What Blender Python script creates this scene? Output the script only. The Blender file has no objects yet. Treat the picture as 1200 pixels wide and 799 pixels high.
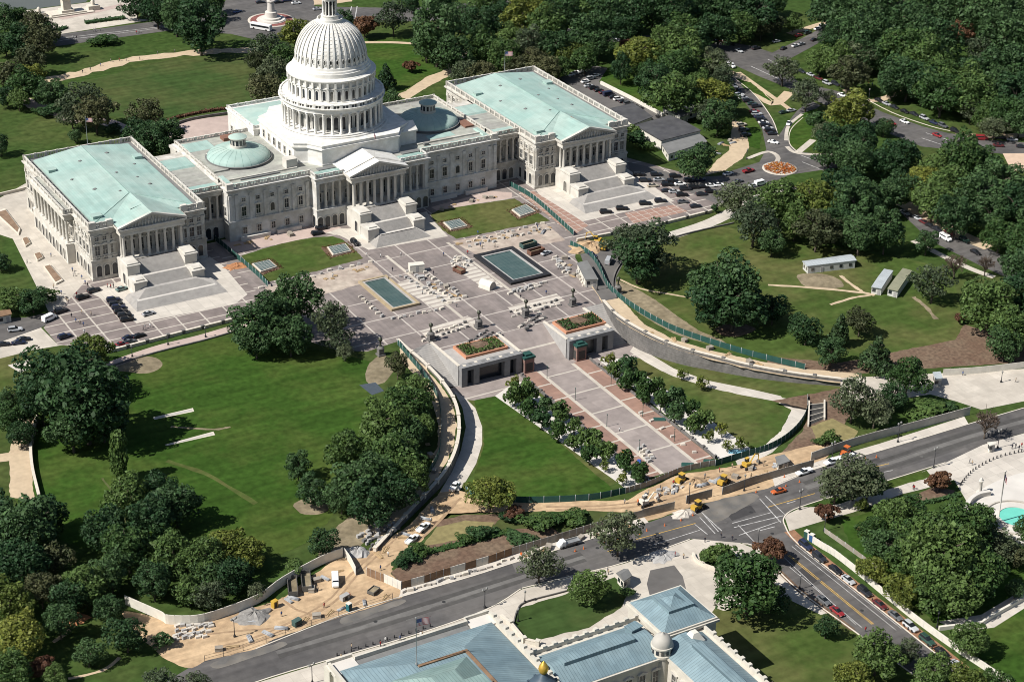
import bpy, bmesh, math, random
from math import sin, cos, pi, radians as R, hypot, atan2, sqrt
from mathutils import Vector as V, Matrix
scene = bpy.context.scene
# ---------------------------------------------------------------- camera, sky, sun
CAM = V((-309.2567, -626.2378, 304.0849)); AZ, EL, ROLL, FOC = 0.5347342, 0.47127395, 0.01964006, 2290.1607
CF = V((sin(AZ)*cos(EL), cos(AZ)*cos(EL), -sin(EL)))
_r = CF.cross(V((0, 0, 1))).normalized(); _u = _r.cross(CF)
CR = _r*cos(ROLL) + _u*sin(ROLL); CU = _u*cos(ROLL) - _r*sin(ROLL)
cd = bpy.data.cameras.new("camera"); cam = bpy.data.objects.new("camera", cd); scene.collection.objects.link(cam)
cam.matrix_world = Matrix(((CR.x, CU.x, -CF.x, CAM.x), (CR.y, CU.y, -CF.y, CAM.y), (CR.z, CU.z, -CF.z, CAM.z), (0, 0, 0, 1)))
cd.sensor_fit = 'HORIZONTAL'; cd.sensor_width = 36.0; cd.lens = 36.0*FOC/1200.0
cd.clip_start = 5.0; cd.clip_end = 20000.0
scene.camera = cam
SUN_DIR = V((cos(R(-4))*cos(R(47)), sin(R(-4))*cos(R(47)), -sin(R(47))))   # the way the light travels
w = bpy.data.worlds.new("World"); scene.world = w; w.use_nodes = True
nt = w.node_tree; sky = nt.nodes.new('ShaderNodeTexSky'); sky.sky_type = 'NISHITA'; sky.sun_disc = False
sky.sun_elevation = R(47); sky.sun_rotation = atan2(-SUN_DIR.x, -SUN_DIR.y) % (2*pi)
nt.links.new(sky.outputs[0], nt.nodes['Background'].inputs[0]); nt.nodes['Background'].inputs[1].default_value = 0.060
sl = bpy.data.lights.new("sun", 'SUN'); sl.energy = 5.0; sl.angle = R(0.5); sl.color = (1.0, 0.965, 0.91)
so = bpy.data.objects.new("sun", sl); scene.collection.objects.link(so)
so.rotation_euler = SUN_DIR.to_track_quat('-Z', 'Y').to_euler(); so.location = (0, 0, 500)
scene.view_settings.view_transform = 'Standard'; scene.view_settings.look = 'None'
scene.view_settings.exposure = 0.45; scene.view_settings.gamma = 1.0
scene.cycles.filter_width = 1.0; scene.cycles.max_bounces = 5; scene.cycles.diffuse_bounces = 3
# ---------------------------------------------------------------- where a sight line meets the ground
def ray(px, py): return (CF + CR*((px-600)/FOC) + CU*((399.5-py)/FOC))
def G(px, py, z=0.0):
    d = ray(px, py); t = (z-CAM.z)/d.z; return CAM + d*t
YB, YT, DEP = -209.0, -128.0, 6.8          # the sunken approach: level at YB, DEP metres down at YT
def hz(y): return -DEP*min(1.0, max(0.0, (y-YB)/(YT-YB)))
def S(px, py):
    z = 0.0
    for _ in range(12):
        q = G(px, py, z); z = hz(q.y)
    return V((q.x, q.y, z))
def scl(q): return FOC/((q-CAM).dot(CF))
# ---------------------------------------------------------------- materials
MATS = {}
def mat(name, col, rough=0.8, var=0.12, ns=0.5, col2=None, ns2=0.05, amt2=0.5, bump=0.0, metal=0.0, lo=0.4, hi=0.6, spec=0.3, extra=None, streak=None):
    """noise varied colour; a second colour in patches; world positions, so that nothing repeats between objects"""
    if name in MATS: return MATS[name]
    m = bpy.data.materials.new(name); m.use_nodes = True; n = m.node_tree; L = n.links.new
    b = n.nodes['Principled BSDF']; b.inputs['Roughness'].default_value = rough; b.inputs['Metallic'].default_value = metal
    b.inputs['Specular IOR Level'].default_value = spec
    geo = n.nodes.new('ShaderNodeNewGeometry')
    t = n.nodes.new('ShaderNodeTexNoise'); t.inputs['Scale'].default_value = ns; t.inputs['Detail'].default_value = 5
    L(geo.outputs['Position'], t.inputs['Vector'])
    mr = n.nodes.new('ShaderNodeMapRange'); mr.inputs[1].default_value = 0.3; mr.inputs[2].default_value = 0.7
    mr.inputs[3].default_value = 1-var; mr.inputs[4].default_value = 1+var
    L(t.outputs[0], mr.inputs[0])
    out = None
    rgb = n.nodes.new('ShaderNodeRGB'); rgb.outputs[0].default_value = (*col, 1); out = rgb.outputs[0]
    if col2:
        t2 = n.nodes.new('ShaderNodeTexNoise'); t2.inputs['Scale'].default_value = ns2; t2.inputs['Detail'].default_value = 6; t2.inputs['Roughness'].default_value = .6
        L(geo.outputs['Position'], t2.inputs['Vector'])
        m2 = n.nodes.new('ShaderNodeMapRange'); m2.inputs[1].default_value = lo; m2.inputs[2].default_value = hi; m2.inputs[4].default_value = amt2
        L(t2.outputs[0], m2.inputs[0])
        mx = n.nodes.new('ShaderNodeMix'); mx.data_type = 'RGBA'; L(m2.outputs[0], mx.inputs[0]); L(out, mx.inputs[6]); mx.inputs[7].default_value = (*col2, 1)
        out = mx.outputs[2]
    if streak:
        mp = n.nodes.new('ShaderNodeMapping'); mp.inputs['Rotation'].default_value = (0, 0, streak[0]); mp.inputs['Scale'].default_value = (streak[1], streak[2], 1); L(geo.outputs['Position'], mp.inputs[0])
        t3 = n.nodes.new('ShaderNodeTexNoise'); t3.inputs['Scale'].default_value = 1; t3.inputs['Detail'].default_value = 4; L(mp.outputs[0], t3.inputs['Vector'])
        m3 = n.nodes.new('ShaderNodeMapRange'); m3.inputs[1].default_value = .3; m3.inputs[2].default_value = .7; m3.inputs[3].default_value = 1-streak[3]; m3.inputs[4].default_value = 1+streak[3]; L(t3.outputs[0], m3.inputs[0])
        s3 = n.nodes.new('ShaderNodeVectorMath'); s3.operation = 'SCALE'; L(out, s3.inputs[0]); L(m3.outputs[0], s3.inputs['Scale']); out = s3.outputs[0]
    if extra: out = extra(n, geo, out)
    hv = n.nodes.new('ShaderNodeVectorMath'); hv.operation = 'SCALE'; L(out, hv.inputs[0]); L(mr.outputs[0], hv.inputs['Scale'])
    L(hv.outputs[0], b.inputs['Base Color'])
    if bump:
        bp = n.nodes.new('ShaderNodeBump'); bp.inputs['Strength'].default_value = bump; bp.inputs['Distance'].default_value = .2
        L(t.outputs[0], bp.inputs['Height']); L(bp.outputs[0], b.inputs['Normal'])
    MATS[name] = m; return m
def linegrid(sx, sy, wd, col, ox=0.0, oy=0.0, rz=0.0, axes='XY', k=1.0):
    """lines of another colour every sx, sy metres (paving bands, roof seams, stone joints)"""
    def f(n, geo, inp):
        L = n.links.new
        mp = n.nodes.new('ShaderNodeMapping'); mp.vector_type = 'POINT'; mp.inputs['Rotation'].default_value = (0, 0, rz); L(geo.outputs['Position'], mp.inputs[0])
        sp = n.nodes.new('ShaderNodeSeparateXYZ'); L(mp.outputs[0], sp.inputs[0])
        acc = None
        for ax, s, o in (('XYZ'.index(axes[0]), sx, ox), ('XYZ'.index(axes[-1]), sy, oy)):
            if not s: continue
            a = n.nodes.new('ShaderNodeMath'); a.operation = 'ADD'; a.inputs[1].default_value = o; L(sp.outputs[ax], a.inputs[0])
            d = n.nodes.new('ShaderNodeMath'); d.operation = 'DIVIDE'; d.inputs[1].default_value = s; L(a.outputs[0], d.inputs[0])
            fr = n.nodes.new('ShaderNodeMath'); fr.operation = 'FRACT'; L(d.outputs[0], fr.inputs[0])
            c = n.nodes.new('ShaderNodeMath'); c.operation = 'LESS_THAN'; c.inputs[1].default_value = wd/s; L(fr.outputs[0], c.inputs[0])
            if acc is None: acc = c.outputs[0]
            else:
                x = n.nodes.new('ShaderNodeMath'); x.operation = 'MAXIMUM'; L(acc, x.inputs[0]); L(c.outputs[0], x.inputs[1]); acc = x.outputs[0]
        kk = n.nodes.new('ShaderNodeMath'); kk.operation = 'MULTIPLY'; kk.inputs[1].default_value = k; L(acc, kk.inputs[0])
        mx = n.nodes.new('ShaderNodeMix'); mx.data_type = 'RGBA'; L(kk.outputs[0], mx.inputs[0]); L(inp, mx.inputs[6]); mx.inputs[7].default_value = (*col, 1)
        return mx.outputs[2]
    return f
def cells(sx, sy, amp, rz=0.0, ox=0.0, oy=0.0):
    """every panel of sx by sy metres a little lighter or darker"""
    def f(n, geo, inp):
        L = n.links.new
        mp = n.nodes.new('ShaderNodeMapping'); mp.vector_type = 'POINT'; mp.inputs['Rotation'].default_value = (0, 0, rz); mp.inputs['Location'].default_value = (ox, oy, 0); L(geo.outputs['Position'], mp.inputs[0])
        m0 = n.nodes.new('ShaderNodeVectorMath'); m0.operation = 'MULTIPLY'; m0.inputs[1].default_value = (1/sx, 1/sy, 0); L(mp.outputs[0], m0.inputs[0])
        fl = n.nodes.new('ShaderNodeVectorMath'); fl.operation = 'FLOOR'; L(m0.outputs[0], fl.inputs[0]); wn = n.nodes.new('ShaderNodeTexWhiteNoise'); L(fl.outputs[0], wn.inputs['Vector'])
        mr = n.nodes.new('ShaderNodeMapRange'); mr.inputs[3].default_value = 1-amp; mr.inputs[4].default_value = 1+amp; L(wn.outputs[0], mr.inputs[0])
        v = n.nodes.new('ShaderNodeVectorMath'); v.operation = 'SCALE'; L(inp, v.inputs[0]); L(mr.outputs[0], v.inputs['Scale']); return v.outputs[0]
    return f
def chain(*fs):
    def f(n, geo, inp):
        for g_ in fs: inp = g_(n, geo, inp)
        return inp
    return f
# ---------------------------------------------------------------- mesh building
class MB:
    def __init__(s): s.v = []; s.f = []; s.mi = []; s.sm = []; s.m = 0
    def face(s, idx, smooth=False): s.f.append(tuple(idx)); s.mi.append(s.m); s.sm.append(smooth)
    def poly(s, pts, smooth=False):
        b = len(s.v); s.v += [tuple(p) for p in pts]; s.face(range(b, b+len(pts)), smooth); return s
    def box(s, x0, x1, y0, y1, z0, z1): return s.prism([(x0, y0), (x1, y0), (x1, y1), (x0, y1)], z0, z1)
    def prism(s, pts, z0, z1, top=None, bot=True):
        n = len(pts); b = len(s.v); q = top or pts
        s.v += [(p[0], p[1], z0 if len(p) < 3 else p[2]) for p in pts] + [(p[0], p[1], z1) for p in q]
        for i in range(n): j = (i+1) % n; s.face((b+i, b+j, b+n+j, b+n+i))
        s.face(range(b+n, b+2*n))
        if bot: s.face(range(b+n-1, b-1, -1))
        return s
    def rbox(s, cx, cy, z0, lx, ly, lz, rz=0.0):
        c, d = cos(rz), sin(rz)
        return s.prism([(cx+c*x-d*y, cy+d*x+c*y) for x, y in ((-lx/2, -ly/2), (lx/2, -ly/2), (lx/2, ly/2), (-lx/2, ly/2))], z0, z0+lz)
    def lathe(s, x, y, prof, n=16, smooth=True, sharp=False, a0=0.0):
        def ring(r, z): 
            b = len(s.v); s.v += [(x+r*cos(a0+2*pi*i/n), y+r*sin(a0+2*pi*i/n), z) for i in range(n)]; return b
        pb = None
        for k, (r, z) in enumerate(prof):
            if k == 0: pb = ring(r, z); continue
            nb = ring(r, z)
            for i in range(n): j = (i+1) % n; s.face((pb+i, pb+j, nb+j, nb+i), smooth)
            pb = ring(r, z) if sharp else nb
        if prof[-1][0] > 0.02: s.face(range(pb, pb+n))
        return s
    def tube(s, p0, p1, r0, r1=None, n=5):
        r1 = r0 if r1 is None else r1; p0 = V(p0); p1 = V(p1); d = (p1-p0)
        if d.length < 1e-6: return s
        d.normalize(); u = d.orthogonal().normalized(); v = d.cross(u); b = len(s.v)
        for p, r in ((p0, r0), (p1, r1)): s.v += [tuple(p+(u*cos(2*pi*i/n)+v*sin(2*pi*i/n))*r) for i in range(n)]
        for i in range(n): j = (i+1) % n; s.face((b+i, b+j, b+n+j, b+n+i), n > 5)
        s.face(range(b+n, b+2*n)); s.face(range(b+n-1, b-1, -1)); return s
    def path(s, pts, r, n=4):
        for a, b in zip(pts, pts[1:]): s.tube(a, b, r, r, n)
        return s
    def wallpath(s, pts, th, z0, z1, z0f=None, z1f=None):
        """a wall along a polyline; tops and bottoms may be functions of the point"""
        P = [V((p[0], p[1], 0)) for p in pts]; N = []
        for i in range(len(P)):
            a = P[max(0, i-1)]; b = P[min(len(P)-1, i+1)]; d = (b-a).normalized(); N.append(V((-d.y, d.x, 0))*th/2)
        b0 = len(s.v)
        for p, nn in zip(P, N):
            lo = z0f(p) if z0f else z0; hi = z1f(p) if z1f else z1
            for q, z in ((p-nn, lo), (p+nn, lo), (p+nn, hi), (p-nn, hi)): s.v.append((q.x, q.y, z))
        for i in range(len(P)-1):
            for k in range(4): s.face((b0+4*i+k, b0+4*i+(k+1) % 4, b0+4*i+4+(k+1) % 4, b0+4*i+4+k))
        s.face((b0, b0+1, b0+2, b0+3)); e = b0+4*len(P)-4; s.face((e+3, e+2, e+1, e)); return s
    def mesh(s, name, mats):
        me = bpy.data.meshes.new(name); me.from_pydata(s.v, [], s.f)
        for m in (mats if isinstance(mats, (list, tuple)) else [mats]): me.materials.append(m)
        me.polygons.foreach_set('material_index', s.mi); me.polygons.foreach_set('use_smooth', s.sm); me.update(); return me
    def build(s, name, mats, parent=None, loc=(0, 0, 0), rz=0.0):
        return link(name, s.mesh(name, mats), parent, loc, rz)
def link(name, me, parent=None, loc=(0, 0, 0), rz=0.0):
    o = bpy.data.objects.new(name, me); scene.collection.objects.link(o); o.location = loc; o.rotation_euler = (0, 0, rz)
    if parent: o.parent = parent
    return o
def tag(o, label, cat, group=None, kind=None):
    o['label'] = label; o['category'] = cat
    if group: o['group'] = group
    if kind: o['kind'] = kind
    return o
def thing(name, label, cat, loc=(0, 0, 0), rz=0.0, group=None):
    return tag(link(name, None, None, loc, rz), label, cat, group)
def dup(root, loc, rz=0.0, label=None, sc=None):
    def cp(o, par):
        c = o.copy(); scene.collection.objects.link(c)
        if par: c.parent = par
        for ch in KIDS.get(o.name, ()): cp(ch, c)
        return c
    KIDS = {}
    st = [root]
    while st:
        o = st.pop(); KIDS[o.name] = list(o.children); st += KIDS[o.name]
    c = cp(root, None); c.location = loc; c.rotation_euler = (0, 0, rz)
    if label: c['label'] = label
    if sc: c.scale = sc
    return c
def smooth_pts(P, n=5, closed=False):
    """Catmull-Rom through 2-D points"""
    out = []; m = len(P); rng = range(m if closed else m-1)
    for i in rng:
        g = (lambda k: P[k % m]) if closed else (lambda k: P[min(m-1, max(0, k))])
        a, b, c, d = g(i-1), g(i), g(i+1), g(i+2)
        for k in range(n):
            t = k/n
            out.append(tuple(.5*(2*b[j]+(c[j]-a[j])*t+(2*a[j]-5*b[j]+4*c[j]-d[j])*t*t+(3*b[j]-a[j]-3*c[j]+d[j])*t**3) for j in (0, 1)))
    if not closed: out.append(tuple(P[-1]))
    return out
def inpoly(x, y, P):
    c = False; n = len(P)
    for i in range(n):
        a = P[i]; b = P[i-1]
        if (a[1] > y) != (b[1] > y) and x < (b[0]-a[0])*(y-a[1])/(b[1]-a[1])+a[0]: c = not c
    return c
# ---------------------------------------------------------------- materials used all over
C_GRASS = mat('grass_turf', (.037, .066, .016), .95, .28, .35, (.076, .084, .029), .022, .75, bump=.5, lo=.45, hi=.68, spec=.05, streak=(.5, .02, .35, .14))
C_LAWN = mat('lawn_bright', (.031, .067, .011), .95, .25, .45, (.052, .078, .017), .035, 1.0, bump=.6, lo=.44, hi=.62, spec=.05, streak=(.35, .025, .30, .20))
C_LAWN2 = mat('lawn_olive', (.048, .077, .018), .95, .22, .35, (.098, .098, .036), .03, .85, bump=.5, lo=.42, hi=.62, spec=.05, streak=(1.1, .03, .3, .15))
C_LAWN3 = mat('lawn_dull', (.038, .067, .019), .95, .2, .3, (.07, .078, .028), .03, .7, bump=.4, spec=.05, streak=(.2, .03, .4, .16))
C_DIRT = mat('bare_earth', (.165, .135, .085), .95, .25, .5, (.25, .205, .135), .12, .8, bump=.5)
C_MULCH = mat('mulch', (.12, .075, .05), .95, .3, .8, (.16, .12, .08), .1, .6, bump=.5)
C_SAND = mat('sandy_earth', (.46, .33, .20), .95, .16, .5, (.34, .235, .14), .09, .9, bump=.8, streak=(-.35, .03, .7, .14))
C_GRAVEL = mat('tan_gravel', (.47, .37, .25), .95, .12, .6, (.40, .31, .21), .15, .7, bump=.3)
C_CONC = mat('pale_concrete', (.50, .46, .40), .85, .10, .4, (.42, .38, .33), .1, .7, extra=chain(cells(4, 4, .07), linegrid(4, 4, .12, (.36, .33, .29))))
C_CONCW = mat('white_concrete', (.56, .53, .48), .85, .07, .4, (.47, .44, .40), .1, .7)
C_ASPH = mat('asphalt', (.078, .074, .072), .9, .14, .4, (.105, .098, .092), .06, .9, bump=.2, streak=(-.02, .012, .5, .16), extra=cells(26, 5.2, .10, -.02))
C_ASPH2 = mat('patched_asphalt', (.12, .112, .105), .9, .12, .4, (.095, .09, .086), .1, .8)
C_PAVE = mat('plaza_pavers', (.215, .182, .168), .85, .12, .35, (.175, .15, .14), .09, 1.0, streak=(.03, .6, .03, .12), extra=chain(cells(6.6, 7.3, .10, 0, 4.6, 4), linegrid(2.2, 2.43, .10, (.15, .13, .12), 4.6, 4, k=.6), linegrid(13.2, 14.6, .6, (.40, .36, .32), 4.6, 4)))
C_PAVEF = mat('forecourt_pavers', (.205, .172, .158), .85, .12, .35, (.165, .138, .128), .09, 1.0, extra=chain(cells(4.4, 3.3, .10, 0, 3, 2), linegrid(8.8, 6.6, .6, (.42, .38, .33), 3, 2)))
C_PAVER = mat('red_pavers', (.27, .165, .125), .85, .10, .5, (.23, .145, .115), .1, .8, extra=chain(cells(3, 6.1, .09, 0, 0, 2), linegrid(0, 12.2, .7, (.46, .42, .36), 0, 2)))
C_PAVEB = mat('walk_pavers', (.275, .235, .215), .85, .10, .4, (.235, .20, .185), .08, .9, extra=chain(cells(4.1, 4.1, .08), linegrid(0, 16.4, .7, (.46, .42, .36), 0, 0)))
C_PINK = mat('pinkish_pavers', (.43, .34, .295), .85, .08, .3, (.37, .29, .255), .05, .8)
C_CREAM = mat('cream_stone_paving', (.48, .435, .37), .85, .08, .3, (.40, .36, .305), .07, .9, extra=chain(cells(3, 3, .06), linegrid(3, 3, .1, (.36, .32, .27), k=.7)))
C_WATER = mat('still_water', (.10, .105, .09), .25, .05, .05)
C_WHITE = mat('road_paint', (.50, .49, .47), .8, .25, 1.2, (.25, .24, .23), .5, .8)
C_YELLOW = mat('yellow_road_paint', (.50, .31, .07), .8, .25, 1.2, (.3, .2, .07), .5, .7)
C_STONEW = mat('grey_stone_wall', (.115, .11, .105), .9, .2, .8, (.16, .15, .14), .15, .8, extra=linegrid(0, .9, .08, (.08, .075, .07), axes='XZ'))
C_COPE = mat('coping_stone', (.55, .50, .42), .9, .1, .8)
C_GRAN = mat('grey_granite', (.34, .33, .315), .8, .1, .6)
C_STEP = mat('granite_steps', (.36, .34, .315), .85, .10, .6, (.31, .295, .275), .1, .7)
# ---------------------------------------------------------------- ground
LW = smooth_pts([(466, 400), (479, 412), (497, 427), (518, 449), (533, 473), (538, 500), (534, 528), (521, 555), (497, 583), (470, 612), (440, 645)], 5)
RW = smooth_pts([(707, 355), (722, 371), (745, 386), (775, 401), (805, 412), (840, 421), (880, 431), (930, 440), (985, 447)], 5)
lw = [G(*q).xy for q in LW]; rw = [G(*q).xy for q in RW]
lw = [q for q in lw if q.y > YB]
XL0, XL1, XR0, XR1, YE = -30.5, -7.2, 11.6, 29.6, -121.6
lst = [tuple(G(479, 412).xy), tuple(G(501, 402).xy)]; rst = [tuple(G(682, 361).xy), tuple(G(707, 355).xy)]
lwd = [q for q in lw if q.y < lst[0][1]]
rwd = list(rw)
YG = -106.0
notch = [(XL0, YE), (XL1, YE), (XL1, YG), (XR0, YG), (XR0, YE), (XR1, YE)]
rend = (rwd[-1].x+3, YB)
sector = [lst[0], lst[1], (XL0, lst[1][1]-1)] + notch + [(XR1, rst[0][1]-1), rst[0], rst[1]] + [tuple(q) for q in rwd[1:]] + [rend, (lwd[-1].x, YB)] + [tuple(q) for q in reversed(lwd)]
def cdt_sheet(name, outer, hole, z, m):
    from mathutils.geometry import delaunay_2d_cdt
    vs = [V(q) for q in outer]+[V(q) for q in hole]; n = len(outer); k = len(hole)
    ed = [(i, (i+1) % n) for i in range(n)]+[(n+i, n+(i+1) % k) for i in range(k)]
    r = delaunay_2d_cdt(vs, ed, [], 0, 1e-5)
    b = MB(); b.v = [(q.x, q.y, z) for q in r[0]]
    for f in r[2]:
        cx = sum(r[0][i].x for i in f)/3; cy = sum(r[0][i].y for i in f)/3
        if inpoly(cx, cy, outer) and not inpoly(cx, cy, hole): b.face(f)
    return b.build(name, m)
def struct(o): o['kind'] = 'structure'; return o
struct(cdt_sheet('ground', [(-2500, -1500), (2500, -1500), (2500, 4000), (-2500, 4000)], sector, 0, C_GRASS))
def tri_poly(pts, zf):
    """a flat polygon given in world XY, draped on zf with breaks at YB and YT"""
    bm = bmesh.new(); f = bm.faces.new([bm.verts.new((q[0], q[1], 0)) for q in pts]); bm.normal_update()
    if f.normal.z < 0: f.normal_flip()
    bmesh.ops.triangulate(bm, faces=[f])
    if zf:
        for y in (YB, YT):
            bmesh.ops.bisect_plane(bm, geom=bm.verts[:]+bm.edges[:]+bm.faces[:], plane_co=(0, y, 0), plane_no=(0, 1, 0))
        for v in bm.verts: v.co.z = zf(v.co.y)
    return bm
LAY = [0]
NATURAL = {'bare_earth', 'mulch', 'sandy_earth', 'dry_grass', 'tan_gravel', 'lawn_bright', 'lawn_olive', 'lawn_dull', 'torn_paving'}
def ragged(W, step=1.6, amp=.42):
    from mathutils import noise
    W = [V(q) for q in W]; out = []
    for a, c in zip(W, W[1:]+W[:1]):
        d = c-a; k = max(1, int(d.length/step)); n = V((-d.y, d.x)).normalized() if d.length > 1e-6 else V((0, 0))
        for i in range(k):
            q = a+d*(i/k); e = amp*(noise.noise(V((q.x*.35, q.y*.35, 1.7)))+.7*noise.noise(V((q.x*1.1, q.y*1.1, 5.2)))); out.append(q+n*e)
    return out
def sheet(name, pts, m, lay=1, sm=0, deep=False, world=False, z=0.0, rag=None):
    if sm: pts = smooth_pts(pts, sm, True)
    if rag is None: rag = m.name in NATURAL
    W = pts if world else [(S(*q) if deep else G(*q, z)).xy for q in pts]
    if rag: W = ragged(W)
    bm = tri_poly(W, hz if deep else None)
    LAY[0] += 1
    for v in bm.verts: v.co.z += z+lay*.012+(LAY[0] % 60)*.0001
    me = bpy.data.meshes.new(name); bm.to_mesh(me); bm.free(); me.materials.append(m)
    return struct(link(name, me))
def strip(name, pts, wd, m, lay=2, sm=5, deep=False, rag=0.0):
    """a band of width wd metres along a px polyline"""
    if sm: pts = smooth_pts(pts, sm)
    if deep and not sm: pts = [(pts[0][0]+(pts[-1][0]-pts[0][0])*i/40, pts[0][1]+(pts[-1][1]-pts[0][1])*i/40) for i in range(41)]
    W = [(S(*q) if deep else G(*q)).xy for q in pts]; rnd = random.Random(len(pts)*7+int(pts[0][0]))
    b = MB(); LAY[0] += 1; L = []
    for i, q in enumerate(W):
        d = (W[min(i+1, len(W)-1)]-W[max(i-1, 0)]).normalized(); n = V((-d.y, d.x))
        for s in (1, -1): 
            e = q+n*(s*wd/2*(1+rnd.uniform(-rag, rag))); L.append((e.x, e.y, (hz(e.y) if deep else 0)+lay*.012+(LAY[0] % 60)*.0001))
    b.v = L
    for i in range(len(W)-1): b.face((2*i, 2*i+1, 2*i+3, 2*i+2))
    return struct(b.build(name, m))
# the sunken floor and what lies on it
main = [(lwd[0].x, YE)] if lwd[0].y > YE else []
low = [q for q in sector if q[1] <= YE+.01]
sheet('sunken_approach', [(lwd[0].x+.2, YE)]+[(XL0, YE), (XR1, YE)]+[(max(q.x for q in rwd if q.y >= YE-6), YE)]+[tuple(q) for q in rwd if q.y < YE]+[rend, (lwd[-1].x, YB)]+[tuple(q) for q in reversed(lwd) if q.y < YE], C_LAWN2, 0, deep=True, world=True)
def slope(name, pts, m, y0, y1, top=0):
    b = MB(); b.poly([(x, y, .01 if i < top else -DEP*min(1, max(0, (y0-y)/(y0-y1)))-.02) for i, (x, y) in enumerate(pts)]); return struct(b.build(name, m))
ls = [lst[0], lst[1], (XL0, lst[1][1]-1), (XL0, YE-.3)]+[tuple(q) for q in reversed(lwd) if q.y > YE-.3]
bm_st = mat('stair_treads', (.30, .285, .265), .9, .1, .5, extra=linegrid(0, .9, .22, (.20, .19, .18), 0, 0))
slope('stair_slope', ls, bm_st, max(lst[0][1], lst[1][1]), YE, 2)
slope('stair_slope', [rst[0], rst[1]]+[tuple(q) for q in rwd[1:] if q.y > YE-.3]+[(max(q.x for q in rwd if q.y > YE), YE-.3), (XR1, YE-.3), (XR1, rst[0][1]-1)], bm_st, max(rst[0][1], rst[1][1]), YE, 2)
slope('walk_slope', [(XL1, YG), (XL1, YE-.2), (XR0, YE-.2), (XR0, YG)], C_PAVEB, YG, YE)
sheet('pavement', [(lwd[0].x+1, YE-.1), (max(q.x for q in rwd if q.y >= YE-6)-1, YE-.1), (max(q.x for q in rwd if q.y >= YE-14)-4, YE-12.5), (lwd[0].x+9, YE-9)], C_PAVEB, 1, deep=True, world=True)
# pavement in front of the entrances, ramp and walkway
sheet('pavement', [(531, 450), (604, 436), (624, 432), (700, 417), (712, 405), (748, 400), (756, 412), (740, 418), (712, 420), (690, 424), (618, 440), (590, 462), (556, 469), (543, 468), (531, 460)], C_PAVEB, 1, deep=True)
sheet('ramp', [(532, 457), (545, 466), (557, 478), (565, 500), (565, 520), (558, 543), (547, 562), (537, 577), (515, 577), (530, 552), (540, 528), (546, 500), (542, 478)], C_CONC, 2, deep=True)
sheet('walkway', [(745, 402), (760, 414), (790, 432), (830, 446), (880, 456), (915, 464), (925, 476), (908, 470), (870, 463), (830, 455), (790, 443), (756, 424), (738, 412)], C_CONC, 3, deep=True)
sheet('walkway', [(905, 464), (940, 470), (946, 480), (930, 505), (905, 530), (880, 543), (868, 552), (862, 540), (885, 528), (912, 508), (925, 485)], C_CONC, 2, deep=True)
sheet('lawn', [(556, 469), (590, 462), (722, 578), (690, 584), (640, 586), (590, 585), (550, 578), (560, 545), (567, 520), (566, 498)], C_LAWN, 3, deep=True)
sheet('lawn', [(712, 420), (742, 420), (790, 441), (830, 454), (870, 463), (912, 472), (928, 480), (915, 505), (890, 527), (850, 532), (800, 495), (745, 452)], C_LAWN2, 3, deep=True)
sheet('tree_strip', [(580, 464), (607, 445), (765, 565), (738, 577)], C_CONCW, 4, deep=True)
sheet('tree_strip', [(700, 420), (728, 420), (880, 526), (842, 538)], C_CONCW, 4, deep=True)
sheet('walk', [(612, 439), (690, 421), (836, 537), (757, 561)], C_PAVEB, 5, deep=True)
sheet('walk_band', [(612, 439), (630, 435), (775, 555), (757, 561)], C_PAVER, 6, deep=True)
sheet('walk_band', [(672, 425), (690, 421), (836, 537), (817, 543)], C_PAVER, 6, deep=True)
for a, b in (((631, 435), (776, 555)), ((671, 426), (816, 543))): strip('paving_band', [a, b], 1.3, C_CREAM, 7, 0, deep=True)
# ---------------------------------------------------------------- the plaza and the lawns on it
pz = [tuple(G(*q).xy) for q in [(51, 384), (80, 350), (108, 328), (246, 285), (600, 205), (735, 185), (842, 214), (862, 230), (832, 248), (770, 264), (676, 281), (674, 302), (692, 332), (706, 353)]]
pz += [rst[1], rst[0], (XR1, rst[0][1]-1)]+list(reversed(notch))+[(XL0, lst[1][1]-1), lst[1], lst[0]]
pz += [tuple(G(*q).xy) for q in [(466, 400), (430, 412), (395, 410), (345, 395), (320, 363), (276, 373), (160, 401), (110, 408), (68, 404)]]
sheet('plaza', pz, C_PAVE, 1, world=True)
sheet('forecourt', [(51, 384), (100, 330), (246, 290), (312, 352), (276, 373), (160, 401), (68, 404)], C_PAVEF, 2)
sheet('forecourt', [(605, 225), (735, 185), (842, 214), (862, 230), (832, 248), (770, 264), (676, 281)], C_PAVEF, 2)
sheet('paving', [(100, 341), (246, 301), (262, 312), (290, 345), (276, 356), (160, 379), (120, 350)], C_CONC, 3)
sheet('paving', [(356, 268), (410, 268), (500, 248), (505, 256), (525, 277), (432, 293), (398, 276)], C_CONC, 2)
sheet('paving', [(626, 220), (735, 198), (765, 218), (790, 236), (672, 262), (640, 240)], C_CONC, 3)
sheet('brick_paving', [(608, 226), (625, 224), (690, 264), (672, 276)], mat('brick_paving', (.29, .18, .14), .85, .1, .5, extra=linegrid(3.4, 3.4, .3, (.42, .37, .32), 1, 2)), 3)
sheet('brick_paving', [(732, 250), (790, 240), (806, 248), (742, 262)], MATS['brick_paving'], 3)
sheet('lawn', [(283, 300), (300, 294), (330, 285.5), (368, 278), (390, 277), (402, 281), (416, 293), (426, 303), (370, 318), (312, 331), (298, 318)], C_LAWN2, 3)
sheet('lawn', [(504, 252), (513, 247), (560, 239), (603, 233), (622, 244), (645, 259), (600, 267), (535, 280), (519, 270)], C_LAWN2, 3)
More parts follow.
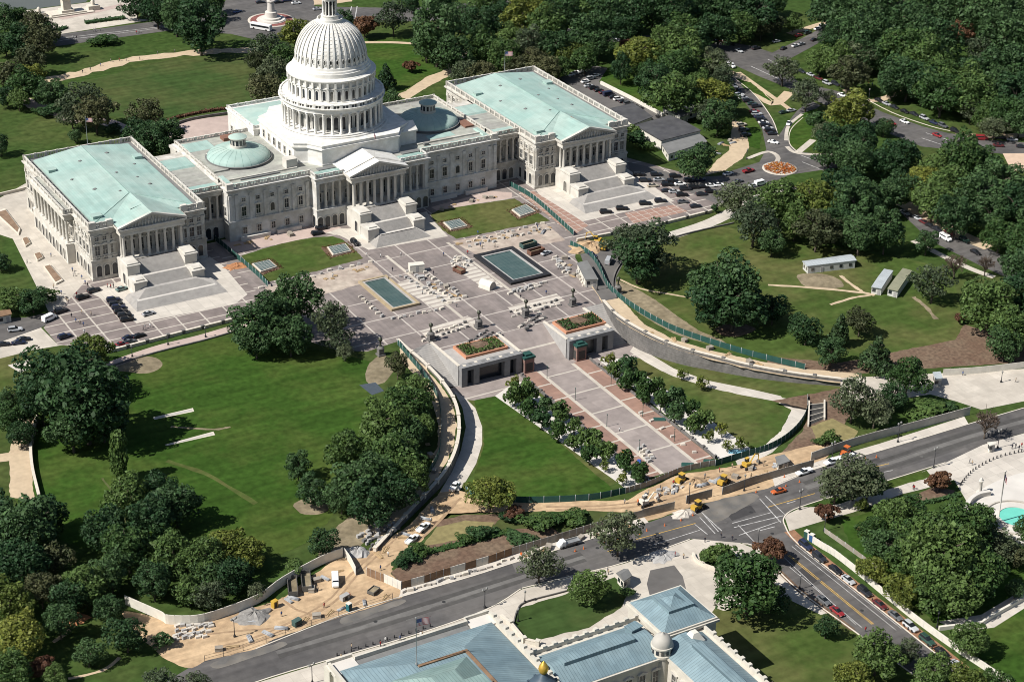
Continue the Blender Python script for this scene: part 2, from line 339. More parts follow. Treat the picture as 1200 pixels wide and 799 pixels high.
for q in ([(376, 291), (402.5, 284), (416, 295), (388, 302.5)], [(294, 309), (318, 304), (328, 315), (306, 323)], [(512, 262), (538, 256), (554, 266), (529, 271.5)], [(596, 248), (617, 239), (634, 249), (607, 257)]):
    sheet('flower_bed', q, C_MULCH, 4)
for q in ([(255, 282), (380, 259), (400, 267), (370, 277), (290, 294), (268, 297)], [(505, 243), (575, 224), (600, 226), (600, 232), (512, 247)]): sheet('rubble_paving', q, C_PINK, 2)
for q in ([(310, 337), (435, 308), (450, 322), (400, 340), (330, 356)], [(530, 283), (640, 262), (662, 282), (560, 300)]): sheet('torn_paving', q, mat('torn_paving', (.40, .34, .28), .9, .2, .4, (.30, .24, .2), .12, .9), 2)
for q in ([(462, 333), (480, 327), (540, 352), (510, 362)], [(528, 312), (546, 304), (590, 336), (574, 342)], [(492, 388), (548, 370), (562, 378), (504, 400)], [(594, 360), (652, 344), (662, 352), (606, 370)]): sheet('stone_paving', q, mat('banded_paving', (.48, .44, .38), .85, .1, .4, extra=linegrid(0, 3.0, .9, (.30, .26, .23), 0, 0)), 2)
for x in (-11.5, 14.5): 
    b = MB(); b.box(x-.6, x+.6, -100, -30, .03, .036); struct(b.build('paving_band', C_CREAM))
# ---------------------------------------------------------------- south terrace, paths, roads
sheet('terrace', [(-40, 240), (0, 232), (30, 215), (40, 235), (108, 330), (98, 342), (82, 360), (60, 372), (45, 340), (15, 280), (-40, 262)], C_CREAM, 1)
sheet('path', [(-20, 374), (30, 372), (62, 365), (70, 372), (48, 384), (-20, 408)], C_ASPH, 2)
sheet('path', [(-20, 408), (48, 384), (68, 404), (126, 403), (130, 410), (75, 404), (40, 410), (-20, 425)], C_CREAM, 2)
strip('sidewalk', [(118, 432), (150, 420), (190, 407), (235, 396), (280, 383), (320, 374)], 4.5, C_PINK, 2)
sheet('drive', [(470, 404), (480, 414), (497, 429), (517, 452), (531, 475), (535, 500), (531, 526), (517, 553), (494, 580), (468, 608), (445, 632), (418, 628), (450, 606), (480, 575), (505, 545), (513, 520), (513, 490), (505, 468), (488, 442), (468, 420)], C_GRAVEL, 2)
sheet('drive', [(706, 355), (722, 373), (745, 388), (775, 402.5), (805, 413), (840, 423), (880, 433), (930, 442), (985, 449), (1010, 446), (1010, 438), (940, 432), (880, 421), (830, 410), (790, 398), (755, 380), (738, 362), (712, 335), (700, 325), (690, 330)], C_GRAVEL, 2)
sheet('drive', [(692, 332), (706, 353), (722, 350), (722, 325), (735, 300), (720, 290), (680, 298)], C_ASPH2, 3)
sheet('road', [(150, 825), (235, 774), (300, 760), (320, 749), (400, 721), (467, 700), (550, 676), (600, 660), (650, 645), (700, 629), (760, 612), (820, 591), (900, 572), (957, 549), (1025, 530), (1135, 497), (1200, 478), (1600, 365), (1600, 392), (1152, 521), (1108, 542), (1040, 563), (962, 586), (930, 597), (918, 606), (919, 615), (935, 637), (1000, 689), (1092, 762), (1170, 825), (1118, 825), (1055, 779), (1002, 740), (932, 688), (888, 643), (870, 636), (810, 631), (732, 659), (677, 673), (610, 690), (570, 714), (485, 744), (385, 773), (300, 799), (240, 825)], C_ASPH, 2)
sheet('patched_road', [(520, 695), (575, 679), (585, 690), (597, 696), (545, 713)], C_ASPH2, 3)
sheet('patched_road', [(600, 660), (660, 642), (690, 655), (660, 672), (612, 688)], C_ASPH2, 3)
sheet('worksite_earth', [(140, 715), (200, 728), (250, 722), (318, 706), (345, 690), (375, 668), (398, 654), (420, 652), (440, 640), (480, 615), (515, 577), (545, 577), (555, 585), (520, 602), (495, 632), (460, 666), (472, 690), (470, 700), (400, 722), (320, 749), (300, 760), (240, 774), (225, 782), (190, 770)], C_SAND, 3, 2)
sheet('sidewalk', [(472, 688), (560, 662), (640, 638), (755, 606), (760, 612), (700, 629), (600, 660), (550, 676), (467, 700)], C_CONC, 4)
sheet('worksite_earth', [(545, 578), (640, 588), (735, 586), (760, 572), (795, 556), (838, 550), (875, 543), (905, 532), (960, 520), (975, 530), (957, 549), (900, 572), (820, 591), (755, 612), (735, 600), (640, 600), (560, 600), (520, 602)], C_SAND, 3)
sheet('sidewalk', [(905, 560), (960, 540), (1030, 520), (1130, 488), (1135, 497), (1025, 530), (957, 549), (908, 570)], C_CONC, 4)
sheet('planted_bank', [(515, 610), (545, 602), (600, 600), (700, 598), (760, 604), (640, 634), (470, 684), (458, 672), (490, 640)], C_LAWN3, 3)
sheet('mulch_bed', [(505, 612), (545, 603), (590, 603), (580, 614), (520, 622)], C_MULCH, 4)
sheet('mulch_bed', [(458, 670), (500, 638), (600, 620), (645, 618), (660, 626), (560, 656), (470, 684)], C_MULCH, 5)
sheet('dry_grass', [(495, 640), (512, 618), (545, 610), (580, 612), (572, 626), (520, 636)], mat('dry_grass', (.20, .17, .075), .95, .2, .5), 6)
sheet('planting_bed', [(905, 470), (985, 455), (1000, 480), (960, 545), (900, 565), (905, 540), (940, 505), (950, 480)], C_MULCH, 2)
sheet('dry_grass', [(950, 500), (975, 490), (1005, 505), (1000, 515), (960, 520)], MATS['dry_grass'], 4)
sheet('mulch_bed', [(900, 418), (985, 425), (1120, 398), (1130, 380), (1200, 400), (1210, 424), (1110, 430), (980, 440), (900, 432)], C_MULCH, 1)
sheet('sidewalk', [(985, 443), (1130, 436), (1240, 430), (1240, 468), (1200, 470), (1150, 480), (1120, 470), (1090, 462), (1040, 470), (985, 470)], C_CREAM, 2)
# upper east lawn on the right and its paths
sheet('lawn', [(760, 300), (800, 275), (850, 266), (930, 285), (1010, 295), (1090, 310), (1118, 330), (1118, 420), (985, 425), (900, 420), (830, 405), (770, 380), (745, 340)], C_LAWN2, 1, 3)
sheet('bare_patch', [(722, 330), (745, 338), (780, 360), (815, 385), (845, 398), (850, 405), (800, 395), (762, 375), (735, 355)], C_DIRT, 2, 4)
sheet('bare_patch', [(838, 385), (860, 378), (885, 385), (872, 393), (850, 394)], C_MULCH, 2, 4)
strip('footpath', [(900, 334), (950, 337), (1010, 343), (1025, 346)], 1.5, C_GRAVEL, 3, rag=.3)
strip('footpath', [(973, 357), (1000, 349), (1020, 346)], 1.2, C_GRAVEL, 3, rag=.3)
strip('footpath', [(985, 323), (1000, 335), (1012, 343)], 1.5, C_GRAVEL, 3, rag=.3)
strip('footpath', [(725, 327), (750, 338), (775, 343), (810, 349)], 1.0, C_GRAVEL, 3, rag=.3)
strip('worn_grass', [(1070, 348), (1085, 360), (1097, 374)], 1.6, C_DIRT, 3, rag=.4)
sheet('bare_patch', [(935, 322), (970, 322), (988, 332), (980, 338), (945, 336)], C_DIRT, 2, 4)
# big lawn on the left
sheet('lawn', [(20, 590), (40, 520), (80, 430), (160, 415), (250, 395), (330, 405), (420, 420), (445, 440), (420, 520), (400, 590), (330, 650), (200, 640), (90, 640)], C_LAWN, 1, 3)
sheet('bare_patch', [(122, 432), (150, 423), (178, 418), (190, 428), (175, 437), (150, 436)], C_DIRT, 2, 4)
sheet('bare_patch', [(430, 430), (448, 415), (462, 430), (450, 448), (432, 450)], C_DIRT, 2, 4)
sheet('bare_patch', [(345, 590), (370, 580), (385, 592), (375, 602), (352, 601)], C_DIRT, 2, 4)
sheet('bare_patch', [(375, 640), (410, 605), (440, 605), (430, 632), (400, 655), (378, 660)], C_DIRT, 2, 4)
for a in ([(179, 489), (226, 478), (227.5, 482), (181, 491.5)], [(193, 521), (250, 505.5), (252, 509.5), (196, 522)]):
    sheet('stone_slab', a, C_COPE, 2); P4 = [G(*q).xy for q in a]; m0, m1 = (P4[0]+P4[3])/2, (P4[1]+P4[2])/2; dd = (m1-m0).normalized(); nn = V((-dd.y, dd.x))*((P4[0]-P4[3]).length*.26)
    sheet('stone_slab', [tuple(m0+dd*.5-nn), tuple(m1-dd*.5-nn), tuple(m1-dd*.5+nn), tuple(m0+dd*.5+nn)], C_GRAN, 4, world=True)
sheet('dark_panel', [(421, 451), (440, 448), (450, 458), (436, 463)], mat('dark_panel', (.06, .075, .09), .5, .1, 1), 3)
strip('worn_grass', [(195, 540), (240, 555), (300, 590)], 1.6, C_LAWN2, 2, rag=.4)
strip('worn_grass', [(200, 500), (250, 503), (270, 500)], 1.0, C_DIRT, 2, rag=.5)
sheet('path', [(-30, 535), (12, 530), (36, 530), (40, 585), (12, 582), (11, 540), (-30, 545)], C_GRAVEL, 2)
sheet('path', [(20, 490), (44, 490), (38, 530), (10, 534)], C_GRAVEL, 2)
sheet('lawn', [(-20, 430), (10, 412), (35, 412), (42, 430), (30, 470), (-20, 480)], C_LAWN2, 1)
sheet('stone_slab', [(9, 428), (35, 421), (37, 431), (24, 437)], C_CONC, 2)
strip('footpath', [(80, 795), (120, 785), (140, 770)], 1.1, C_GRAVEL, 2, rag=.3)
strip('footpath', [(62, 752), (80, 740), (86, 730)], 1.1, C_GRAVEL, 2, rag=.3)
# ground by the library and the court
sheet('sidewalk', [(225, 825), (300, 800), (385, 774), (485, 745), (570, 715), (612, 690), (732, 660), (810, 632), (836, 625), (870, 637), (888, 644), (932, 690), (970, 718), (962, 720), (920, 700), (898, 700), (850, 715), (810, 735), (790, 770), (600, 825)], C_CREAM, 1)
sheet('lawn', [(601, 728), (610, 712), (650, 700), (720, 676), (738, 690), (728, 712), (690, 735), (620, 752)], C_LAWN3, 3)
sheet('lawn', [(838, 712), (850, 716), (900, 704), (925, 702), (1004, 745), (1040, 780), (1080, 830), (880, 830), (800, 760)], C_LAWN2, 3)
sheet('drive', [(762, 668), (790, 662), (800, 675), (804, 690), (762, 700), (758, 684)], C_ASPH2, 3)
strip('mulch_strip', [(893, 650), (935, 690), (1000, 738)], 1.6, C_MULCH, 4, 0)
strip('mulch_strip', [(925, 622), (940, 636), (1000, 684), (1095, 756), (1130, 784)], 3.4, mat('red_mulch', (.24, .13, .075), .95, .2, .6), 4, 0)
sheet('court_plaza', [(1040, 569), (1108, 542), (1152, 521), (1500, 424), (1500, 640), (1200, 640), (1150, 612), (1130, 596), (1132, 586), (1118, 562), (1085, 572), (1060, 578)], C_CONC, 3)
sheet('court_plaza', [(1138, 583), (1165, 565), (1205, 552), (1260, 545), (1260, 680), (1200, 640), (1158, 612), (1134, 602)], C_CONCW, 4, 3)
sheet('lawn', [(1040, 565), (1086, 551), (1092, 558), (1045, 572), (1010, 582)], C_LAWN, 4)
sheet('sidewalk', [(919, 604), (940, 594), (960, 594), (985, 590), (1040, 570), (1070, 574), (1000, 600), (965, 610), (925, 622)], C_CREAM, 3)
sheet('lawn', [(985, 608), (1060, 590), (1130, 605), (1220, 660), (1240, 830), (1190, 800), (1060, 700), (1000, 650)], C_LAWN, 2)
sheet('mulch_bed', [(1070, 580), (1095, 570), (1120, 575), (1110, 585), (1085, 588)], C_MULCH, 5)
sheet('pavement', [(1150, 720), (1200, 690), (1220, 700), (1165, 735), (1120, 740), (1100, 728)], C_CONC, 3)
# far side: west lawns, streets, circle
sheet('lawn', [(40, 108), (120, 90), (200, 70), (320, 60), (330, 90), (300, 130), (200, 145), (120, 135), (60, 122)], C_LAWN3, 1)
sheet('pond', [(-40, -12), (118, -12), (100, 3), (14, 14), (-40, 18)], C_WATER, 1)
sheet('monument_plaza', [(14, 15), (105, 3), (118, -10), (170, -14), (160, 22), (175, 24), (66, 41), (50, 33)], C_CREAM, 2)
strip('plaza_step', [(70, 22), (110, 14), (145, 6)], 5, C_PINK, 3, 0)
sheet('road', [(40, 47), (66, 41), (185, 25), (215, 28), (258, 10), (275, -14), (380, -14), (368, 8), (420, 9), (480, 10), (560, 3), (640, -14), (660, -8), (560, 12), (500, 26), (440, 24), (380, 30), (345, 42), (300, 47), (270, 40), (200, 36), (70, 54), (40, 58)], C_ASPH, 2)
sheet('tan_ground', [(366, -10), (420, -10), (412, 2), (385, 6), (368, 6)], C_GRAVEL, 3)
strip('tan_path', [(40, 98), (75, 90), (105, 83), (160, 69), (215, 63), (260, 60), (300, 59)], 7, C_GRAVEL, 2, rag=.4)
strip('tan_path', [(10, 110), (36, 122), (62, 131), (85, 140), (120, 142), (150, 152)], 7, C_PINK, 2, rag=.3)
strip('tan_path', [(425, 50), (460, 50), (487, 51.5)], 3, C_GRAVEL, 2)
sheet('tan_path', [(460, 112), (476, 107), (500, 90), (518, 84), (530, 70), (540, 60), (530, 50), (536, 50), (548, 62), (535, 80), (525, 90), (500, 103), (478, 117)], C_GRAVEL, 3)
sheet('west_terrace', [(192, 152), (215, 143), (245, 138), (280, 134), (300, 160), (220, 175), (200, 168)], C_PINK, 2)
sheet('lawn', [(415, 46), (487, 45), (512, 84), (470, 108), (430, 112)], C_LAWN, 1)
strip('far_road', [(560, 18), (640, 32), (720, 46), (800, 42)], 9, C_ASPH, 2)
sheet('parking_lane', [(655, 92), (690, 76), (712, 80), (702, 96), (745, 116), (778, 138), (742, 150), (700, 122)], C_ASPH2, 2)
sheet('lawn', [(700, 88), (722, 82), (760, 95), (782, 125), (770, 131), (705, 100)], C_LAWN, 1)
# north side streets
sheet('road', [(826, 55), (845, 48), (880, 54), (905, 62), (940, 45), (972, 28), (985, 36), (950, 56), (915, 75), (935, 96), (985, 108), (1035, 132), (1080, 148), (1110, 156), (1160, 164), (1240, 170), (1240, 188), (1170, 180), (1120, 176), (1080, 172), (1020, 148), (960, 120), (925, 104), (890, 90), (855, 74)], C_ASPH, 2)
sheet('road', [(853, 90), (868, 95), (890, 118), (905, 140), (912, 160), (920, 148), (934, 130), (950, 118), (962, 124), (940, 138), (926, 152), (924, 168), (935, 178), (982, 183), (988, 196), (960, 200), (925, 205), (905, 215), (880, 222), (850, 215), (846, 204), (890, 190), (898, 175), (893, 152), (880, 130), (862, 106)], C_ASPH, 3)
sheet('road', [(735, 190), (770, 198), (800, 208), (850, 206), (862, 228), (842, 240), (800, 222), (740, 206)], C_ASPH2, 2)
sheet('tan_ground', [(858, 140), (872, 145), (878, 172), (870, 186), (850, 200), (826, 206), (838, 190), (855, 176)], C_GRAVEL, 4)
sheet('lawn', [(866, 136), (885, 136), (892, 160), (890, 175), (878, 172), (876, 150)], C_LAWN, 4)
sheet('lawn', [(925, 170), (922, 155), (936, 135), (955, 128), (985, 140), (985, 180), (940, 176)], C_LAWN, 4)
strip('sidewalk', [(935, 179), (953, 164)], 3, C_CREAM, 6, 0)
strip('sidewalk', [(922, 172), (936, 180), (985, 182)], 2, C_CREAM, 6)
strip('sidewalk', [(921, 165), (924, 148), (940, 134)], 1.6, C_CREAM, 6)
strip('sidewalk', [(853, 84), (880, 100), (905, 122), (925, 108)], 5, C_GRAVEL, 5)
sheet('lawn', [(862, 92), (880, 97), (898, 112), (905, 120), (890, 112), (872, 104)], C_LAWN, 6)
strip('sidewalk', [(865, 85), (900, 110), (925, 128)], 2.5, C_GRAVEL, 5)
strip('sidewalk', [(876, 186), (900, 178), (912, 186), (900, 200)], 2, C_CREAM, 5)
strip('sidewalk', [(990, 105), (1020, 118), (1045, 112), (1055, 106)], 4, C_GRAVEL, 3, rag=.2)
strip('sidewalk', [(1120, 158), (1160, 160), (1220, 158)], 5, C_GRAVEL, 3)
strip('sidewalk', [(925, 40), (950, 32), (976, 24)], 4, C_GRAVEL, 3)
sheet('tan_ground', [(1175, 180), (1240, 180), (1240, 206), (1185, 200)], mat('salmon_paving', (.50, .37, .27), .9, .08, .4), 4)
sheet('road', [(1052, 246), (1075, 240), (1110, 268), (1160, 292), (1200, 312), (1240, 330), (1240, 345), (1190, 330), (1150, 312), (1090, 282)], C_ASPH, 2)
strip('sidewalk', [(1058, 238), (1090, 256), (1125, 275), (1160, 290)], 7, C_GRAVEL, 3)
strip('sidewalk', [(1070, 282), (1105, 300), (1140, 316), (1165, 325)], 3, C_CREAM, 3)
sheet('lawn', [(700, 410), (701, 411), (702, 412)], C_LAWN, 0) if 0 else None
strip('sidewalk', [(700, 300), (740, 289), (780, 278), (830, 262), (862, 246), (890, 232), (930, 218)], 6, C_CONC, 3)
# painted markings
def line(a, b, wd, m=None): strip('road_marking', [a, b], wd*.8, m or C_WHITE, 4, 0)
for o in ((0, 0),): 
    line((925, 650), (1024, 731), .3, C_YELLOW); line((923, 650.4), (1022, 731.4), .3, C_YELLOW)
    line((928, 640), (1050, 738), .25); line((932, 638), (1056, 736), .25); line((905, 640), (1003, 732), .25); line((925, 664), (1010, 735), .25)
line((640, 632), (815, 613), .3, C_YELLOW) if 0 else None
line((745, 632), (815, 613), .35, C_YELLOW); line((955, 578), (900, 594), .35, C_YELLOW); line((1025, 547), (1042, 543), .4, C_YELLOW); line((712, 646), (728, 641), .35, C_YELLOW)
line((766, 638), (820, 621), .3); line((1036, 553), (1046, 551), .4); line((922, 590), (932, 587), .4)
for a, b in (((814, 614), (829, 626)), ((820, 606), (838, 625)), ((824, 602), (842, 623)), ((822, 600), (846, 622)), ((865, 615), (890, 641)), ((890, 584), (915, 612)), ((897, 581), (920, 603)), ((860, 618), (918, 604)), ((866, 627), (915, 610)), ((858, 613), (905, 600)), ((888, 622), (908, 617))): line(a, b, .35)
for a, b in (((880, 78), (915, 94)), ((900, 70), (925, 82)), ((1085, 156), (1110, 164)), ((1080, 162), (1104, 170)), ((938, 182), (975, 196)), ((940, 190), (965, 200))): line(a, b, .5)
for a, b in (((409, 20), (412, 8)), ((416, 22), (418.5, 8)), ((409, 20), (416, 22))): line(a, b, .6)
line((200, 32), (70, 48), .5); line((205, 30), (72, 45), .5)
# kerbs and worn lanes
def kerb(pts, sm=4):
    W = [tuple(G(*q).xy) for q in smooth_pts(pts, sm)]; b = MB(); b.wallpath(W, .35, 0, .15); struct(b.build('kerb', C_COPE))
kerb([(240, 824), (300, 799), (385, 773), (485, 744), (570, 714), (610, 690)]); kerb([(612, 689), (677, 673), (732, 659), (808, 632)]); kerb([(300, 760), (400, 721), (467, 700), (550, 676), (600, 660), (650, 645), (700, 629), (752, 614)])
kerb([(962, 586), (930, 597), (919, 606), (920, 616), (935, 637), (1000, 689), (1092, 762), (1150, 807)]); kerb([(870, 637), (888, 643), (932, 688), (1002, 740), (1055, 779), (1100, 812)]); kerb([(962, 586), (1040, 563), (1108, 542)]); kerb([(912, 566), (957, 549), (1025, 530), (1135, 497), (1200, 478)])
kerb([(862, 93), (885, 112), (905, 140), (912, 160)]); kerb([(935, 179), (925, 168), (927, 152), (941, 138)]); kerb([(1000, 108), (1045, 132), (1090, 148), (1115, 154)])
for i, (o, a) in enumerate(((6, .055), (14, .115), (22, .06))):
    strip('worn_lane', [(330-10+o*.3, 757+o*.55), (450+o*.3, 718+o*.55), (560+o*.3, 684+o*.5), (680+o*.3, 646+o*.45)], 1.6, mat('worn_asphalt_%d' % i, (a, a*.95, a*.9), .9, .15, .5, (a*1.25, a*1.2, a*1.12), .06, .9), 3, 4, rag=.25)
    strip('worn_lane', [(940+o*.3, 562+o*.7), (1030+o*.3, 536+o*.65), (1130+o*.3, 505+o*.55), (1220+o*.3, 480+o*.5)], 1.8, MATS['worn_asphalt_%d' % i], 3, 4, rag=.25)
sheet('planting_bed', [(818, 648), (836, 641), (858, 645), (862, 655), (848, 664), (828, 660)], C_LAWN3, 3, 3)
for pts, wd in (([(250, 765), (300, 752), (345, 730), (392, 705), (420, 672), (470, 625)], .7), ([(256, 758), (305, 744), (350, 724), (388, 700), (412, 672), (462, 628)], .7), ([(330, 700), (350, 715), (385, 720), (430, 700)], .8), ([(640, 594), (735, 590), (800, 572), (860, 552), (920, 538)], .8), ([(650, 597), (740, 594), (806, 578), (866, 556), (930, 540)], .8), ([(540, 583), (500, 625), (452, 664)], .7), ([(230, 745), (270, 740), (330, 735)], .6)):
    strip('wheel_rut', pts, wd, mat('rutted_earth', (.30, .205, .125), .95, .2, .6), 5, 6, rag=.5)
for pts, wd in (([(120, 560), (140, 590), (150, 620)], .6), ):
    strip('worn_grass', pts, wd, mat('worn_turf', (.058, .074, .022), .95, .3, .4, (.08, .085, .03), .1, 1.0), 3, 6, rag=.6)
sheet('dusty_road', [(816, 594), (870, 579), (890, 582), (862, 600), (838, 612), (818, 604)], mat('dusty_asphalt', (.17, .155, .135), .95, .2, .5, (.10, .096, .09), .25, 1.0), 4, 3, rag=True)
sheet('dusty_road', [(400, 724), (440, 711), (470, 702), (474, 707), (440, 718), (404, 731)], MATS['dusty_asphalt'], 4, 3, rag=True)
sheet('dusty_road', [(250, 776), (310, 758), (330, 752), (334, 757), (290, 772), (256, 783)], MATS['dusty_asphalt'], 4, 3, rag=True)
for i, q in enumerate(((620, 672), (700, 642), (770, 625), (850, 612), (880, 600), (905, 625), (960, 680), (1010, 715), (1000, 560), (1080, 535), (520, 705), (440, 728))):
    c = G(*q); sheet('manhole_cover', [(c.x+.55*cos(k*pi/6), c.y+.55*sin(k*pi/6)) for k in range(12)], C_ASPH2 if i % 3 == 0 else mat('cast_iron_cover', (.03, .03, .03), .7, .1, 1), 5, world=True)
for i, pts in enumerate(([(640, 655), (668, 646), (676, 652), (648, 662)], [(850, 600), (880, 592), (886, 600), (858, 610)], [(980, 568), (1010, 559), (1016, 565), (988, 574)], [(940, 665), (958, 680), (952, 684), (934, 669)], [(470, 718), (500, 708), (508, 716), (476, 727)], [(1000, 545), (1030, 536), (1034, 541), (1004, 551)])):
    sheet('road_repair', pts, mat('fresh_asphalt' if i % 2 else 'grey_asphalt_repair', (.045, .043, .043) if i % 2 else (.125, .12, .112), .9, .12, .5), 3)
# ---------------------------------------------------------------- the capitol
M_STONE = mat('facade_marble', (.52, .50, .45), .8, .10, .35, (.36, .33, .28), .22, .9, streak=(0, .7, .7, .08), extra=linegrid(0, 1.1, .08, (.40, .375, .33), axes='XZ', k=.5))
M_STONE2 = mat('facade_sandstone', (.58, .57, .545), .8, .08, .35, (.43, .41, .365), .22, .9, streak=(0, .7, .7, .07), extra=linegrid(0, 1.1, .06, (.45, .43, .40), axes='XZ', k=.4))
M_TRIM = mat('cornice_marble', (.56, .535, .48), .8, .12, .6, (.42, .39, .34), .3, .7)
M_WHITE = mat('white_painted_iron', (.69, .675, .635), .6, .05, .5, (.55, .53, .48), .35, .7)
def blinds(n, geo, inp):
    """some windows have pale blinds drawn"""
    oi = n.nodes.new('ShaderNodeObjectInfo'); r = n.nodes.new('ShaderNodeMapRange'); r.inputs[1].default_value = .62; r.inputs[2].default_value = .95; r.inputs[4].default_value = .55; n.links.new(oi.outputs['Random'], r.inputs[0])
    mx = n.nodes.new('ShaderNodeMix'); mx.data_type = 'RGBA'; n.links.new(r.outputs[0], mx.inputs[0]); n.links.new(inp, mx.inputs[6]); mx.inputs[7].default_value = (.26, .245, .21, 1); return mx.outputs[2]
M_GLASS = mat('window_glass', (.018, .022, .028), .2, .3, .3, spec=.5, extra=blinds)
M_CARGLASS = mat('dark_tinted_glass', (.014, .017, .02), .12, .2, .5, spec=.6)
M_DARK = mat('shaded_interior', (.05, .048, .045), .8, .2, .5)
M_COP = mat('copper_roof', (.265, .385, .345), .7, .07, .25, (.325, .42, .375), .06, 1.0, streak=(0, .5, .04, .07), extra=chain(cells(1.8, 9, .06), linegrid(.9, 0, .09, (.20, .30, .27), k=.4)))
M_COPD = mat('copper_dome_skin', (.29, .40, .36), .65, .08, .3, (.35, .44, .39), .1, .9)
M_RGREY = mat('grey_roof_felt', (.27, .265, .24), .9, .15, .4, (.33, .335, .29), .12, 1.0, streak=(0, .05, .6, .12))
M_RDARK = mat('lead_gutter', (.16, .16, .155), .8, .15, .5)
M_RUST = mat('rusted_sheet', (.19, .10, .07), .9, .2, .5)
def arch_pts(w, h, n=8):
    r = w/2; return [(-r, 0), (r, 0), (r, h-r)]+[(r*cos(pi*k/n), h-r+r*sin(pi*k/n)) for k in range(1, n)]+[(-r, h-r)]
WMESH = {}
def wmesh(kind):
    """windows and openings, facing -y, sill at z = 0: frame, hood, glass"""
    if kind in WMESH: return WMESH[kind]
    b = MB(); w, h, style = dict(tall=(1.7, 3.6, 'p'), plain=(1.6, 3.0, 'f'), small=(1.4, 1.4, 'f'), arch=(2.1, 4.6, 'a'), arch_s=(1.7, 3.2, 'a'), arch_t=(1.9, 4.4, 'a'), ground=(1.6, 2.6, 'f'), dome_arch=(1.7, 5.2, 'a'), drum=(1.15, 3.7, 'a'), oval=(.85, 1.7, 'o'), door=(2.2, 5.2, 'p'))[kind]
    b.m = 1
    if style == 'a':
        P = arch_pts(w, h); b.poly([(x, -.05, z) for x, z in P]); b.m = 0; Q = arch_pts(w+.6, h+.3)
        for i in range(len(P)):
            if i == 0: continue
            j = (i+1) % len(P); a, c, d, e = P[i], P[j], Q[j], Q[i]
            b.poly([(a[0], -.2, a[1]), (c[0], -.2, c[1]), (d[0], -.2, d[1]), (e[0], -.2, e[1])]); b.poly([(a[0], -.2, a[1]), (a[0], -.02, a[1]), (c[0], -.02, c[1]), (c[0], -.2, c[1])]); b.poly([(e[0], -.2, e[1]), (d[0], -.2, d[1]), (d[0], 0, d[1]), (e[0], 0, e[1])])
    elif style == 'o':
        b.poly([(w/2*cos(t*pi/6), -.06, h/2+h/2*sin(t*pi/6)) for t in range(12)]); b.m = 0
        for t in range(12):
            f = lambda k, s, y: (w/2*s*cos(k*pi/6), y, h/2+h/2*s*sin(k*pi/6))
            b.poly([f(t, 1, -.2), f(t+1, 1, -.2), f(t+1, 1.4, -.2), f(t, 1.4, -.2)]); b.poly([f(t, 1.4, -.2), f(t+1, 1.4, -.2), f(t+1, 1.4, 0), f(t, 1.4, 0)])
    else:
        b.box(-w/2, w/2, -.05, .02, 0, h); b.m = 0
        b.box(-w/2-.28, -w/2, -.22, 0, 0, h); b.box(w/2, w/2+.28, -.22, 0, 0, h); b.box(-w/2-.28, w/2+.28, -.22, 0, h, h+.3); b.box(-w/2-.4, w/2+.4, -.34, 0, -.3, 0)
        b.box(-.05, .05, -.10, -.05, 0, h); b.box(-w/2, w/2, -.10, -.05, h*.5-.05, h*.5+.05)
        if style == 'p':
            for y0, y1 in ((-.5, 0),): b.prism([(-w/2-.6, y0), (w/2+.6, y0), (w/2+.6, y1), (-w/2-.6, y1)], h+.3, h+.5)
            A = [(-w/2-.6, h+.5), (w/2+.6, h+.5), (0, h+1.15)]; b.poly([(x, -.5, z) for x, z in A]); b.poly([(A[0][0], -.5, A[0][1]), (A[2][0], -.5, A[2][1]), (0, 0, h+1.15), (A[0][0], 0, h+.5)]); b.poly([(A[1][0], -.5, A[1][1]), (A[2][0], -.5, A[2][1]), (0, 0, h+1.15), (A[1][0], 0, h+.5)])
            b.box(-w/2-.5, w/2+.5, -.5, 0, -1.0, -.75)
            for k in range(5): b.box(-w/2-.4+k*(w+.8)/4.6, -w/2-.25+k*(w+.8)/4.6, -.45, -.3, -.75, -.3)
    WMESH[kind] = b.mesh('window_'+kind, [M_TRIM if kind not in ('dome_arch', 'drum', 'oval') else M_WHITE, M_GLASS]); return WMESH[kind]
def win(kind, x, y, z, face, parent, name='window'):
    """face: which way it looks, E = -y, W = +y, S = -x, N = +x, or an angle"""
    rz = {'E': 0, 'W': pi, 'S': -pi/2, 'N': pi/2}.get(face, face)
    return link(name, wmesh(kind), parent, (x, y, z), rz)
CMESH = {}
def column(h, r, x, y, z, parent, m=None, n=12):
    k = (h, r, m)
    if k not in CMESH:
        b = MB(); b.rbox(0, 0, 0, 2.7*r, 2.7*r, .35*r)
        b.lathe(0, 0, [(1.3*r, .35*r), (1.3*r, .7*r), (1.08*r, .85*r), (1.0*r, 1.1*r), (.98*r, h*.35), (.84*r, h-2.3*r), (.9*r, h-2.2*r), (.88*r, h-2.0*r), (1.02*r, h-1.4*r), (.98*r, h-1.3*r), (1.3*r, h-.4*r)], n)
        b.rbox(0, 0, h-.38*r, 2.7*r, 2.7*r, .38*r); CMESH[k] = b.mesh('column', m or M_TRIM)
    return link('column', CMESH[k], parent, (x, y, z))
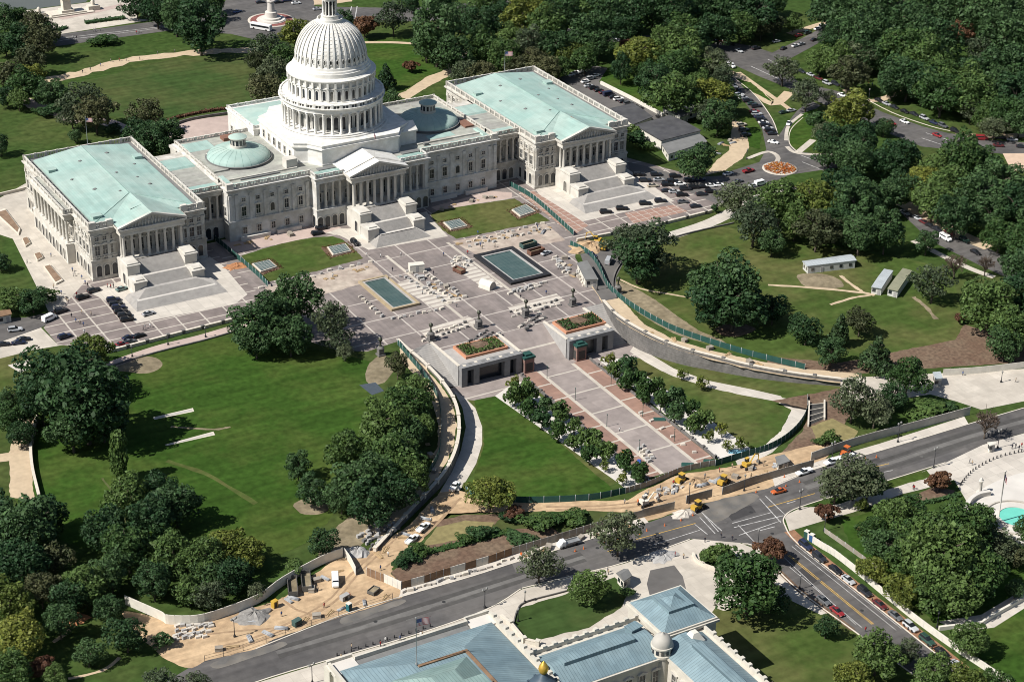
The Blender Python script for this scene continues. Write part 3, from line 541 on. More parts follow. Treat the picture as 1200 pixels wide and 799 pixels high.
def balustrade(b, pts, z0, z1, closed=True):
    n = len(pts)
    for i in range(n if closed else n-1):
        a = V(pts[i]).to_2d() if len(pts[i]) > 2 else V(pts[i]); c = V(pts[(i+1) % n]); d = c-a; L = d.length
        if L < .5: continue
        an = atan2(d.y, d.x); m = a+d*.5
        b.rbox(m.x, m.y, z0, L+.3, .5, .45, an); b.rbox(m.x, m.y, z1-.3, L+.4, .6, .3, an)
        k = max(1, round(L/4.2))
        for j in range(k+1):
            q = a+d*(j/k); b.rbox(q.x, q.y, z0+.01, .95, .62, z1-z0+.12, an)
        bal = int(L/.62)
        for j in range(bal):
            q = a+d*((j+.5)/bal); b.rbox(q.x, q.y, z0+.45, .27, .27, z1-z0-.75, an)
def entab(b, pts, z0, z1, out=.9):
    """architrave, frieze and a stepped cornice round a footprint (CCW)"""
    def off(e):
        n = len(pts); r = []
        for i in range(n):
            p, a, c = V(pts[i]), V(pts[i-1]), V(pts[(i+1) % n]); d1 = (p-a).normalized(); d2 = (c-p).normalized(); n1 = V((d1.y, -d1.x)); n2 = V((d2.y, -d2.x)); q = (n1+n2); q = q/max(.3, (1+n1.dot(n2))); r.append(tuple(p+q*e))
        return r
    h = z1-z0
    b.prism(off(.12), z0, z0+h*.3); b.prism(off(.05), z0+h*.3, z0+h*.62); b.prism(off(.3), z0+h*.62, z0+h*.74); b.prism(off(out*.75), z0+h*.74, z0+h*.86); b.prism(off(out), z0+h*.86, z1)
def dentils(b, x0, x1, y, z, dz=.35):
    k = int((x1-x0)/.9)
    for i in range(k): q = x0+(i+.5)*(x1-x0)/k; b.box(q-.2, q+.2, y-.35, y, z, z+dz)
def flight(b, x0, x1, y0, y1, z0, z1, dx=0.0, side=False):
    """steps from (y0, z0) up to (y1, z1); with dx they also wrap round both sides"""
    n = max(2, round(abs(z1-z0)/.11))
    for i in range(n):
        t = i/n; y = y0+(y1-y0)*t; e = dx*(1-t); b.box(x0-e, x1+e, y, y1+.02*i, (z0 if dx else z0-.5)+.001*i, z0+(z1-z0)*(i+1)/n)
def pediment(b, x0, x1, y0, y1, z0, h, over=.9):
    """gable with raking cornices; tympanum set back"""
    xc = (x0+x1)/2; A, B, T = (x0-over, z0), (x1+over, z0), (xc, z0+h)
    b.poly([(x0, y0, z0), (x1, y0, z0), (xc, y0, z0+h-.3)])
    for P, Q in ((A, T), (B, T)):
        for (ya, yb, dz) in ((y0-over, y1, .0),):
            P2, Q2 = (P[0], P[1]+.75), (Q[0], Q[1]+.75)
            b.poly([(P[0], ya, P[1]), (Q[0], ya, Q[1]), (Q2[0], ya, Q2[1]), (P2[0], ya, P2[1])]); b.poly([(P[0], ya, P[1]), (Q[0], ya, Q[1]), (Q[0], ya+over, Q[1]), (P[0], ya+over, P[1])])
            b.poly([(P2[0], ya, P2[1]), (Q2[0], ya, Q2[1]), (Q2[0], ya+over+.4, Q2[1]), (P2[0], ya+over+.4, P2[1])])
    b.poly([(A[0], y0-over, z0), (A[0], y1, z0), (A[0], y1, z0+.75), (A[0], y0-over, z0+.75)]); b.poly([(B[0], y0-over, z0), (B[0], y1, z0), (B[0], y1, z0+.75), (B[0], y0-over, z0+.75)])
def sculpture(b, x0, x1, y, z0, h, seed=1):
    rnd = random.Random(seed); xc = (x0+x1)/2; W = (x1-x0)/2
    for i in range(17):
        x = x0+2+(x1-x0-4)*i/16; hh = max(.5, (1-abs(x-xc)/W)*h*.78); b.tube((x, y-.25, z0+.05), (x+rnd.uniform(-.3, .3), y-.3, z0+hh*.8), .32, .22, 6); b.lathe(x+rnd.uniform(-.1, .1), y-.35, [(.02, z0+hh*.8), (.24, z0+hh*.88), (.2, z0+hh), (.02, z0+hh*1.06)], 6)
        if i % 2: b.tube((x, y-.3, z0+hh*.6), (x+rnd.uniform(.5, 1.0), y-.35, z0+hh*rnd.uniform(.3, .7)), .15, .12, 5)
cap = thing('capitol_building', 'white domed capitol with green copper roofs, two pedimented wings and broad stairs', 'capitol building')
def cheek(b, m, x, y0, y1, z1, w=4.6):
    b.box(x-w/2, x+w/2, y0, y1, 0, z1-.5); b.box(x-w/2-.35, x+w/2+.35, y0-.35, y1+.35, z1-.5, z1); b.box(x-w/2-.2, x+w/2+.2, y0-.2, y1+.2, 0, .8)
def stairs(xc, hw, y0, name, zt, parent, wide, pyr):
    """two blocks either side of the flights; below them steps that spread on three sides"""
    st = link(name, None, parent)
    yb = y0-8.2; yc = y0-14.0; b = MB()
    flight(b, xc-hw, xc+hw, yb, y0-1.2, zt*.63, zt); b.box(xc-hw, xc+hw, y0-1.2, y0, 0, zt)
    b.box(xc-hw, xc+hw, yb-1.3, yb+.01, 0, zt*.63)
    flight(b, xc-hw, xc+hw, yc, yb-1.3, zt*.36 if pyr else zt*.30, zt*.63)
    if pyr:
        b.box(xc-hw-1.0, xc+hw+1.0, yc-1.4, yc+.01, 0, zt*.36)
        for i in range(14): e = 4.6*(1-i/14); b.box(xc-hw-1-e, xc+hw+1+e, yc-1.4-e, yc+.3+.01*i, .01*i, zt*.18+(zt*.18-.02)*(i+1)/14)
        b.box(xc-hw-6.6, xc+hw+6.6, yc-7.2, yc+.4, .01, zt*.18)
        for i in range(14): e = 4.8*(1-i/14); b.box(xc-hw-6.6-e*.4, xc+hw+6.6+e*.4, yc-7.2-e, yc+.5+.01*i, .01*i, (zt*.18-.02)*(i+1)/14)
    else:
        b.box(xc-hw-.6, xc+hw+.6, yc-1.4, yc+.01, 0, zt*.30)
        for i in range(20): e = 5.0*(1-i/20); b.box(xc-hw-.5-e*.75, xc+hw+.5+e*.75, yc-1.2-e, yc-.02, .01*i, (zt*.30-.03)*(i+1)/20)
    b.build('stair_flight', C_STEP, st)
    c = MB()
    for z, y in ((zt*.63, yb-.65), (zt*.335, yc-.7)): c.box(xc-hw, xc+hw, y-.6, y+.6, z+.03, z+.05)
    if pyr:
        for y, z, e in ((yc-7, zt*.18, 6), ): c.box(xc-hw-e, xc+hw+e, y, y+1.2, z+.02, z+.04)
    c.build('landing', C_CONCW, st)
    for s in (-1, 1):
        x = xc+s*(hw+2.3); k = MB(); cheek(k, None, x, yb+.6, y0-.1, zt+1.1); cheek(k, None, x, yc-.2, yb+.2, zt*.66)
        k.box(x-2.1, x+2.1, yb+1, y0-.6, zt+1.1, zt+1.6)
        for yy in (yc+.6,): k.box(x-1.5, x+1.5, yy, yy+3.4, zt*.66, zt*.66+.5)
        o = k.build('cheek_block', M_TRIM, st)
        for side, f in ((-1, 'S'), (1, 'N')): win('arch', x+side*2.32, y0-4.1, .5, f, st, 'side_arch')
    return st
def wing(sg):
    """one wing, 43.5 m wide and 75 deep; sg = -1 the south one, +1 the north one"""
    nm = 'wing'; P = link(nm, None, cap); xc = sg*92.75; x0, x1 = xc-21.75, xc+21.75; D = 75.0
    fp = [(x0, 0), (x1, 0), (x1, D), (x0, D)]
    b = MB(); b.box(x0-.35, x1+.35, -.35, D+.35, 0, 7.4); b.box(x0-.6, x1+.6, -.6, D+.6, 7.4, 8.0); b.box(x0-.5, x1+.5, -.5, D+.5, 0, 1.0); b.box(x0, x1, 0, D, 8.0, 17.3)
    px0, px1 = xc-12.2, xc+12.2
    # pilasters
    def pil_e(x, y=0, s=-1): b.box(x-.55, x+.55, min(y, y+s*.3), max(y, y+s*.3), 8, 17.3); b.box(x-.75, x+.75, min(y, y+s*.45), max(y, y+s*.45), 15.9, 17.3); b.box(x-.75, x+.75, min(y, y+s*.45), max(y, y+s*.45), 8, 8.9)
    def pil_s(y, x, s): b.box(min(x, x+s*.3), max(x, x+s*.3), y-.55, y+.55, 8, 17.3); b.box(min(x, x+s*.45), max(x, x+s*.45), y-.75, y+.75, 15.9, 17.3)
    for x in (x0+.75, x0+3.7, x0+6.6, px0-.9, px1+.9, x1-6.6, x1-3.7, x1-.75): pil_e(x)
    for i in range(8): pil_e(px0+1.2+i*(px1-px0-2.4)/7)
    entab(b, fp, 17.3, 19.9)
    dentils(b, x0, px0-1.2, -.05, 18.8); dentils(b, px1+1.2, x1, -.05, 18.8)
    outer = x0 if sg < 0 else x1
    for s, X in ((-1, x0), (1, x1)):
        ys = [1, 5, 9, 13, 17]+([] if X == outer else [21+4.2*i for i in range(9)])+[58, 62, 66, 70, 74]
        for y in ys: pil_s(y, X, s)
    o = b.build('wing_walls', M_STONE, P)
    c = MB(); balustrade(c, [(x0+.1, .1), (px0-1, .1)], 19.9, 22.2, False); balustrade(c, [(px1+1, .1), (x1-.1, .1), (x1-.1, D-.1), (x0+.1, D-.1), (x0+.1, .1)], 19.9, 22.2, False)
    for X in (x0+1.2, px0-2, px1+2, x1-1.2): c.box(X-1.1, X+1.1, -.25, 1.3, 19.9, 22.5)
    c.build('balustrade', M_TRIM, P)
    # roof: gutter, low hipped copper roof with a ridge along the wing
    r = MB(); r.box(x0+.6, x1-.6, .8, D-.6, 19.9, 20.25); r.build('gutter', M_RDARK, P)
    r = MB(); e0, e1, f0, f1, zt, zr = x0+2.6, x1-2.6, 2.6, D-3.4, 20.9, 23.4; ya, yb = f0+15.5, f1
    k = [(e0, f0, 20.25), (e1, f0, 20.25), (e1, f1, 20.25), (e0, f1, 20.25), (e0, f0, zt), (e1, f0, zt), (e1, f1, zt), (e0, f1, zt), (xc, ya, zr), (xc, yb, zr)]
    for f in ((0, 1, 5, 4), (1, 2, 6, 5), (2, 3, 7, 6), (3, 0, 4, 7), (4, 5, 8), (5, 6, 9, 8), (6, 7, 9), (7, 4, 8, 9)): r.poly([k[i] for i in f])
    r.build('copper_roof', M_COP, P)
    r = MB()
    for a, d in ((4, 8), (5, 8), (8, 9)): r.tube(V(k[a])+V((0, 0, .04)), V(k[d])+V((0, 0, .04)), .13)
    r.build('ridge_roll', mat('copper_seam', (.22, .33, .29), .7, .1, 1), P)
    for (hx, hy, lx, ly, hh) in ((e0+2.6, 7, 3.4, 3.0, 1.0), (e1-2.4, 55, 3, 3.2, 1.0), (e0+2.4, 57, 3, 3.0, .9)):
        t = MB(); t.box(hx-lx/2, hx+lx/2, hy-ly/2, hy+ly/2, 20.6, 21.5+hh*.6); t.box(hx-lx/2-.15, hx+lx/2+.15, hy-ly/2-.15, hy+ly/2+.15, 21.5+hh*.6, 21.7+hh*.6); t.build('roof_hatch', M_COPD, P)
    for k_ in range(9):
        hx, hy = xc+(-9, 7, -5, 11, -13, 3, 13, -2, 9)[k_], (30, 62, 58, 26, 44, 40, 48, 22, 34)[k_]; t = MB(); t.rbox(hx, hy, 20.9, 1.5-.09*k_, 1.1-.05*k_, 23.3-abs(hx-xc)*.13-20.9+.3, .5); t.build('roof_vent', M_RDARK, P)
    # east portico
    b = MB(); yp = -4.4; b.box(px0-.5, px1+.5, yp-.9, -.4, 0, 7.4); b.box(px0-.7, px1+.7, yp-1.1, -.62, 7.4, 8.0)
    q = [(px0, yp-.6), (px1, yp-.6), (px1, -.03), (px0, -.03)]; entab(b, q, 17.3, 19.9, .8); dentils(b, px0, px1, yp-.7, 18.8)
    pediment(b, px0, px1, yp-.3, 3.0, 19.9, 4.0); sculpture(b, px0, px1, yp-.3, 19.9, 4.0, 3+sg)
    b.build('portico', M_TRIM, P)
    t = MB(); a, d = px0-.6, px1+.6
    t.poly([(a, yp-1, 20.68), (xc, yp-1, 24.68), (xc, 17, 24.0), (a, 3, 20.75)]); t.poly([(d, yp-1, 20.68), (xc, yp-1, 24.68), (xc, 17, 24.0), (d, 3, 20.75)]); t.build('portico_roof', M_COP, P)
    t = MB(); t.poly([(xc-4+sg, 4, 23.62-.55+.1), (xc+.1, 4, 24.42), (xc+.1, 9, 24.3), (xc-3.4+sg, 8, 23.4)]); t.build('patched_roof', M_RUST if sg > 0 else M_COPD, P)
    for i in range(8): column(9.3, .56, px0+1.2+i*(px1-px0-2.4)/7, yp+.2, 8.0, P)
    for x in (px0+1.2, px1-1.2): column(9.3, .56, x, -1.7, 8.0, P)
    for i in range(7):
        x = px0+1.2+(i+.5)*(px1-px0-2.4)/7; win('door' if i in (2, 3, 4) else 'tall', x, -.01, 8.1 if i in (2, 3, 4) else 9.6, 'E', P)
    for X in ((x0+2.25), (x0+5.15), (x0+8.1), (x1-2.25), (x1-5.15), (x1-8.1)):
        win('tall', X, -.01, 9.6, 'E', P); win('small', X, -.01, 15.2, 'E', P); win('arch_t', X, -.36, 1.3, 'E', P)
    for X, s, f in ((x0, -1, 'S'), (x1, 1, 'N')):
        inner = X != outer
        for y in (3, 7, 11, 15)+((60, 64, 68, 72) if f == 'S' else ()):
            if sg < 0 and f == 'N' : 
                if y > 20: continue
            win('tall', X, y, 9.6, f, P); win('small', X, y, 15.2, f, P); win('arch_t', X+s*.36, y, 1.3, f, P)
    stairs(xc, 8.6, yp-.9, 'staircase', 8.0, P, 0, True)
    # the side colonnade on the outer face
    if sg < 0:
        b = MB(); X = x0-3.4; b.box(X, x0-.4, 18, 57, 0, 7.4); b.box(X-.25, x0-.62, 17.8, 57.2, 7.4, 8.0); entab(b, [(X, 18), (x0-.06, 18), (x0-.06, 57), (X, 57)], 17.3, 19.9, .8)
        balustrade(b, [(X+.1, 56.8), (X+.1, 18.2), (x0-.3, 18.2)], 19.9, 21.6, False); b.build('side_portico', M_TRIM, P)
        t = MB(); t.box(X+.6, x0-.1, 18.6, 56.4, 19.9, 20.2); t.build('side_portico_roof', M_RGREY, P)
        for i in range(10): column(9.3, .56, X+.9, 19.2+i*36.6/9, 8.0, P); 
        for i in range(9): win('arch', X-.01, 21.2+i*36.6/9, .6, 'S', P, 'arch_opening'); win('tall', x0-.01, 21.2+i*36.6/9, 9.4, 'S', P)
    else:
        for i in range(8): win('tall', x0, 23.1+4.2*i, 9.6, 'S', P)
    return P
for s_ in (-1, 1): wing(s_)
# central block
cb = link('central_block', None, cap); b = MB()
b.box(-58, 58, 8.5, 62, 0, 8.0); b.box(-58.35, 58.35, 8.15, 62, 7.5, 8.1); b.box(-57.8, 57.8, 8.7, 62, 8.1, 18.6)
entab(b, [(-57.8, 8.7), (57.8, 8.7), (57.8, 62), (-57.8, 62)], 18.6, 21.0, 1.0); dentils(b, -57.5, -24, 8.6, 20.0); dentils(b, 24, 57.5, 8.6, 20.0)
for x in (-57, -54.6, -25.5, 25.5, 54.6, 57): b.box(x-.6, x+.6, 8.35, 8.7, 8.1, 18.6); b.box(x-.75, x+.75, 8.2, 8.7, 17.2, 18.6)
for i in range(1, 5):
    for s in (-1, 1): x = s*(25.5+29.1*i/5); b.box(x-.5, x+.5, 8.4, 8.7, 8.1, 18.6); b.box(x-.65, x+.65, 8.3, 8.7, 17.3, 18.6)
for s in (-1, 1):
    for y in (9.5, 13.5): b.box(s*57.8-.35, s*57.8+.35, y-.6, y+.6, 8.1, 18.6)
b.build('central_walls', M_STONE2, cb)
c = MB()
for s in (-1, 1): 
    pp = [(s*24.3, 8.9), (s*57.6, 8.9), (s*57.6, 17)]; balustrade(c, pp, 21.0, 22.9, False)
c.box(-58.3, -55.5, 8.3, 10, 21, 23.3); c.box(55.5, 58.3, 8.3, 10, 21, 23.3)
balustrade(c, [(57.6, 17), (57.6, 61.8), (-57.6, 61.8), (-57.6, 17)], 21, 22.6, False); c.build('balustrade', M_TRIM, cb)
r = MB(); r.box(-57, 57, 9.6, 61, 20.9, 21.3); r.build('flat_roof', M_RGREY, cb)
for (x0, x1, y0, y1, z) in ((-56.5, -25, 10.4, 13.0, 21.9), (25, 56.5, 10.4, 13.0, 21.9), (-56.6, -54, 13.2, 22, 21.9), (54, 56.6, 13.2, 22, 21.9), (-56.5, -45, 50, 60, 21.5), (33, 45, 19, 24, 21.5), (-24, -12, 6, 8.6, 21.8), (12.5, 24, 6, 8.6, 21.8)):
    r = MB(); r.prism([(x0, y0), (x1, y0), (x1, y1), (x0, y1)], 21.2, z, [(x0+.5, y0+.8), (x1-.5, y0+.8), (x1-.5, y1-.8), (x0+.5, y1-.8)]); r.build('copper_strip_roof', M_COP, cb)
rnd = random.Random(5)
for (x0, x1, y0, y1, z, m) in ((-30, -25.5, 17, 21, 25, M_TRIM), (-50, -34, 14.5, 15.3, 21.8, M_RDARK), (-54, -26, 16.0, 16.6, 21.9, M_STONE), (26, 54, 16.0, 16.7, 21.9, M_STONE), (-20, -13, 9.5, 12, 21.7, M_RDARK), (16, 24, 9.5, 12, 21.8, M_RDARK), (28, 30, 14, 15.2, 22.4, M_RDARK), (52, 56, 24, 32, 22.0, M_RUST), (-56, -50, 26, 40, 21.9, M_RGREY), (-52, -47, 42, 44, 22.5, M_TRIM), (-40, -32, 55, 59, 22.6, M_RUST), (44, 50, 50, 58, 22.2, M_RGREY)):
    r = MB(); r.box(x0, x1, y0, y1, 21.2, z); r.build('roof_housing', m, cb)
for s in (-1, 1):
    for i in range(5):
        x = s*(25.5+29.1*(i+.5)/5)
        win('arch_s' if i == 2 else 'tall', x, 8.7, 9.6, 'E', cb); win('small', x, 8.7, 15.4, 'E', cb); win('ground', x, 8.49, 2.4, 'E', cb)
    b = MB(); b.box(s*41-13 if s < 0 else s*41-14, s*41-1 if s < 0 else s*41-2, 6.9, 8.1, 0, 1.5); b.box(s*41+2, s*41+12, 6.9, 8.1, 0, 1.6); b.build('areaway_wall', C_CONCW, cb)
    win('tall', s*57.8, 11.5, 9.6, 'S' if s < 0 else 'N', cb)
# the projecting centre with its arcade and colonnades
b = MB(); b.box(-24, 24, 3.4, 8.4, 0, 7.5); b.box(-24.3, 24.3, 3.1, 8.14, 7.5, 8.1); b.box(-24, 24, 7.6, 8.68, 8.1, 18.6)
entab(b, [(-24, 3.7), (24, 3.7), (24, 8.66), (-24, 8.66)], 18.6, 21.0, .9); dentils(b, -24, 24, 3.6, 20.0)
balustrade(b, [(-23.8, 8.6), (-23.8, 3.9), (-12.5, 3.9)], 21, 22.6, False); balustrade(b, [(23.8, 8.6), (23.8, 3.9), (12.5, 3.9)], 21, 22.6, False)
for x in (-23.3, 23.3): b.box(x-.6, x+.6, 3.7, 8.6, 8.1, 18.6)
b.build('centre_front', M_STONE2, cb)
r = MB(); r.box(-23.2, 23.2, 4.4, 9.5, 21.0, 21.4); r.build('centre_roof', M_COP, cb)
for s in (-1, 1):
    for i in range(4):
        x = s*(13.7+3.0*i); column(10.5, .58, x, 4.6, 8.1, cb); win('arch', x-s*1.5+s*1.5, 3.39, .5, 'E', cb, 'arch_opening')
        if i < 3: win('tall', s*(15.2+3.0*i), 7.6, 9.4, 'E', cb)
    win('arch', s*24.0, 5.9, .6, 'S' if s < 0 else 'N', cb, 'arch_opening')
b = MB(); yp = -1.4; b.box(-11.8, 11.8, yp-.6, 3.38, 0, 7.5); b.box(-12, 12, yp-.8, 3.08, 7.5, 8.1)
entab(b, [(-11.6, yp-.3), (11.6, yp-.3), (11.6, 3.6), (-11.6, 3.6)], 18.6, 21.01, .9); dentils(b, -11.6, 11.6, yp-.4, 20.0)
pediment(b, -11.7, 11.7, yp, 9, 21.0, 4.2, .8); sculpture(b, -11.7, 11.7, yp, 21.0, 4.2, 9); b.build('portico', M_TRIM, cb)
t = MB()
for s in (-1, 1): t.poly([(s*12.6, yp-.9, 21.78), (0, yp-.9, 25.98), (0, 13, 25.98), (s*12.6, 13, 21.78)]); 
t.poly([(-12.5, 13, 21.7), (12.5, 13, 21.7), (0, 13, 25.9)]); t.build('portico_roof', M_WHITE, cb)
t = MB(); 
for s in (-1, 1): t.poly([(s*6.5, 1.8, 24.2), (0, 1.8, 26.3), (0, 2.3, 26.3), (s*12.6, 2.3, 22.1), (s*12.6, 1.8, 22.1)])
t.build('roof_step', M_TRIM, cb)
for i in range(8):
    x = -10.3+20.6*i/7; column(10.5, .6, x, yp+.7, 8.1, cb)
    if i in (0, 1, 2, 5, 6, 7): column(10.5, .6, x, 4.4, 8.1, cb)
for i in range(3): win('door', -6+6*i, 7.59, 8.3, 'E', cb)
for x in (-9.3, 9.3): win('tall', x, 7.59, 9.4, 'E', cb)
stairs(0, 7.4, -2.0, 'staircase', 7.9, cb, 0, False)
# links between the centre and the wings
for s in (-1, 1):
    P = link('connecting_corridor', None, cap); a, c = (58.1, 70.9) if s > 0 else (-70.9, -58.1); b = MB()
    b.box(a, c, 17, 56, 0, 18.4); b.box(a, c, 13.6, 17, 0, 7.5); b.box(a+.02, c-.02, 13.3, 17, 7.5, 8.0); entab(b, [(a, 13.8), (c, 13.8), (c, 56), (a, 56)], 17.6, 19.9, .02); b.box(a, c, 13.1, 13.8, 19.2, 19.9)
    balustrade(b, [(a+.3, 14), (c-.3, 14)], 19.9, 21.6, False); b.build('corridor_walls', M_STONE, P)
    r = MB(); r.box(a+.2, c-.2, 15, 50, 19.9, 20.3); r.build('flat_roof', M_RGREY, P)
    for v0, v1 in ((14.8, 19.5), (38, 49)): r = MB(); r.prism([(a+.5, v0), (c-.5, v0), (c-.5, v1), (a+.5, v1)], 20.2, 20.9, [(a+1, v0+.8), (c-1, v0+.8), (c-1, v1-.9), (a+1, v1-.9)]); r.build('copper_strip_roof', M_COP, P)
    for i in range(4): column(9.4, .55, a+1.9+i*(c-a-3.8)/3, 14.7, 8.0, P)
    for i in range(3): x = a+1.9+(i+.5)*(c-a-3.8)/3; win('tall', x, 17, 9.4, 'E', P); win('arch', x, 13.59, .5, 'E', P, 'arch_opening')
# western projection
wb = link('west_block', None, cap); b = MB(); b.box(-27, 27, 55, 82, 0, 22.5); entab(b, [(-27, 55), (27, 55), (27, 82), (-27, 82)], 22.5, 24.4, .7); balustrade(b, [(-26.8, 55.3), (26.8, 55.3), (26.8, 81.8), (-26.8, 81.8)], 24.4, 25.6); b.build('west_walls', M_WHITE, wb)
r = MB(); r.prism([(-26, 56), (26, 56), (26, 81), (-26, 81)], 24.3, 26.3, [(-14, 67), (14, 67), (14, 70), (-14, 70)]); r.build('copper_roof', M_COPD, wb)
for y in (60, 66, 72, 78): win('plain', -27.01, y, 15, 'S', wb)
for s in (-1, 1):
    b = MB(); b.box(s*50-8, s*50+8, 60, 67, 0, 18); b.box(s*50-8.4, s*50+8.4, 60, 67.4, 18, 19); b.build('west_bay', M_TRIM, wb)
    # saucer domes over the old chambers
    P = link('saucer_dome', None, cap); x, y = s*41.5, 36.5
    b = MB(); b.lathe(x, y, [(12.5, 21), (12.5, 22.0), (12.9, 22.05), (12.9, 22.25)], 48, sharp=True); b.build('drum', M_RDARK, P)
    b = MB(); b.lathe(x, y, [(12.3*cos(t*pi/2/8), 22.25+4.0*sin(t*pi/2/8)) for t in range(0, 9)][:-1]+[(2.4, 26.2)], 48); b.build('dome_shell', M_COPD, P)
    b = MB()
    for k in range(24): t = k*pi/12; b.path([(x+12.3*cos(u*pi/16)*cos(t), y+12.3*cos(u*pi/16)*sin(t), 22.29+4.0*sin(u*pi/16)) for u in range(0, 7)], .05, 3)
    b.build('dome_seams', MATS['copper_seam'], P)
    b = MB(); b.lathe(x, y, [(3.2, 25.4), (3.2, 27.0), (2.9, 27.0), (2.9, 29.6), (3.6, 29.7), (3.7, 30.1)], 24, sharp=True); b.build('lantern', M_TRIM, P)
    b = MB(); b.lathe(x, y, [(3.6, 30.1), (2.2, 30.8), (.02, 31.1)], 24); b.build('lantern_cap', M_COPD, P)
    for k in range(12): t = k*pi/6; link('lantern_window', wmesh('lant') if 'lant' in WMESH else WMESH.setdefault('lant', (lambda q: (setattr(q, 'm', 0), q.box(-.42, .42, -.08, 0, 0, 1.9), q.mesh('lantern_window', M_GLASS))[2])(MB())), P, (x+2.88*cos(t), y+2.88*sin(t), 27.2), t+pi/2)
# ---------------------------------------------------------------- the great dome
dm = link('dome', None, cap); DX, DY = -.5, 38.0
def dl(name, prof, n=72, m=None, sharp=True, smooth=True):
    b = MB(); b.lathe(DX, DY, prof, n, smooth, sharp); return b.build(name, m or M_WHITE, dm)
def notched(A, N, B):   # square with cut corners
    q = [(-B, -A), (B, -A), (N, -N+1), (A, -B), (A, B), (N, N-1), (B, A), (-B, A), (-N, N-1), (-A, B), (-A, -B), (-N, -N+1)]; return [(DX+.3+x, DY+y) for x, y in q]
b = MB(); sk = lambda e: notched(24.6+e, 20+e*.6, 16.4+e*.5)
b.prism(sk(0), 20, 27.4); b.prism(sk(.3), 20.5, 22.0); b.prism(sk(.35), 27.4, 27.8); b.prism(sk(.75), 27.8, 28.3); b.prism(sk(.1), 28.3, 29.2); b.prism(sk(.3), 29.2, 29.5); b.build('dome_base', M_WHITE, dm)
for k in range(6):
    win('plain', DX-24.3, DY-13+5*k, 22.4, 'S', dm)
g = MB(); g.box(DX+12, DX+27.5, DY-19, DY-12, 21, 27); g.poly([(DX+27.5, DY-19.6, 27), (DX+27.5, DY-11.4, 27), (DX+27.5, DY-15.5, 29.6)])
for ya in (-19.6, -11.4): g.poly([(DX+12, DY+ya, 27), (DX+27.8, DY+ya, 27), (DX+27.8, DY-15.5, 29.7), (DX+12, DY-15.5, 29.7)])
g.box(DX+12, DX+27.8, DY-19.6, DY-11.4, 26.4, 27); g.build('dome_gable', M_WHITE, dm)
dl('dome_podium', [(22.6, 28), (22.6, 29.3), (22.0, 29.4), (22.0, 30), (21.2, 30.1), (21.2, 30.4)])  # steps under the colonnade
dl('peristyle_floor', [(21.2, 27.4), (21.2, 30.5), (20.6, 30.6), (16.0, 30.6)])
dl('drum_wall', [(16.2, 30.5), (16.2, 39.6)])
for k in range(36):
    t = 2*pi*(k+.5)/36; column(8.3, .52, DX+19.5*cos(t), DY+19.5*sin(t), 30.6, dm, M_WHITE, 10)
    t2 = 2*pi*k/36; win('dome_arch', DX+16.25*cos(t2), DY+16.25*sin(t2), 31.2, t2+pi/2, dm)
dl('peristyle_entablature', [(16.2, 38.9), (20.0, 38.9), (20.0, 39.6), (20.15, 39.6), (20.15, 40.4), (20.5, 40.5), (20.9, 40.9), (21.0, 41.2), (20.7, 41.25), (17.0, 41.25)])
b = MB()
for k in range(108):
    t = 2*pi*k/108; b.rbox(DX+20.2*cos(t), DY+20.2*sin(t), 41.25, .32, .32, 1.15, t)
for k in range(36):
    t = 2*pi*(k+.5)/36; b.rbox(DX+20.2*cos(t), DY+20.2*sin(t), 41.25, .75, .9, 1.6, t)
b.lathe(DX, DY, [(20.55, 42.4), (20.55, 42.7), (19.9, 42.7), (19.9, 42.4)], 72, True, True); b.build('dome_balustrade', M_WHITE, dm)
dl('attic_wall', [(17.6, 41.2), (17.6, 42.6), (17.0, 42.7), (16.6, 42.8), (16.6, 47.6), (17.0, 47.7), (17.0, 48.1), (16.4, 48.2), (16.4, 50.3), (17.4, 50.4), (17.6, 50.8), (17.6, 51.1), (16.4, 51.3)])
for k in range(36):
    t = 2*pi*(k+.5)/36; win('drum', DX+16.62*cos(t), DY+16.62*sin(t), 43.3, t+pi/2, dm)
b = MB()
for k in range(36):
    t = 2*pi*k/36; b.rbox(DX+16.75*cos(t), DY+16.75*sin(t), 42.8, .55, .95, 4.9, t); b.rbox(DX+16.9*cos(t), DY+16.9*sin(t), 48.2, 1.1, .8, 2.15, t)
b.build('drum_pilasters', M_WHITE, dm)
dl('upper_attic', [(16.5, 51.2), (16.2, 51.5), (15.6, 51.7), (15.5, 53.2), (15.2, 53.3), (15.0, 54.0), (14.6, 54.3), (14.4, 55.2), (13.9, 55.4)])
sh = [(13.85*cos(a)**.86 if a < 1.5 else 0, 55.0+15.6*sin(a)) for a in [i*pi/2/16 for i in range(17)]]
sh = [q for q in sh if q[0] > 4.6]+[(4.6, 70.0)]
dl('dome_shell', sh, 72, sharp=False)
b = MB()
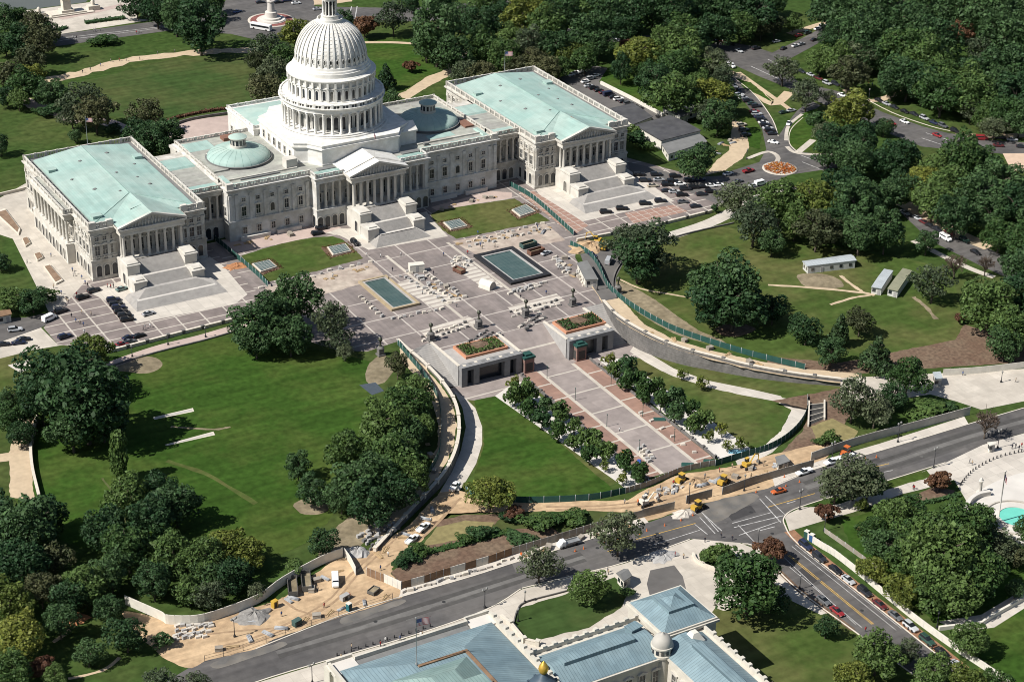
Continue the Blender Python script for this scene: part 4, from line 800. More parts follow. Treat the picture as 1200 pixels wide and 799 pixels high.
for k in range(36):
    t = 2*pi*k/36; L = [V((DX+(r+.12)*cos(t), DY+(r+.12)*sin(t), z+.05)) for r, z in sh]; tn = V((-sin(t), cos(t), 0)); on = V((cos(t), sin(t), .6)).normalized()
    for i in range(len(L)-1):
        w0 = .40*(.35+.65*sh[i][0]/13.9); w1 = .40*(.35+.65*sh[i+1][0]/13.9)
        A = [L[i]-tn*w0, L[i]+tn*w0, L[i]+tn*w0+on*.34, L[i]-tn*w0+on*.34]; B = [L[i+1]-tn*w1, L[i+1]+tn*w1, L[i+1]+tn*w1+on*.34, L[i+1]-tn*w1+on*.34]
        for j in range(4): b.poly([A[j], A[(j+1) % 4], B[(j+1) % 4], B[j]])
    t = 2*pi*(k+.5)/36
    for i in range(2, len(sh)-2):   # coffers between the ribs
        r, z = (sh[i][0]+sh[i+1][0])/2, (sh[i][1]+sh[i+1][1])/2; b.rbox(DX+(r-.1)*cos(t), DY+(r-.1)*sin(t), z-.10, .5, r*.08, .22, t)
b.build('dome_ribs', M_WHITE, dm)
for k in range(36):
    t = 2*pi*(k+.5)/36; win('oval', DX+13.82*cos(t), DY+13.82*sin(t), 56.7, t+pi/2, dm)
dl('dome_crown_ring', [(4.8, 69.4), (5.2, 69.8), (5.2, 70.3), (5.0, 70.4), (5.0, 71.4), (4.7, 71.4), (4.7, 70.5), (3.6, 70.5), (3.4, 72.0), (3.5, 72.6), (3.0, 72.7)])
th = link('tholos', None, cap)
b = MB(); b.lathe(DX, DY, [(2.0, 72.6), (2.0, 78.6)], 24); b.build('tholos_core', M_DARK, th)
for k in range(12): t = 2*pi*k/12; column(5.8, .3, DX+2.65*cos(t), DY+2.65*sin(t), 72.7, th, M_WHITE, 8)
b = MB(); b.lathe(DX, DY, [(3.0, 78.5), (3.0, 79.0), (3.5, 79.4), (3.5, 79.8), (2.6, 80.2), (2.0, 81.4), (1.3, 82.0), (1.1, 82.6), (1.3, 83.0), (.02, 83.3)], 24); b.build('tholos_cap', M_WHITE, th)
st = MB(); st.lathe(DX, DY, [(.95, 83.0), (1.05, 84.2), (.75, 86.0), (.85, 87.2), (.5, 88.0), (.32, 88.3), (.42, 88.7), (.3, 89.1), (.02, 89.3)], 10); st.tube((DX, DY, 87.5), (DX+.9, DY-.3, 86.0), .2, .16); st.build('bronze_statue', mat('bronze', (.07, .075, .055), .5, .2, 1, metal=.4), th)
# ---------------------------------------------------------------- labels: what it looks like, where it stands, and its place among its likes
ORD = 'first second third fourth fifth sixth seventh eighth ninth tenth eleventh twelfth thirteenth fourteenth fifteenth sixteenth seventeenth eighteenth nineteenth twentieth'.split()
def ordw(i):
    if i < 20: return ORD[i]
    t = ['twenty', 'thirty', 'forty', 'fifty', 'sixty', 'seventy', 'eighty', 'ninety'][(i+1)//10-2]; u = (i+1) % 10
    return t+'-'+ORD[u-1] if u else t.replace('ty', 'tieth')
REG = {}
def reg(o, look, zone, grp): REG.setdefault((look, zone), []).append((o, grp))
def name_all():
    tot = {}
    for (look, zone), L in REG.items():
        f = lambda o: (lambda d: d.dot(CR)/d.dot(CF))(o.location-CAM)
        L.sort(key=lambda e: f(e[0])); n = len(L)
        for i, (o, grp) in enumerate(L):
            if n == 1: t = look+' '+zone
            elif n == 2: t = look+' '+zone+(', left one of two' if i == 0 else ', right one of two')
            elif i == 0: t = look+' '+zone+', leftmost'
            elif i == n-1: t = look+' '+zone+', rightmost'
            else: t = look+' '+zone+', '+ordw(i)+' from left'
            o['label'] = t
            if grp: o['group'] = grp
# ---------------------------------------------------------------- trees
def leafmat(name, a, b, dry=None, rough=.6):
    m = bpy.data.materials.new(name); m.use_nodes = True; n = m.node_tree; L = n.links.new; bs = n.nodes['Principled BSDF']; bs.inputs['Roughness'].default_value = rough; bs.inputs['Specular IOR Level'].default_value = .22
    g = n.nodes.new('ShaderNodeNewGeometry'); t = n.nodes.new('ShaderNodeTexNoise'); t.inputs['Scale'].default_value = .45; t.inputs['Detail'].default_value = 3; L(g.outputs['Position'], t.inputs[0])
    oi = n.nodes.new('ShaderNodeObjectInfo'); ad = n.nodes.new('ShaderNodeMath'); ad.operation = 'ADD'; L(t.outputs[0], ad.inputs[0])
    sc_ = n.nodes.new('ShaderNodeMath'); sc_.operation = 'MULTIPLY_ADD'; sc_.inputs[1].default_value = .5; sc_.inputs[2].default_value = -.25; L(oi.outputs['Random'], sc_.inputs[0]); L(sc_.outputs[0], ad.inputs[1])
    r = n.nodes.new('ShaderNodeValToRGB'); r.color_ramp.elements[0].position = .3; r.color_ramp.elements[1].position = .72; r.color_ramp.elements[0].color = (*a, 1); r.color_ramp.elements[1].color = (*b, 1); L(ad.outputs[0], r.inputs[0])
    w_ = n.nodes.new('ShaderNodeTexWhiteNoise'); L(g.outputs['Random Per Island'], w_.inputs['Vector']); mr = n.nodes.new('ShaderNodeMapRange'); mr.inputs[3].default_value = .65; mr.inputs[4].default_value = 1.35; L(w_.outputs[0], mr.inputs[0])
    v = n.nodes.new('ShaderNodeVectorMath'); v.operation = 'SCALE'; L(r.outputs[0], v.inputs[0]); L(mr.outputs[0], v.inputs['Scale']); L(v.outputs[0], bs.inputs['Base Color'])
    tr = n.nodes.new('ShaderNodeBsdfTranslucent'); L(v.outputs[0], tr.inputs[0]); mxs = n.nodes.new('ShaderNodeMixShader'); mxs.inputs[0].default_value = .28; L(bs.outputs[0], mxs.inputs[1]); L(tr.outputs[0], mxs.inputs[2]); L(mxs.outputs[0], n.nodes['Material Output'].inputs[0])
    return m
LM = dict(dark=leafmat('leaves_dark', (0.022, 0.056, 0.020), (0.059, 0.109, 0.038)), mid=leafmat('leaves_mid', (0.035, 0.077, 0.021), (0.090, 0.143, 0.038)), light=leafmat('leaves_light', (0.083, 0.116, 0.024), (0.166, 0.184, 0.035)),
          grey=leafmat('leaves_grey', (0.050, 0.074, 0.038), (0.102, 0.124, 0.064)), red=leafmat('leaves_red', (0.107, 0.052, 0.031), (0.166, 0.089, 0.046)), brown=leafmat('leaves_brown', (0.052, 0.066, 0.029), (0.100, 0.104, 0.046)), pine=leafmat('needles', (0.026, 0.059, 0.024), (0.057, 0.095, 0.035)), twig=leafmat('twigs', (0.101, 0.074, 0.055), (0.154, 0.113, 0.088)))
BARK = mat('bark', (.085, .068, .052), .95, .3, 2.0)
def crown_mesh(name, seed, m, nl=66, lob=(.15, .34), leaf=.053, per=225, shape='round', fill=1.0, gap=.0):
    """leaf clumps spread over lobes: crown radius 1, height 0.14 .. 1"""
    rnd = random.Random(seed); b = MB(); lobes = []; ph1, ph2, ph3 = rnd.uniform(0, 6), rnd.uniform(0, 6), rnd.uniform(0, 6)
    for i in range(nl):
        for _ in range(30):
            u = rnd.uniform(-1, 1); t = rnd.uniform(0, 2*pi); rr = sqrt(1-u*u); d = V((rr*cos(t), rr*sin(t), u)); k = rnd.uniform(.45, .90)*fill*(1+.16*sin(2*t+ph1)*rr+.12*sin(3*t+ph2)*rr+.10*sin(4*u+ph3))
            if shape == 'cone': h = rnd.random()**1.4; r = (1-h)*.85+.06; p = V((cos(t)*r*rnd.uniform(.5, .95), sin(t)*r*rnd.uniform(.5, .95), -.9+1.8*h)); s = rnd.uniform(*lob)*(.55+.6*(1-h))
            elif shape == 'column': p = V((cos(t)*.42*rnd.random(), sin(t)*.42*rnd.random(), rnd.uniform(-.85, .8))); s = rnd.uniform(*lob)*1.3
            else: p = d*k; s = rnd.uniform(*lob); p.z = p.z*(1.0 if p.z > 0 else .8)
            if all((p-q).length > .15 for q, _ in lobes) or rnd.random() < .1: break
        lobes.append((p, s))
    tocol = 0
    for p, s in lobes:
        n = int(per*(s/.34)**2)
        for _ in range(n):
            u = rnd.uniform(-.75, 1); t = rnd.uniform(0, 2*pi); rr = sqrt(max(0, 1-u*u)); d = V((rr*cos(t), rr*sin(t), u)); q = p+d*s*rnd.uniform(.72, 1.06)
            if gap and rnd.random() < gap: continue
            # nothing deep inside another lobe
            if any((q-p2).length < s2*.68 for p2, s2 in lobes if p2 is not p): continue
            nn = (d+V((rnd.gauss(0, .55), rnd.gauss(0, .55), rnd.gauss(0, .55)+.15))).normalized(); a = nn.orthogonal().normalized(); c = nn.cross(a); an = rnd.uniform(0, pi); lf = leaf*min(1.8, rnd.lognormvariate(-.12, .38)); e1 = (a*cos(an)+c*sin(an))*lf*rnd.uniform(.8, 1.2); e2 = (c*cos(an)-a*sin(an))*lf*rnd.uniform(.55, 1.0)
            z = lambda w_: (w_.x, w_.y, .57+.43*w_.z)
            b.poly([z(q+e1*.9+e2*.2), z(q+e2), z(q-e1+e2*.1), z(q-e2*.9)])
    return b.mesh(name, m)
def trunk_mesh(name, seed, th=.045, top=.72, limbs=7, spread=.6, base=0.0):
    rnd = random.Random(seed); b = MB(); q = V((0, 0, 0)); r = th
    pts = [V((rnd.gauss(0, .02)*k, rnd.gauss(0, .02)*k, top*k/5)) for k in range(6)]
    for k in range(5): b.tube(pts[k], pts[k+1], th*(1.25 if k == 0 else 1-.14*k), th*(1-.14*(k+1)), 7)
    for i in range(limbs):
        k = rnd.randint(1, 4); t = 2*pi*i/limbs+rnd.uniform(-.4, .4); p = pts[k]; e = p+V((cos(t)*spread*rnd.uniform(.6, 1), sin(t)*spread*rnd.uniform(.6, 1), rnd.uniform(.12, .3))); mid = p.lerp(e, .5)+V((0, 0, .04)); b.tube(p, mid, th*.55, th*.35, 5); b.tube(mid, e, th*.35, th*.12, 5)
    return b.mesh(name, BARK)
def twig_crown(name, seed, n=260):
    rnd = random.Random(seed); b = MB()
    def grow(p, d, L, r, dep):
        e = p+d*L; b.tube(p, e, r, r*.6, 4 if dep < 2 else 3)
        if dep >= 5: return
        for _ in range(3 if dep < 4 else 4):
            dd = (d+V((rnd.gauss(0, .55), rnd.gauss(0, .55), rnd.gauss(.1, .3)))).normalized(); grow(p+d*L*rnd.uniform(.6, 1), dd, L*rnd.uniform(.6, .8), max(.009, r*.6), dep+1)
    for i in range(8):
        t = 2*pi*i/8+rnd.uniform(-.3, .3); grow(V((0, 0, .28)), V((cos(t)*.75, sin(t)*.75, .8)).normalized(), .36, .034, 1)
    b.v = [(x, y, .2+(z-.2)*.62) for x, y, z in b.v]
    return b.mesh(name, LM['twig'])
TP = {}
def proto(k, crown, trunk): TP.setdefault(k, []).append((crown, trunk))
tk = [trunk_mesh('trunk', i) for i in range(3)]; tks = trunk_mesh('trunk', 9, .06, .6, 5, .5)
for i, key in enumerate(('dark', 'dark', 'dark', 'mid', 'mid', 'mid', 'light', 'light')): proto(key, crown_mesh('crown', 11+i, LM[key], nl=60+(i % 3)*14, gap=.06*(i % 3)), tk[i % 3])
for i in range(2): proto('grey', crown_mesh('crown', 31+i, LM['grey'], nl=70, lob=(.14, .27), leaf=.052, per=210, gap=.25), tk[i]); proto('brown', crown_mesh('crown', 41+i, LM['brown'], nl=70, lob=(.15, .3), gap=.15), tk[i])
proto('red', crown_mesh('crown', 51, LM['red'], nl=60, lob=(.16, .3), leaf=.08, gap=.1), tk[0])
for i in range(2): proto('pine', crown_mesh('crown', 61+i, LM['pine'], nl=60, lob=(.2, .34), shape='cone', leaf=.085, per=90), tk[i]); proto('column', crown_mesh('crown', 71+i, LM['brown' if i else 'mid'], nl=30, lob=(.28, .42), shape='column', leaf=.11, per=90), tk[i])
for i in range(3): proto('young', crown_mesh('crown', 81+i, LM['mid' if i else 'dark'], nl=20, lob=(.3, .48), leaf=.13, per=55), tks)
proto('younglight', crown_mesh('crown', 85, LM['light'], nl=18, lob=(.26, .42), leaf=.13, per=45, gap=.2), tks)
for i in range(2): proto('bare', twig_crown('crown', 91+i), tk[i])
for i in range(2): proto('bush', crown_mesh('foliage', 95+i, LM['dark' if i else 'mid'], nl=22, lob=(.3, .5), leaf=.12, per=60), None)
LOOK = dict(dark='dark green broad tree', mid='green leafy tree', light='yellowish green tree', grey='thin greyish green tree', brown='brownish green tree', red='reddish brown tree', pine='pointed evergreen tree', column='narrow upright tree', young='young round tree', younglight='pale young tree', bare='bare brown tree', bush='low green bush')
NAME = dict(dark='broad_tree', mid='leafy_tree', light='yellow_green_tree', grey='sparse_tree', brown='brown_tree', red='red_tree', pine='evergreen_tree', column='column_tree', young='young_tree', younglight='young_tree', bare='bare_tree', bush='bush')
ASP = dict(dark=1.02, mid=1.0, light=1.0, grey=1.0, brown=1.05, red=1.0, pine=1.7, column=2.3, young=1.35, younglight=1.3, bare=1.15, bush=.6)
TR = random.Random(77); PLACED = []
def tree(cx, cy, wpx, kind, zone, grp, deep=False, asp=None):
    z = 8.0; a = asp or ASP[kind]
    for _ in range(4):
        q = G(cx, cy, z*.57+(hz(PLACED and 0 or -150) if 0 else 0)); s = scl(q); Rr = wpx/2/s; z = Rr*2*a; 
    base = V((q.x, q.y, 0))
    if deep:
        base.z = hz(q.y); q = G(cx, cy, z*.57+base.z); base = V((q.x, q.y, hz(q.y)))
    cm, tm = TP[kind][TR.randrange(len(TP[kind]))]
    k = 1.06*TR.uniform(.96, 1.05)
    root = link(NAME[kind], None, None, base, TR.uniform(0, 2*pi)); root['category'] = 'bush' if kind == 'bush' else 'tree'
    root.scale = (Rr*k*TR.uniform(.92, 1.08), Rr*k*TR.uniform(.92, 1.08), z*TR.uniform(.94, 1.08))
    if tm: link('trunk', tm, root)
    link('foliage' if kind == 'bush' else 'crown', cm, root)
    reg(root, LOOK[kind], zone, grp); PLACED.append((base.x, base.y, Rr)); return root
def trees(zone, grp, *L):
    for e in L: tree(e[0], e[1], e[2], e[3], zone, grp, asp=e[4] if len(e) > 4 else None)
D, M, L_, GY, B, RD, PN, BU = 'dark', 'mid', 'light', 'grey', 'brown', 'red', 'pine', 'bush'
trees('by the top left lawn', 'trees by the top left lawn', (4, 22, 34, D), (22, 18, 26, M), (40, 30, 40, B), (24, 48, 42, D), (48, 50, 40, B), (34, 70, 38, B), (58, 38, 28, D), (6, 50, 30, D), (10, 88, 38, B), (30, 98, 44, M), (8, 112, 26, D), (60, 108, 36, D), (38, 88, 30, L_), (22, 116, 26, M), (120, 46, 28, BU, .35))
trees('behind the south wing roof', 'trees behind the south wing', (98, 122, 56, GY), (112, 132, 46, B), (84, 134, 34, GY), (172, 134, 40, B), (160, 156, 40, D), (196, 160, 44, D), (178, 165, 46, D), (88, 160, 15, D), (0, 170, 24, D), (132, 150, 18, BU), (60, 128, 24, BU), (48, 130, 16, BU))
trees('by the top street', 'trees by the top street', (160, 4, 34, D), (184, 10, 44, D), (234, 30, 62, D, 1.05), (206, 18, 46, D), (254, 2, 26, D), (232, 8, 36, D))
trees('left of the great dome', 'trees left of the dome', (313, 56, 40, GY), (320, 84, 44, GY), (312, 106, 46, B), (300, 72, 26, B), (346, 40, 36, L_), (330, 66, 32, M), (302, 94, 24, B))
trees('right of the great dome', 'trees right of the dome', (404, 24, 24, D), (427, 31, 26, RD), (461, 19, 42, GY), (482, 4, 22, D), (452, 86, 24, PN, 1.5), (482, 77, 15, RD), (457, 120, 28, D), (392, 44, 18, B))
trees('behind the north wing', 'trees behind the north wing', (512, 38, 58, D, 1.3), (530, 62, 50, D), (500, 52, 40, D), (568, 54, 44, M), (560, 28, 40, D), (545, 84, 36, GY), (565, 86, 36, B), (592, 64, 40, M), (590, 20, 44, D), (572, 4, 40, M), (518, 8, 34, D), (540, 20, 34, D))
trees('in the wood above the north wing', 'trees in the top wood', (612, 22, 50, L_), (640, 30, 50, M), (664, 16, 46, D), (690, 40, 50, D), (620, 52, 44, GY), (652, 54, 42, D), (614, 46, 22, RD), (640, 78, 34, B), (668, 60, 34, L_), (702, 52, 36, D), (686, 68, 36, M), (624, 70, 30, B), (716, 16, 50, D), (746, 12, 54, D), (736, 32, 36, D), (790, 12, 56, D), (822, 6, 50, D), (852, 6, 56, D), (884, 14, 52, D), (868, 30, 40, M), (800, 36, 42, M), (842, 36, 40, D), (892, 32, 28, B), (733, 53, 16, RD), (690, 12, 46, M), (628, 2, 44, L_), (600, 42, 34, M), (655, 78, 28, M), (766, 4, 50, D), (868, 6, 40, D), (604, 76, 28, B))
trees('above the dark roofed sheds', 'trees above the sheds', (728, 80, 24, D, 1.5), (752, 60, 48, L_), (778, 54, 50, M), (804, 60, 54, M), (818, 42, 36, D), (792, 80, 50, M), (768, 96, 46, D), (792, 110, 56, M), (758, 82, 30, M), (836, 74, 38, GY), (846, 92, 34, GY), (830, 112, 48, L_), (820, 98, 36, M), (842, 136, 44, D), (852, 118, 30, D), (830, 130, 34, GY), (817, 188, 44, D), (748, 162, 24, BU, .8), (740, 152, 18, BU, .8), (758, 170, 16, BU, .7), (848, 152, 18, BU, .8))
trees('in the wood at top right', 'trees in the top right wood', (904, 2, 34, D), (930, 26, 22, M), (908, 30, 28, B), (982, 8, 56, D), (1002, 24, 56, D), (1012, 44, 56, D), (982, 42, 46, D), (1042, 12, 56, D), (1064, 30, 50, D), (1086, 8, 50, D), (1122, 12, 56, D), (1152, 16, 62, D), (1190, 14, 56, D), (1125, 35, 30, RD), (1172, 42, 60, D), (1198, 48, 56, D), (1062, 58, 58, M), (1102, 48, 54, D), (1086, 74, 62, M), (1040, 60, 40, D), (1142, 84, 44, D), (1172, 78, 54, D), (1198, 80, 50, D), (1064, 90, 54, D), (1100, 96, 56, M), (1132, 102, 56, M), (1046, 96, 42, D), (1104, 110, 52, M), (1142, 110, 56, M), (1082, 98, 48, D), (1164, 102, 46, D), (1190, 110, 56, D), (1180, 132, 46, M), (1138, 130, 30, GY), (1196, 140, 40, D), (962, 6, 30, D), (1226, 100, 60, D), (1226, 40, 60, D), (1150, 58, 40, GY), (1165, 150, 30, GY), (1022, 66, 40, D), (1156, 136, 32, M))
trees('beside the road at top right', 'trees beside the top right road', (1005, 66, 42, GY), (984, 70, 42, M), (962, 70, 34, M), (994, 86, 44, B), (918, 80, 40, GY), (945, 110, 40, GY), (972, 113, 20, GY), (998, 128, 52, L_), (958, 142, 24, BU, .9), (966, 156, 32, GY), (1036, 150, 20, D), (1010, 168, 48, D), (984, 166, 44, D), (1058, 180, 46, D), (1000, 188, 44, D), (1126, 186, 60, M), (1150, 194, 50, M), (1098, 198, 46, M), (1040, 190, 40, D), (972, 180, 34, D))
trees('beyond the white trailers', 'trees beyond the white trailers', (866, 232, 48, GY), (884, 258, 60, GY), (905, 284, 32, D), (914, 238, 54, M), (954, 236, 56, L_), (958, 266, 54, B), (1000, 240, 60, D), (1008, 272, 52, D), (1038, 270, 42, D, 1.3), (984, 222, 52, D), (980, 262, 44, D), (1086, 284, 28, D), (1094, 232, 54, M), (1112, 220, 54, M), (1080, 214, 44, L_), (1146, 228, 56, D), (1176, 214, 56, D), (1192, 240, 56, D), (1160, 250, 46, D), (1172, 274, 44, M), (1196, 282, 46, M), (1194, 312, 44, D), (1030, 230, 50, D), (932, 262, 40, M), (1052, 222, 44, D), (1226, 250, 60, D), (838, 244, 8, 'young'), (1120, 252, 46, D, 1.2), (1226, 300, 50, D))
trees('around the right hand lawn', 'trees around the right lawn', (1120, 306, 36, 'bare'), (1156, 306, 30, 'bare'), (1094, 332, 46, GY), (1160, 356, 66, M), (1190, 384, 56, M), (1200, 346, 56, D), (1178, 404, 40, D), (1125, 372, 14, RD), (945, 386, 36, D), (985, 382, 28, PN), (1008, 376, 34, B), (974, 412, 36, D), (1028, 410, 40, PN, 1.25), (1064, 440, 42, M, 1.2), (1000, 466, 52, GY, 1.15), (1026, 480, 44, GY), (1046, 464, 36, D), (1224, 370, 60, D), (760, 290, 70, GY), (738, 284, 52, GY), (748, 300, 62, D), (848, 336, 80, D), (860, 352, 70, D), (836, 352, 60, D), (826, 330, 40, M), (906, 362, 36, D), (892, 356, 26, BU), (975, 512, 22, BU, .7), (1082, 478, 40, BU, .4), (1110, 476, 20, BU, .5), (960, 516, 14, BU, .5))
trees('by the road at the right', 'trees by the right hand road', (1157, 490, 42, 'bare'), (1002, 556, 62, GY), (980, 566, 50, GY), (1018, 566, 40, D), (970, 600, 24, RD), (1102, 562, 26, RD), (1010, 590, 16, L_))
trees('in the grove at lower right', 'trees in the lower right grove', (1134, 620, 76, M), (1082, 628, 72, M), (1104, 656, 86, M), (1142, 664, 72, M), (1092, 684, 60, M), (1050, 606, 48, M), (1022, 622, 36, M), (1012, 622, 14, RD), (1168, 636, 50, GY), (1120, 694, 54, M), (1024, 668, 36, L_), (1056, 690, 44, L_), (1066, 600, 40, M), (1040, 640, 46, D), (1066, 652, 54, M), (1150, 604, 30, M), (1190, 650, 30, B), (1137, 750, 44, M), (1190, 690, 24, D), (1210, 620, 40, M))
trees('along the road at lower right', 'trees along the lower right road', (968, 735, 28, D), (1028, 764, 58, M), (1064, 762, 34, GY), (1002, 792, 40, L_), (1096, 786, 50, M), (1134, 800, 46, L_), (1168, 802, 40, M), (878, 684, 86, M, .95), (902, 642, 32, RD), (846, 648, 30, BU, .8), (830, 652, 18, BU, .8), (856, 655, 18, BU, .8), (904, 700, 40, D))
trees('by the library lawn', 'trees by the library', (725, 624, 58, GY), (632, 660, 48, GY), (690, 688, 44, M), (736, 693, 17, BU), (575, 576, 48, L_), (185, 802, 50, GY), (230, 798, 30, GY))
trees('on the bank by the road', 'bushes on the planted bank', (630, 610, 34, BU, .5), (650, 606, 26, BU, .5), (672, 606, 28, BU, .5), (596, 604, 20, BU, .6), (562, 622, 26, BU, .5), (480, 650, 22, BU, .6), (490, 644, 22, BU, .6), (472, 658, 18, BU, .6), (604, 600, 22, 'red', .8), (545, 630, 18, BU, .5), (610, 630, 30, BU, .4))
trees('in the big clump at left', 'trees in the left clump', (100, 470, 100, D), (62, 440, 76, D), (90, 432, 70, D), (48, 470, 56, D), (14, 490, 44, M), (106, 412, 52, L_), (84, 500, 60, D), (120, 490, 56, D), (10, 470, 30, D), (138, 534, 26, 'column'), (24, 510, 30, D))
trees('below the left lawn', 'trees below the left lawn', (150, 580, 58, M), (206, 588, 60, D), (186, 574, 44, D), (174, 612, 56, D), (236, 656, 56, M), (202, 648, 60, M), (262, 640, 52, L_), (288, 646, 44, L_), (276, 672, 48, D), (150, 642, 62, M), (122, 622, 54, D), (100, 684, 54, M), (84, 700, 44, D), (32, 618, 74, D), (54, 604, 50, D), (22, 662, 60, D), (62, 654, 46, B), (128, 714, 38, D), (148, 742, 46, D), (103, 764, 36, D), (190, 750, 22, BU, .8), (10, 702, 56, L_), (22, 742, 60, L_), (48, 690, 46, B), (14, 784, 50, M), (48, 782, 30, RD), (64, 790, 30, M), (246, 698, 38, GY), (300, 692, 24, GY), (-6, 640, 50, D), (180, 680, 50, D), (222, 690, 40, M), (130, 670, 50, D), (-8, 600, 50, D), (250, 672, 44, D), (70, 730, 40, D))
trees('between the left lawn and the curved wall', 'trees along the curved wall', (378, 636, 34, D), (344, 664, 20, BU, .8), (349, 546, 34, D), (366, 572, 40, D), (426, 562, 66, D), (464, 536, 62, M), (448, 500, 62, M), (476, 476, 50, M), (494, 500, 34, M), (482, 556, 50, M), (432, 590, 56, D), (458, 578, 50, D), (486, 458, 44, M), (466, 426, 26, B, 1.4), (404, 412, 22, GY), (408, 530, 50, M), (400, 582, 40, D), (470, 510, 50, D))
trees('in the clump before the plaza', 'trees before the plaza', (304, 376, 64, D), (346, 350, 54, D, 1.35), (340, 392, 50, D), (388, 374, 48, GY, 1.35), (322, 360, 44, D), (396, 396, 34, GY), (300, 400, 40, D))
trees('below the south terrace', 'shrubs below the terrace', (14, 350, 40, M, .7), (38, 352, 40, D, .7), (54, 346, 24, BU), (0, 306, 22, D))
zl = 'in the tree rows left of the paved walk'; zr = 'in the tree rows right of the paved walk'
for q in ((619, 456), (639, 474), (657, 481), (673, 497), (691, 512), (711, 526), (730, 540), (749, 553), (604, 460), (621, 476), (636, 489), (654, 502), (672, 516), (691, 531)): tree(q[0]+TR.uniform(-1.5, 1.5), q[1]+TR.uniform(-1, 1), TR.uniform(17, 24), 'young', zl, 'young trees beside the paved walk', True)
for q in ((709, 545), (730, 560), (602, 446)): tree(*q, TR.uniform(12, 16), 'younglight', zl, 'young trees beside the paved walk', True)
for q in ((719, 431), (735, 443), (755, 457), (774, 468), (793, 481), (813, 496), (737, 428), (751, 441), (770, 452), (789, 465), (809, 478), (828, 490)): tree(q[0]+TR.uniform(-1.5, 1.5), q[1]+TR.uniform(-1, 1), TR.uniform(17, 24), 'young', zr, 'young trees beside the paved walk', True)
for q in ((831, 510), (853, 522), (846, 503), (868, 519), (714, 418), (799, 436), (822, 446)): tree(*q, TR.uniform(12, 16), 'younglight', zr, 'young trees beside the paved walk', True)
# ---------------------------------------------------------------- retaining walls, entrances, pools
def W2(pts, deep=False, sm=0):
    if sm: pts = smooth_pts(pts, sm)
    return [tuple((S(*q) if deep else G(*q)).xy) for q in pts]
M_HOARD = mat('weathered_boards', (.30, .27, .225), .9, .15, .6, (.22, .19, .155), .2, .9)
M_GREENF = mat('green_fence_mesh', (.018, .066, .055), .8, .15, .6)
M_METAL = mat('galvanised_steel', (.33, .34, .34), .5, .1, 1, metal=.5)
M_IRON = mat('black_iron', (.025, .025, .027), .5, .2, 1)
M_PALE = mat('pale_boards', (.58, .55, .48), .85, .08, .6)
M_BROWN = mat('brown_boards', (.20, .125, .075), .9, .2, .6)
M_BLUE = mat('pool_lining', (.045, .080, .075), .3, .08, .3, (.07, .105, .098), .2, .8, extra=linegrid(1.5, 2.2, .14, (.09, .13, .12)), spec=.5)
M_RED = mat('red_brick', (.20, .125, .105), .9, .15, .8)
M_TERRA = mat('terracotta_edging', (.46, .22, .13), .9, .1, .8)
def wall_thing(name, label, cat, pts, th, z1, m, cope=None, z0f=None, piers=0, pm=None, ph=.5, z0=-.1):
    P = thing(name, label, cat, (pts[0][0], pts[0][1], 0)); o = pts[0]; L = [(x-o[0], y-o[1]) for x, y in pts]
    f = (lambda p: z0f(p.y+o[1])) if z0f else None
    b = MB(); b.wallpath(L, th, z0, z1, z0f=f); b.build('wall_face', m, P)
    if cope: b = MB(); b.wallpath(L, th+.25, z1, z1+.22); b.build('coping', cope, P)
    if piers:
        acc = 0; b = MB(); b.box(-.5, .5, -.5, .5, min(0, z0)+0, z1+ph); b.box(-.62, .62, -.62, .62, z1+ph, z1+ph+.2); me = b.mesh('pier', pm or m)
        for a, c in zip(L, L[1:]):
            d = hypot(c[0]-a[0], c[1]-a[1]); acc += d
            if acc >= piers: acc = 0; link('pier', me, P, (c[0], c[1], 0), atan2(c[1]-a[1], c[0]-a[0]))
    return P
lwp = [tuple(q) for q in lw]
wall_thing('retaining_wall', 'curved retaining wall with pale coping beside the left ramp and its tall trees', 'wall', lwp, .8, .9, C_STONEW, C_COPE, lambda y: hz(y)-.3, 9, C_COPE, .3)
wall_thing('retaining_wall', 'long curved grey stone retaining wall below the right hand lawn', 'wall', [tuple(q) for q in rw], .8, 1.1, C_STONEW, C_COPE, lambda y: hz(y)-.3, 9, C_STONEW, .25)
for a in ([(XL0, lst[1][1]-1), (XL0, YE+.2)], [(XL1, YE), (XL1, YG)], [(XR0, YG), (XR0, YE)], [(XR1, YE+.2), (XR1, rst[0][1]-1)]):
    wall_thing('side_wall', {0: 'stone side wall beside the left entrance stair', 1: 'stone side wall right of the left entrance block', 2: 'stone side wall left of the right entrance block', 3: 'stone side wall beside the right entrance stair'}[[XL0, XL1, XR0, XR1].index(a[0][0])], 'wall', a, .7, .5, C_GRAN, C_COPE, lambda y: -DEP-.3)
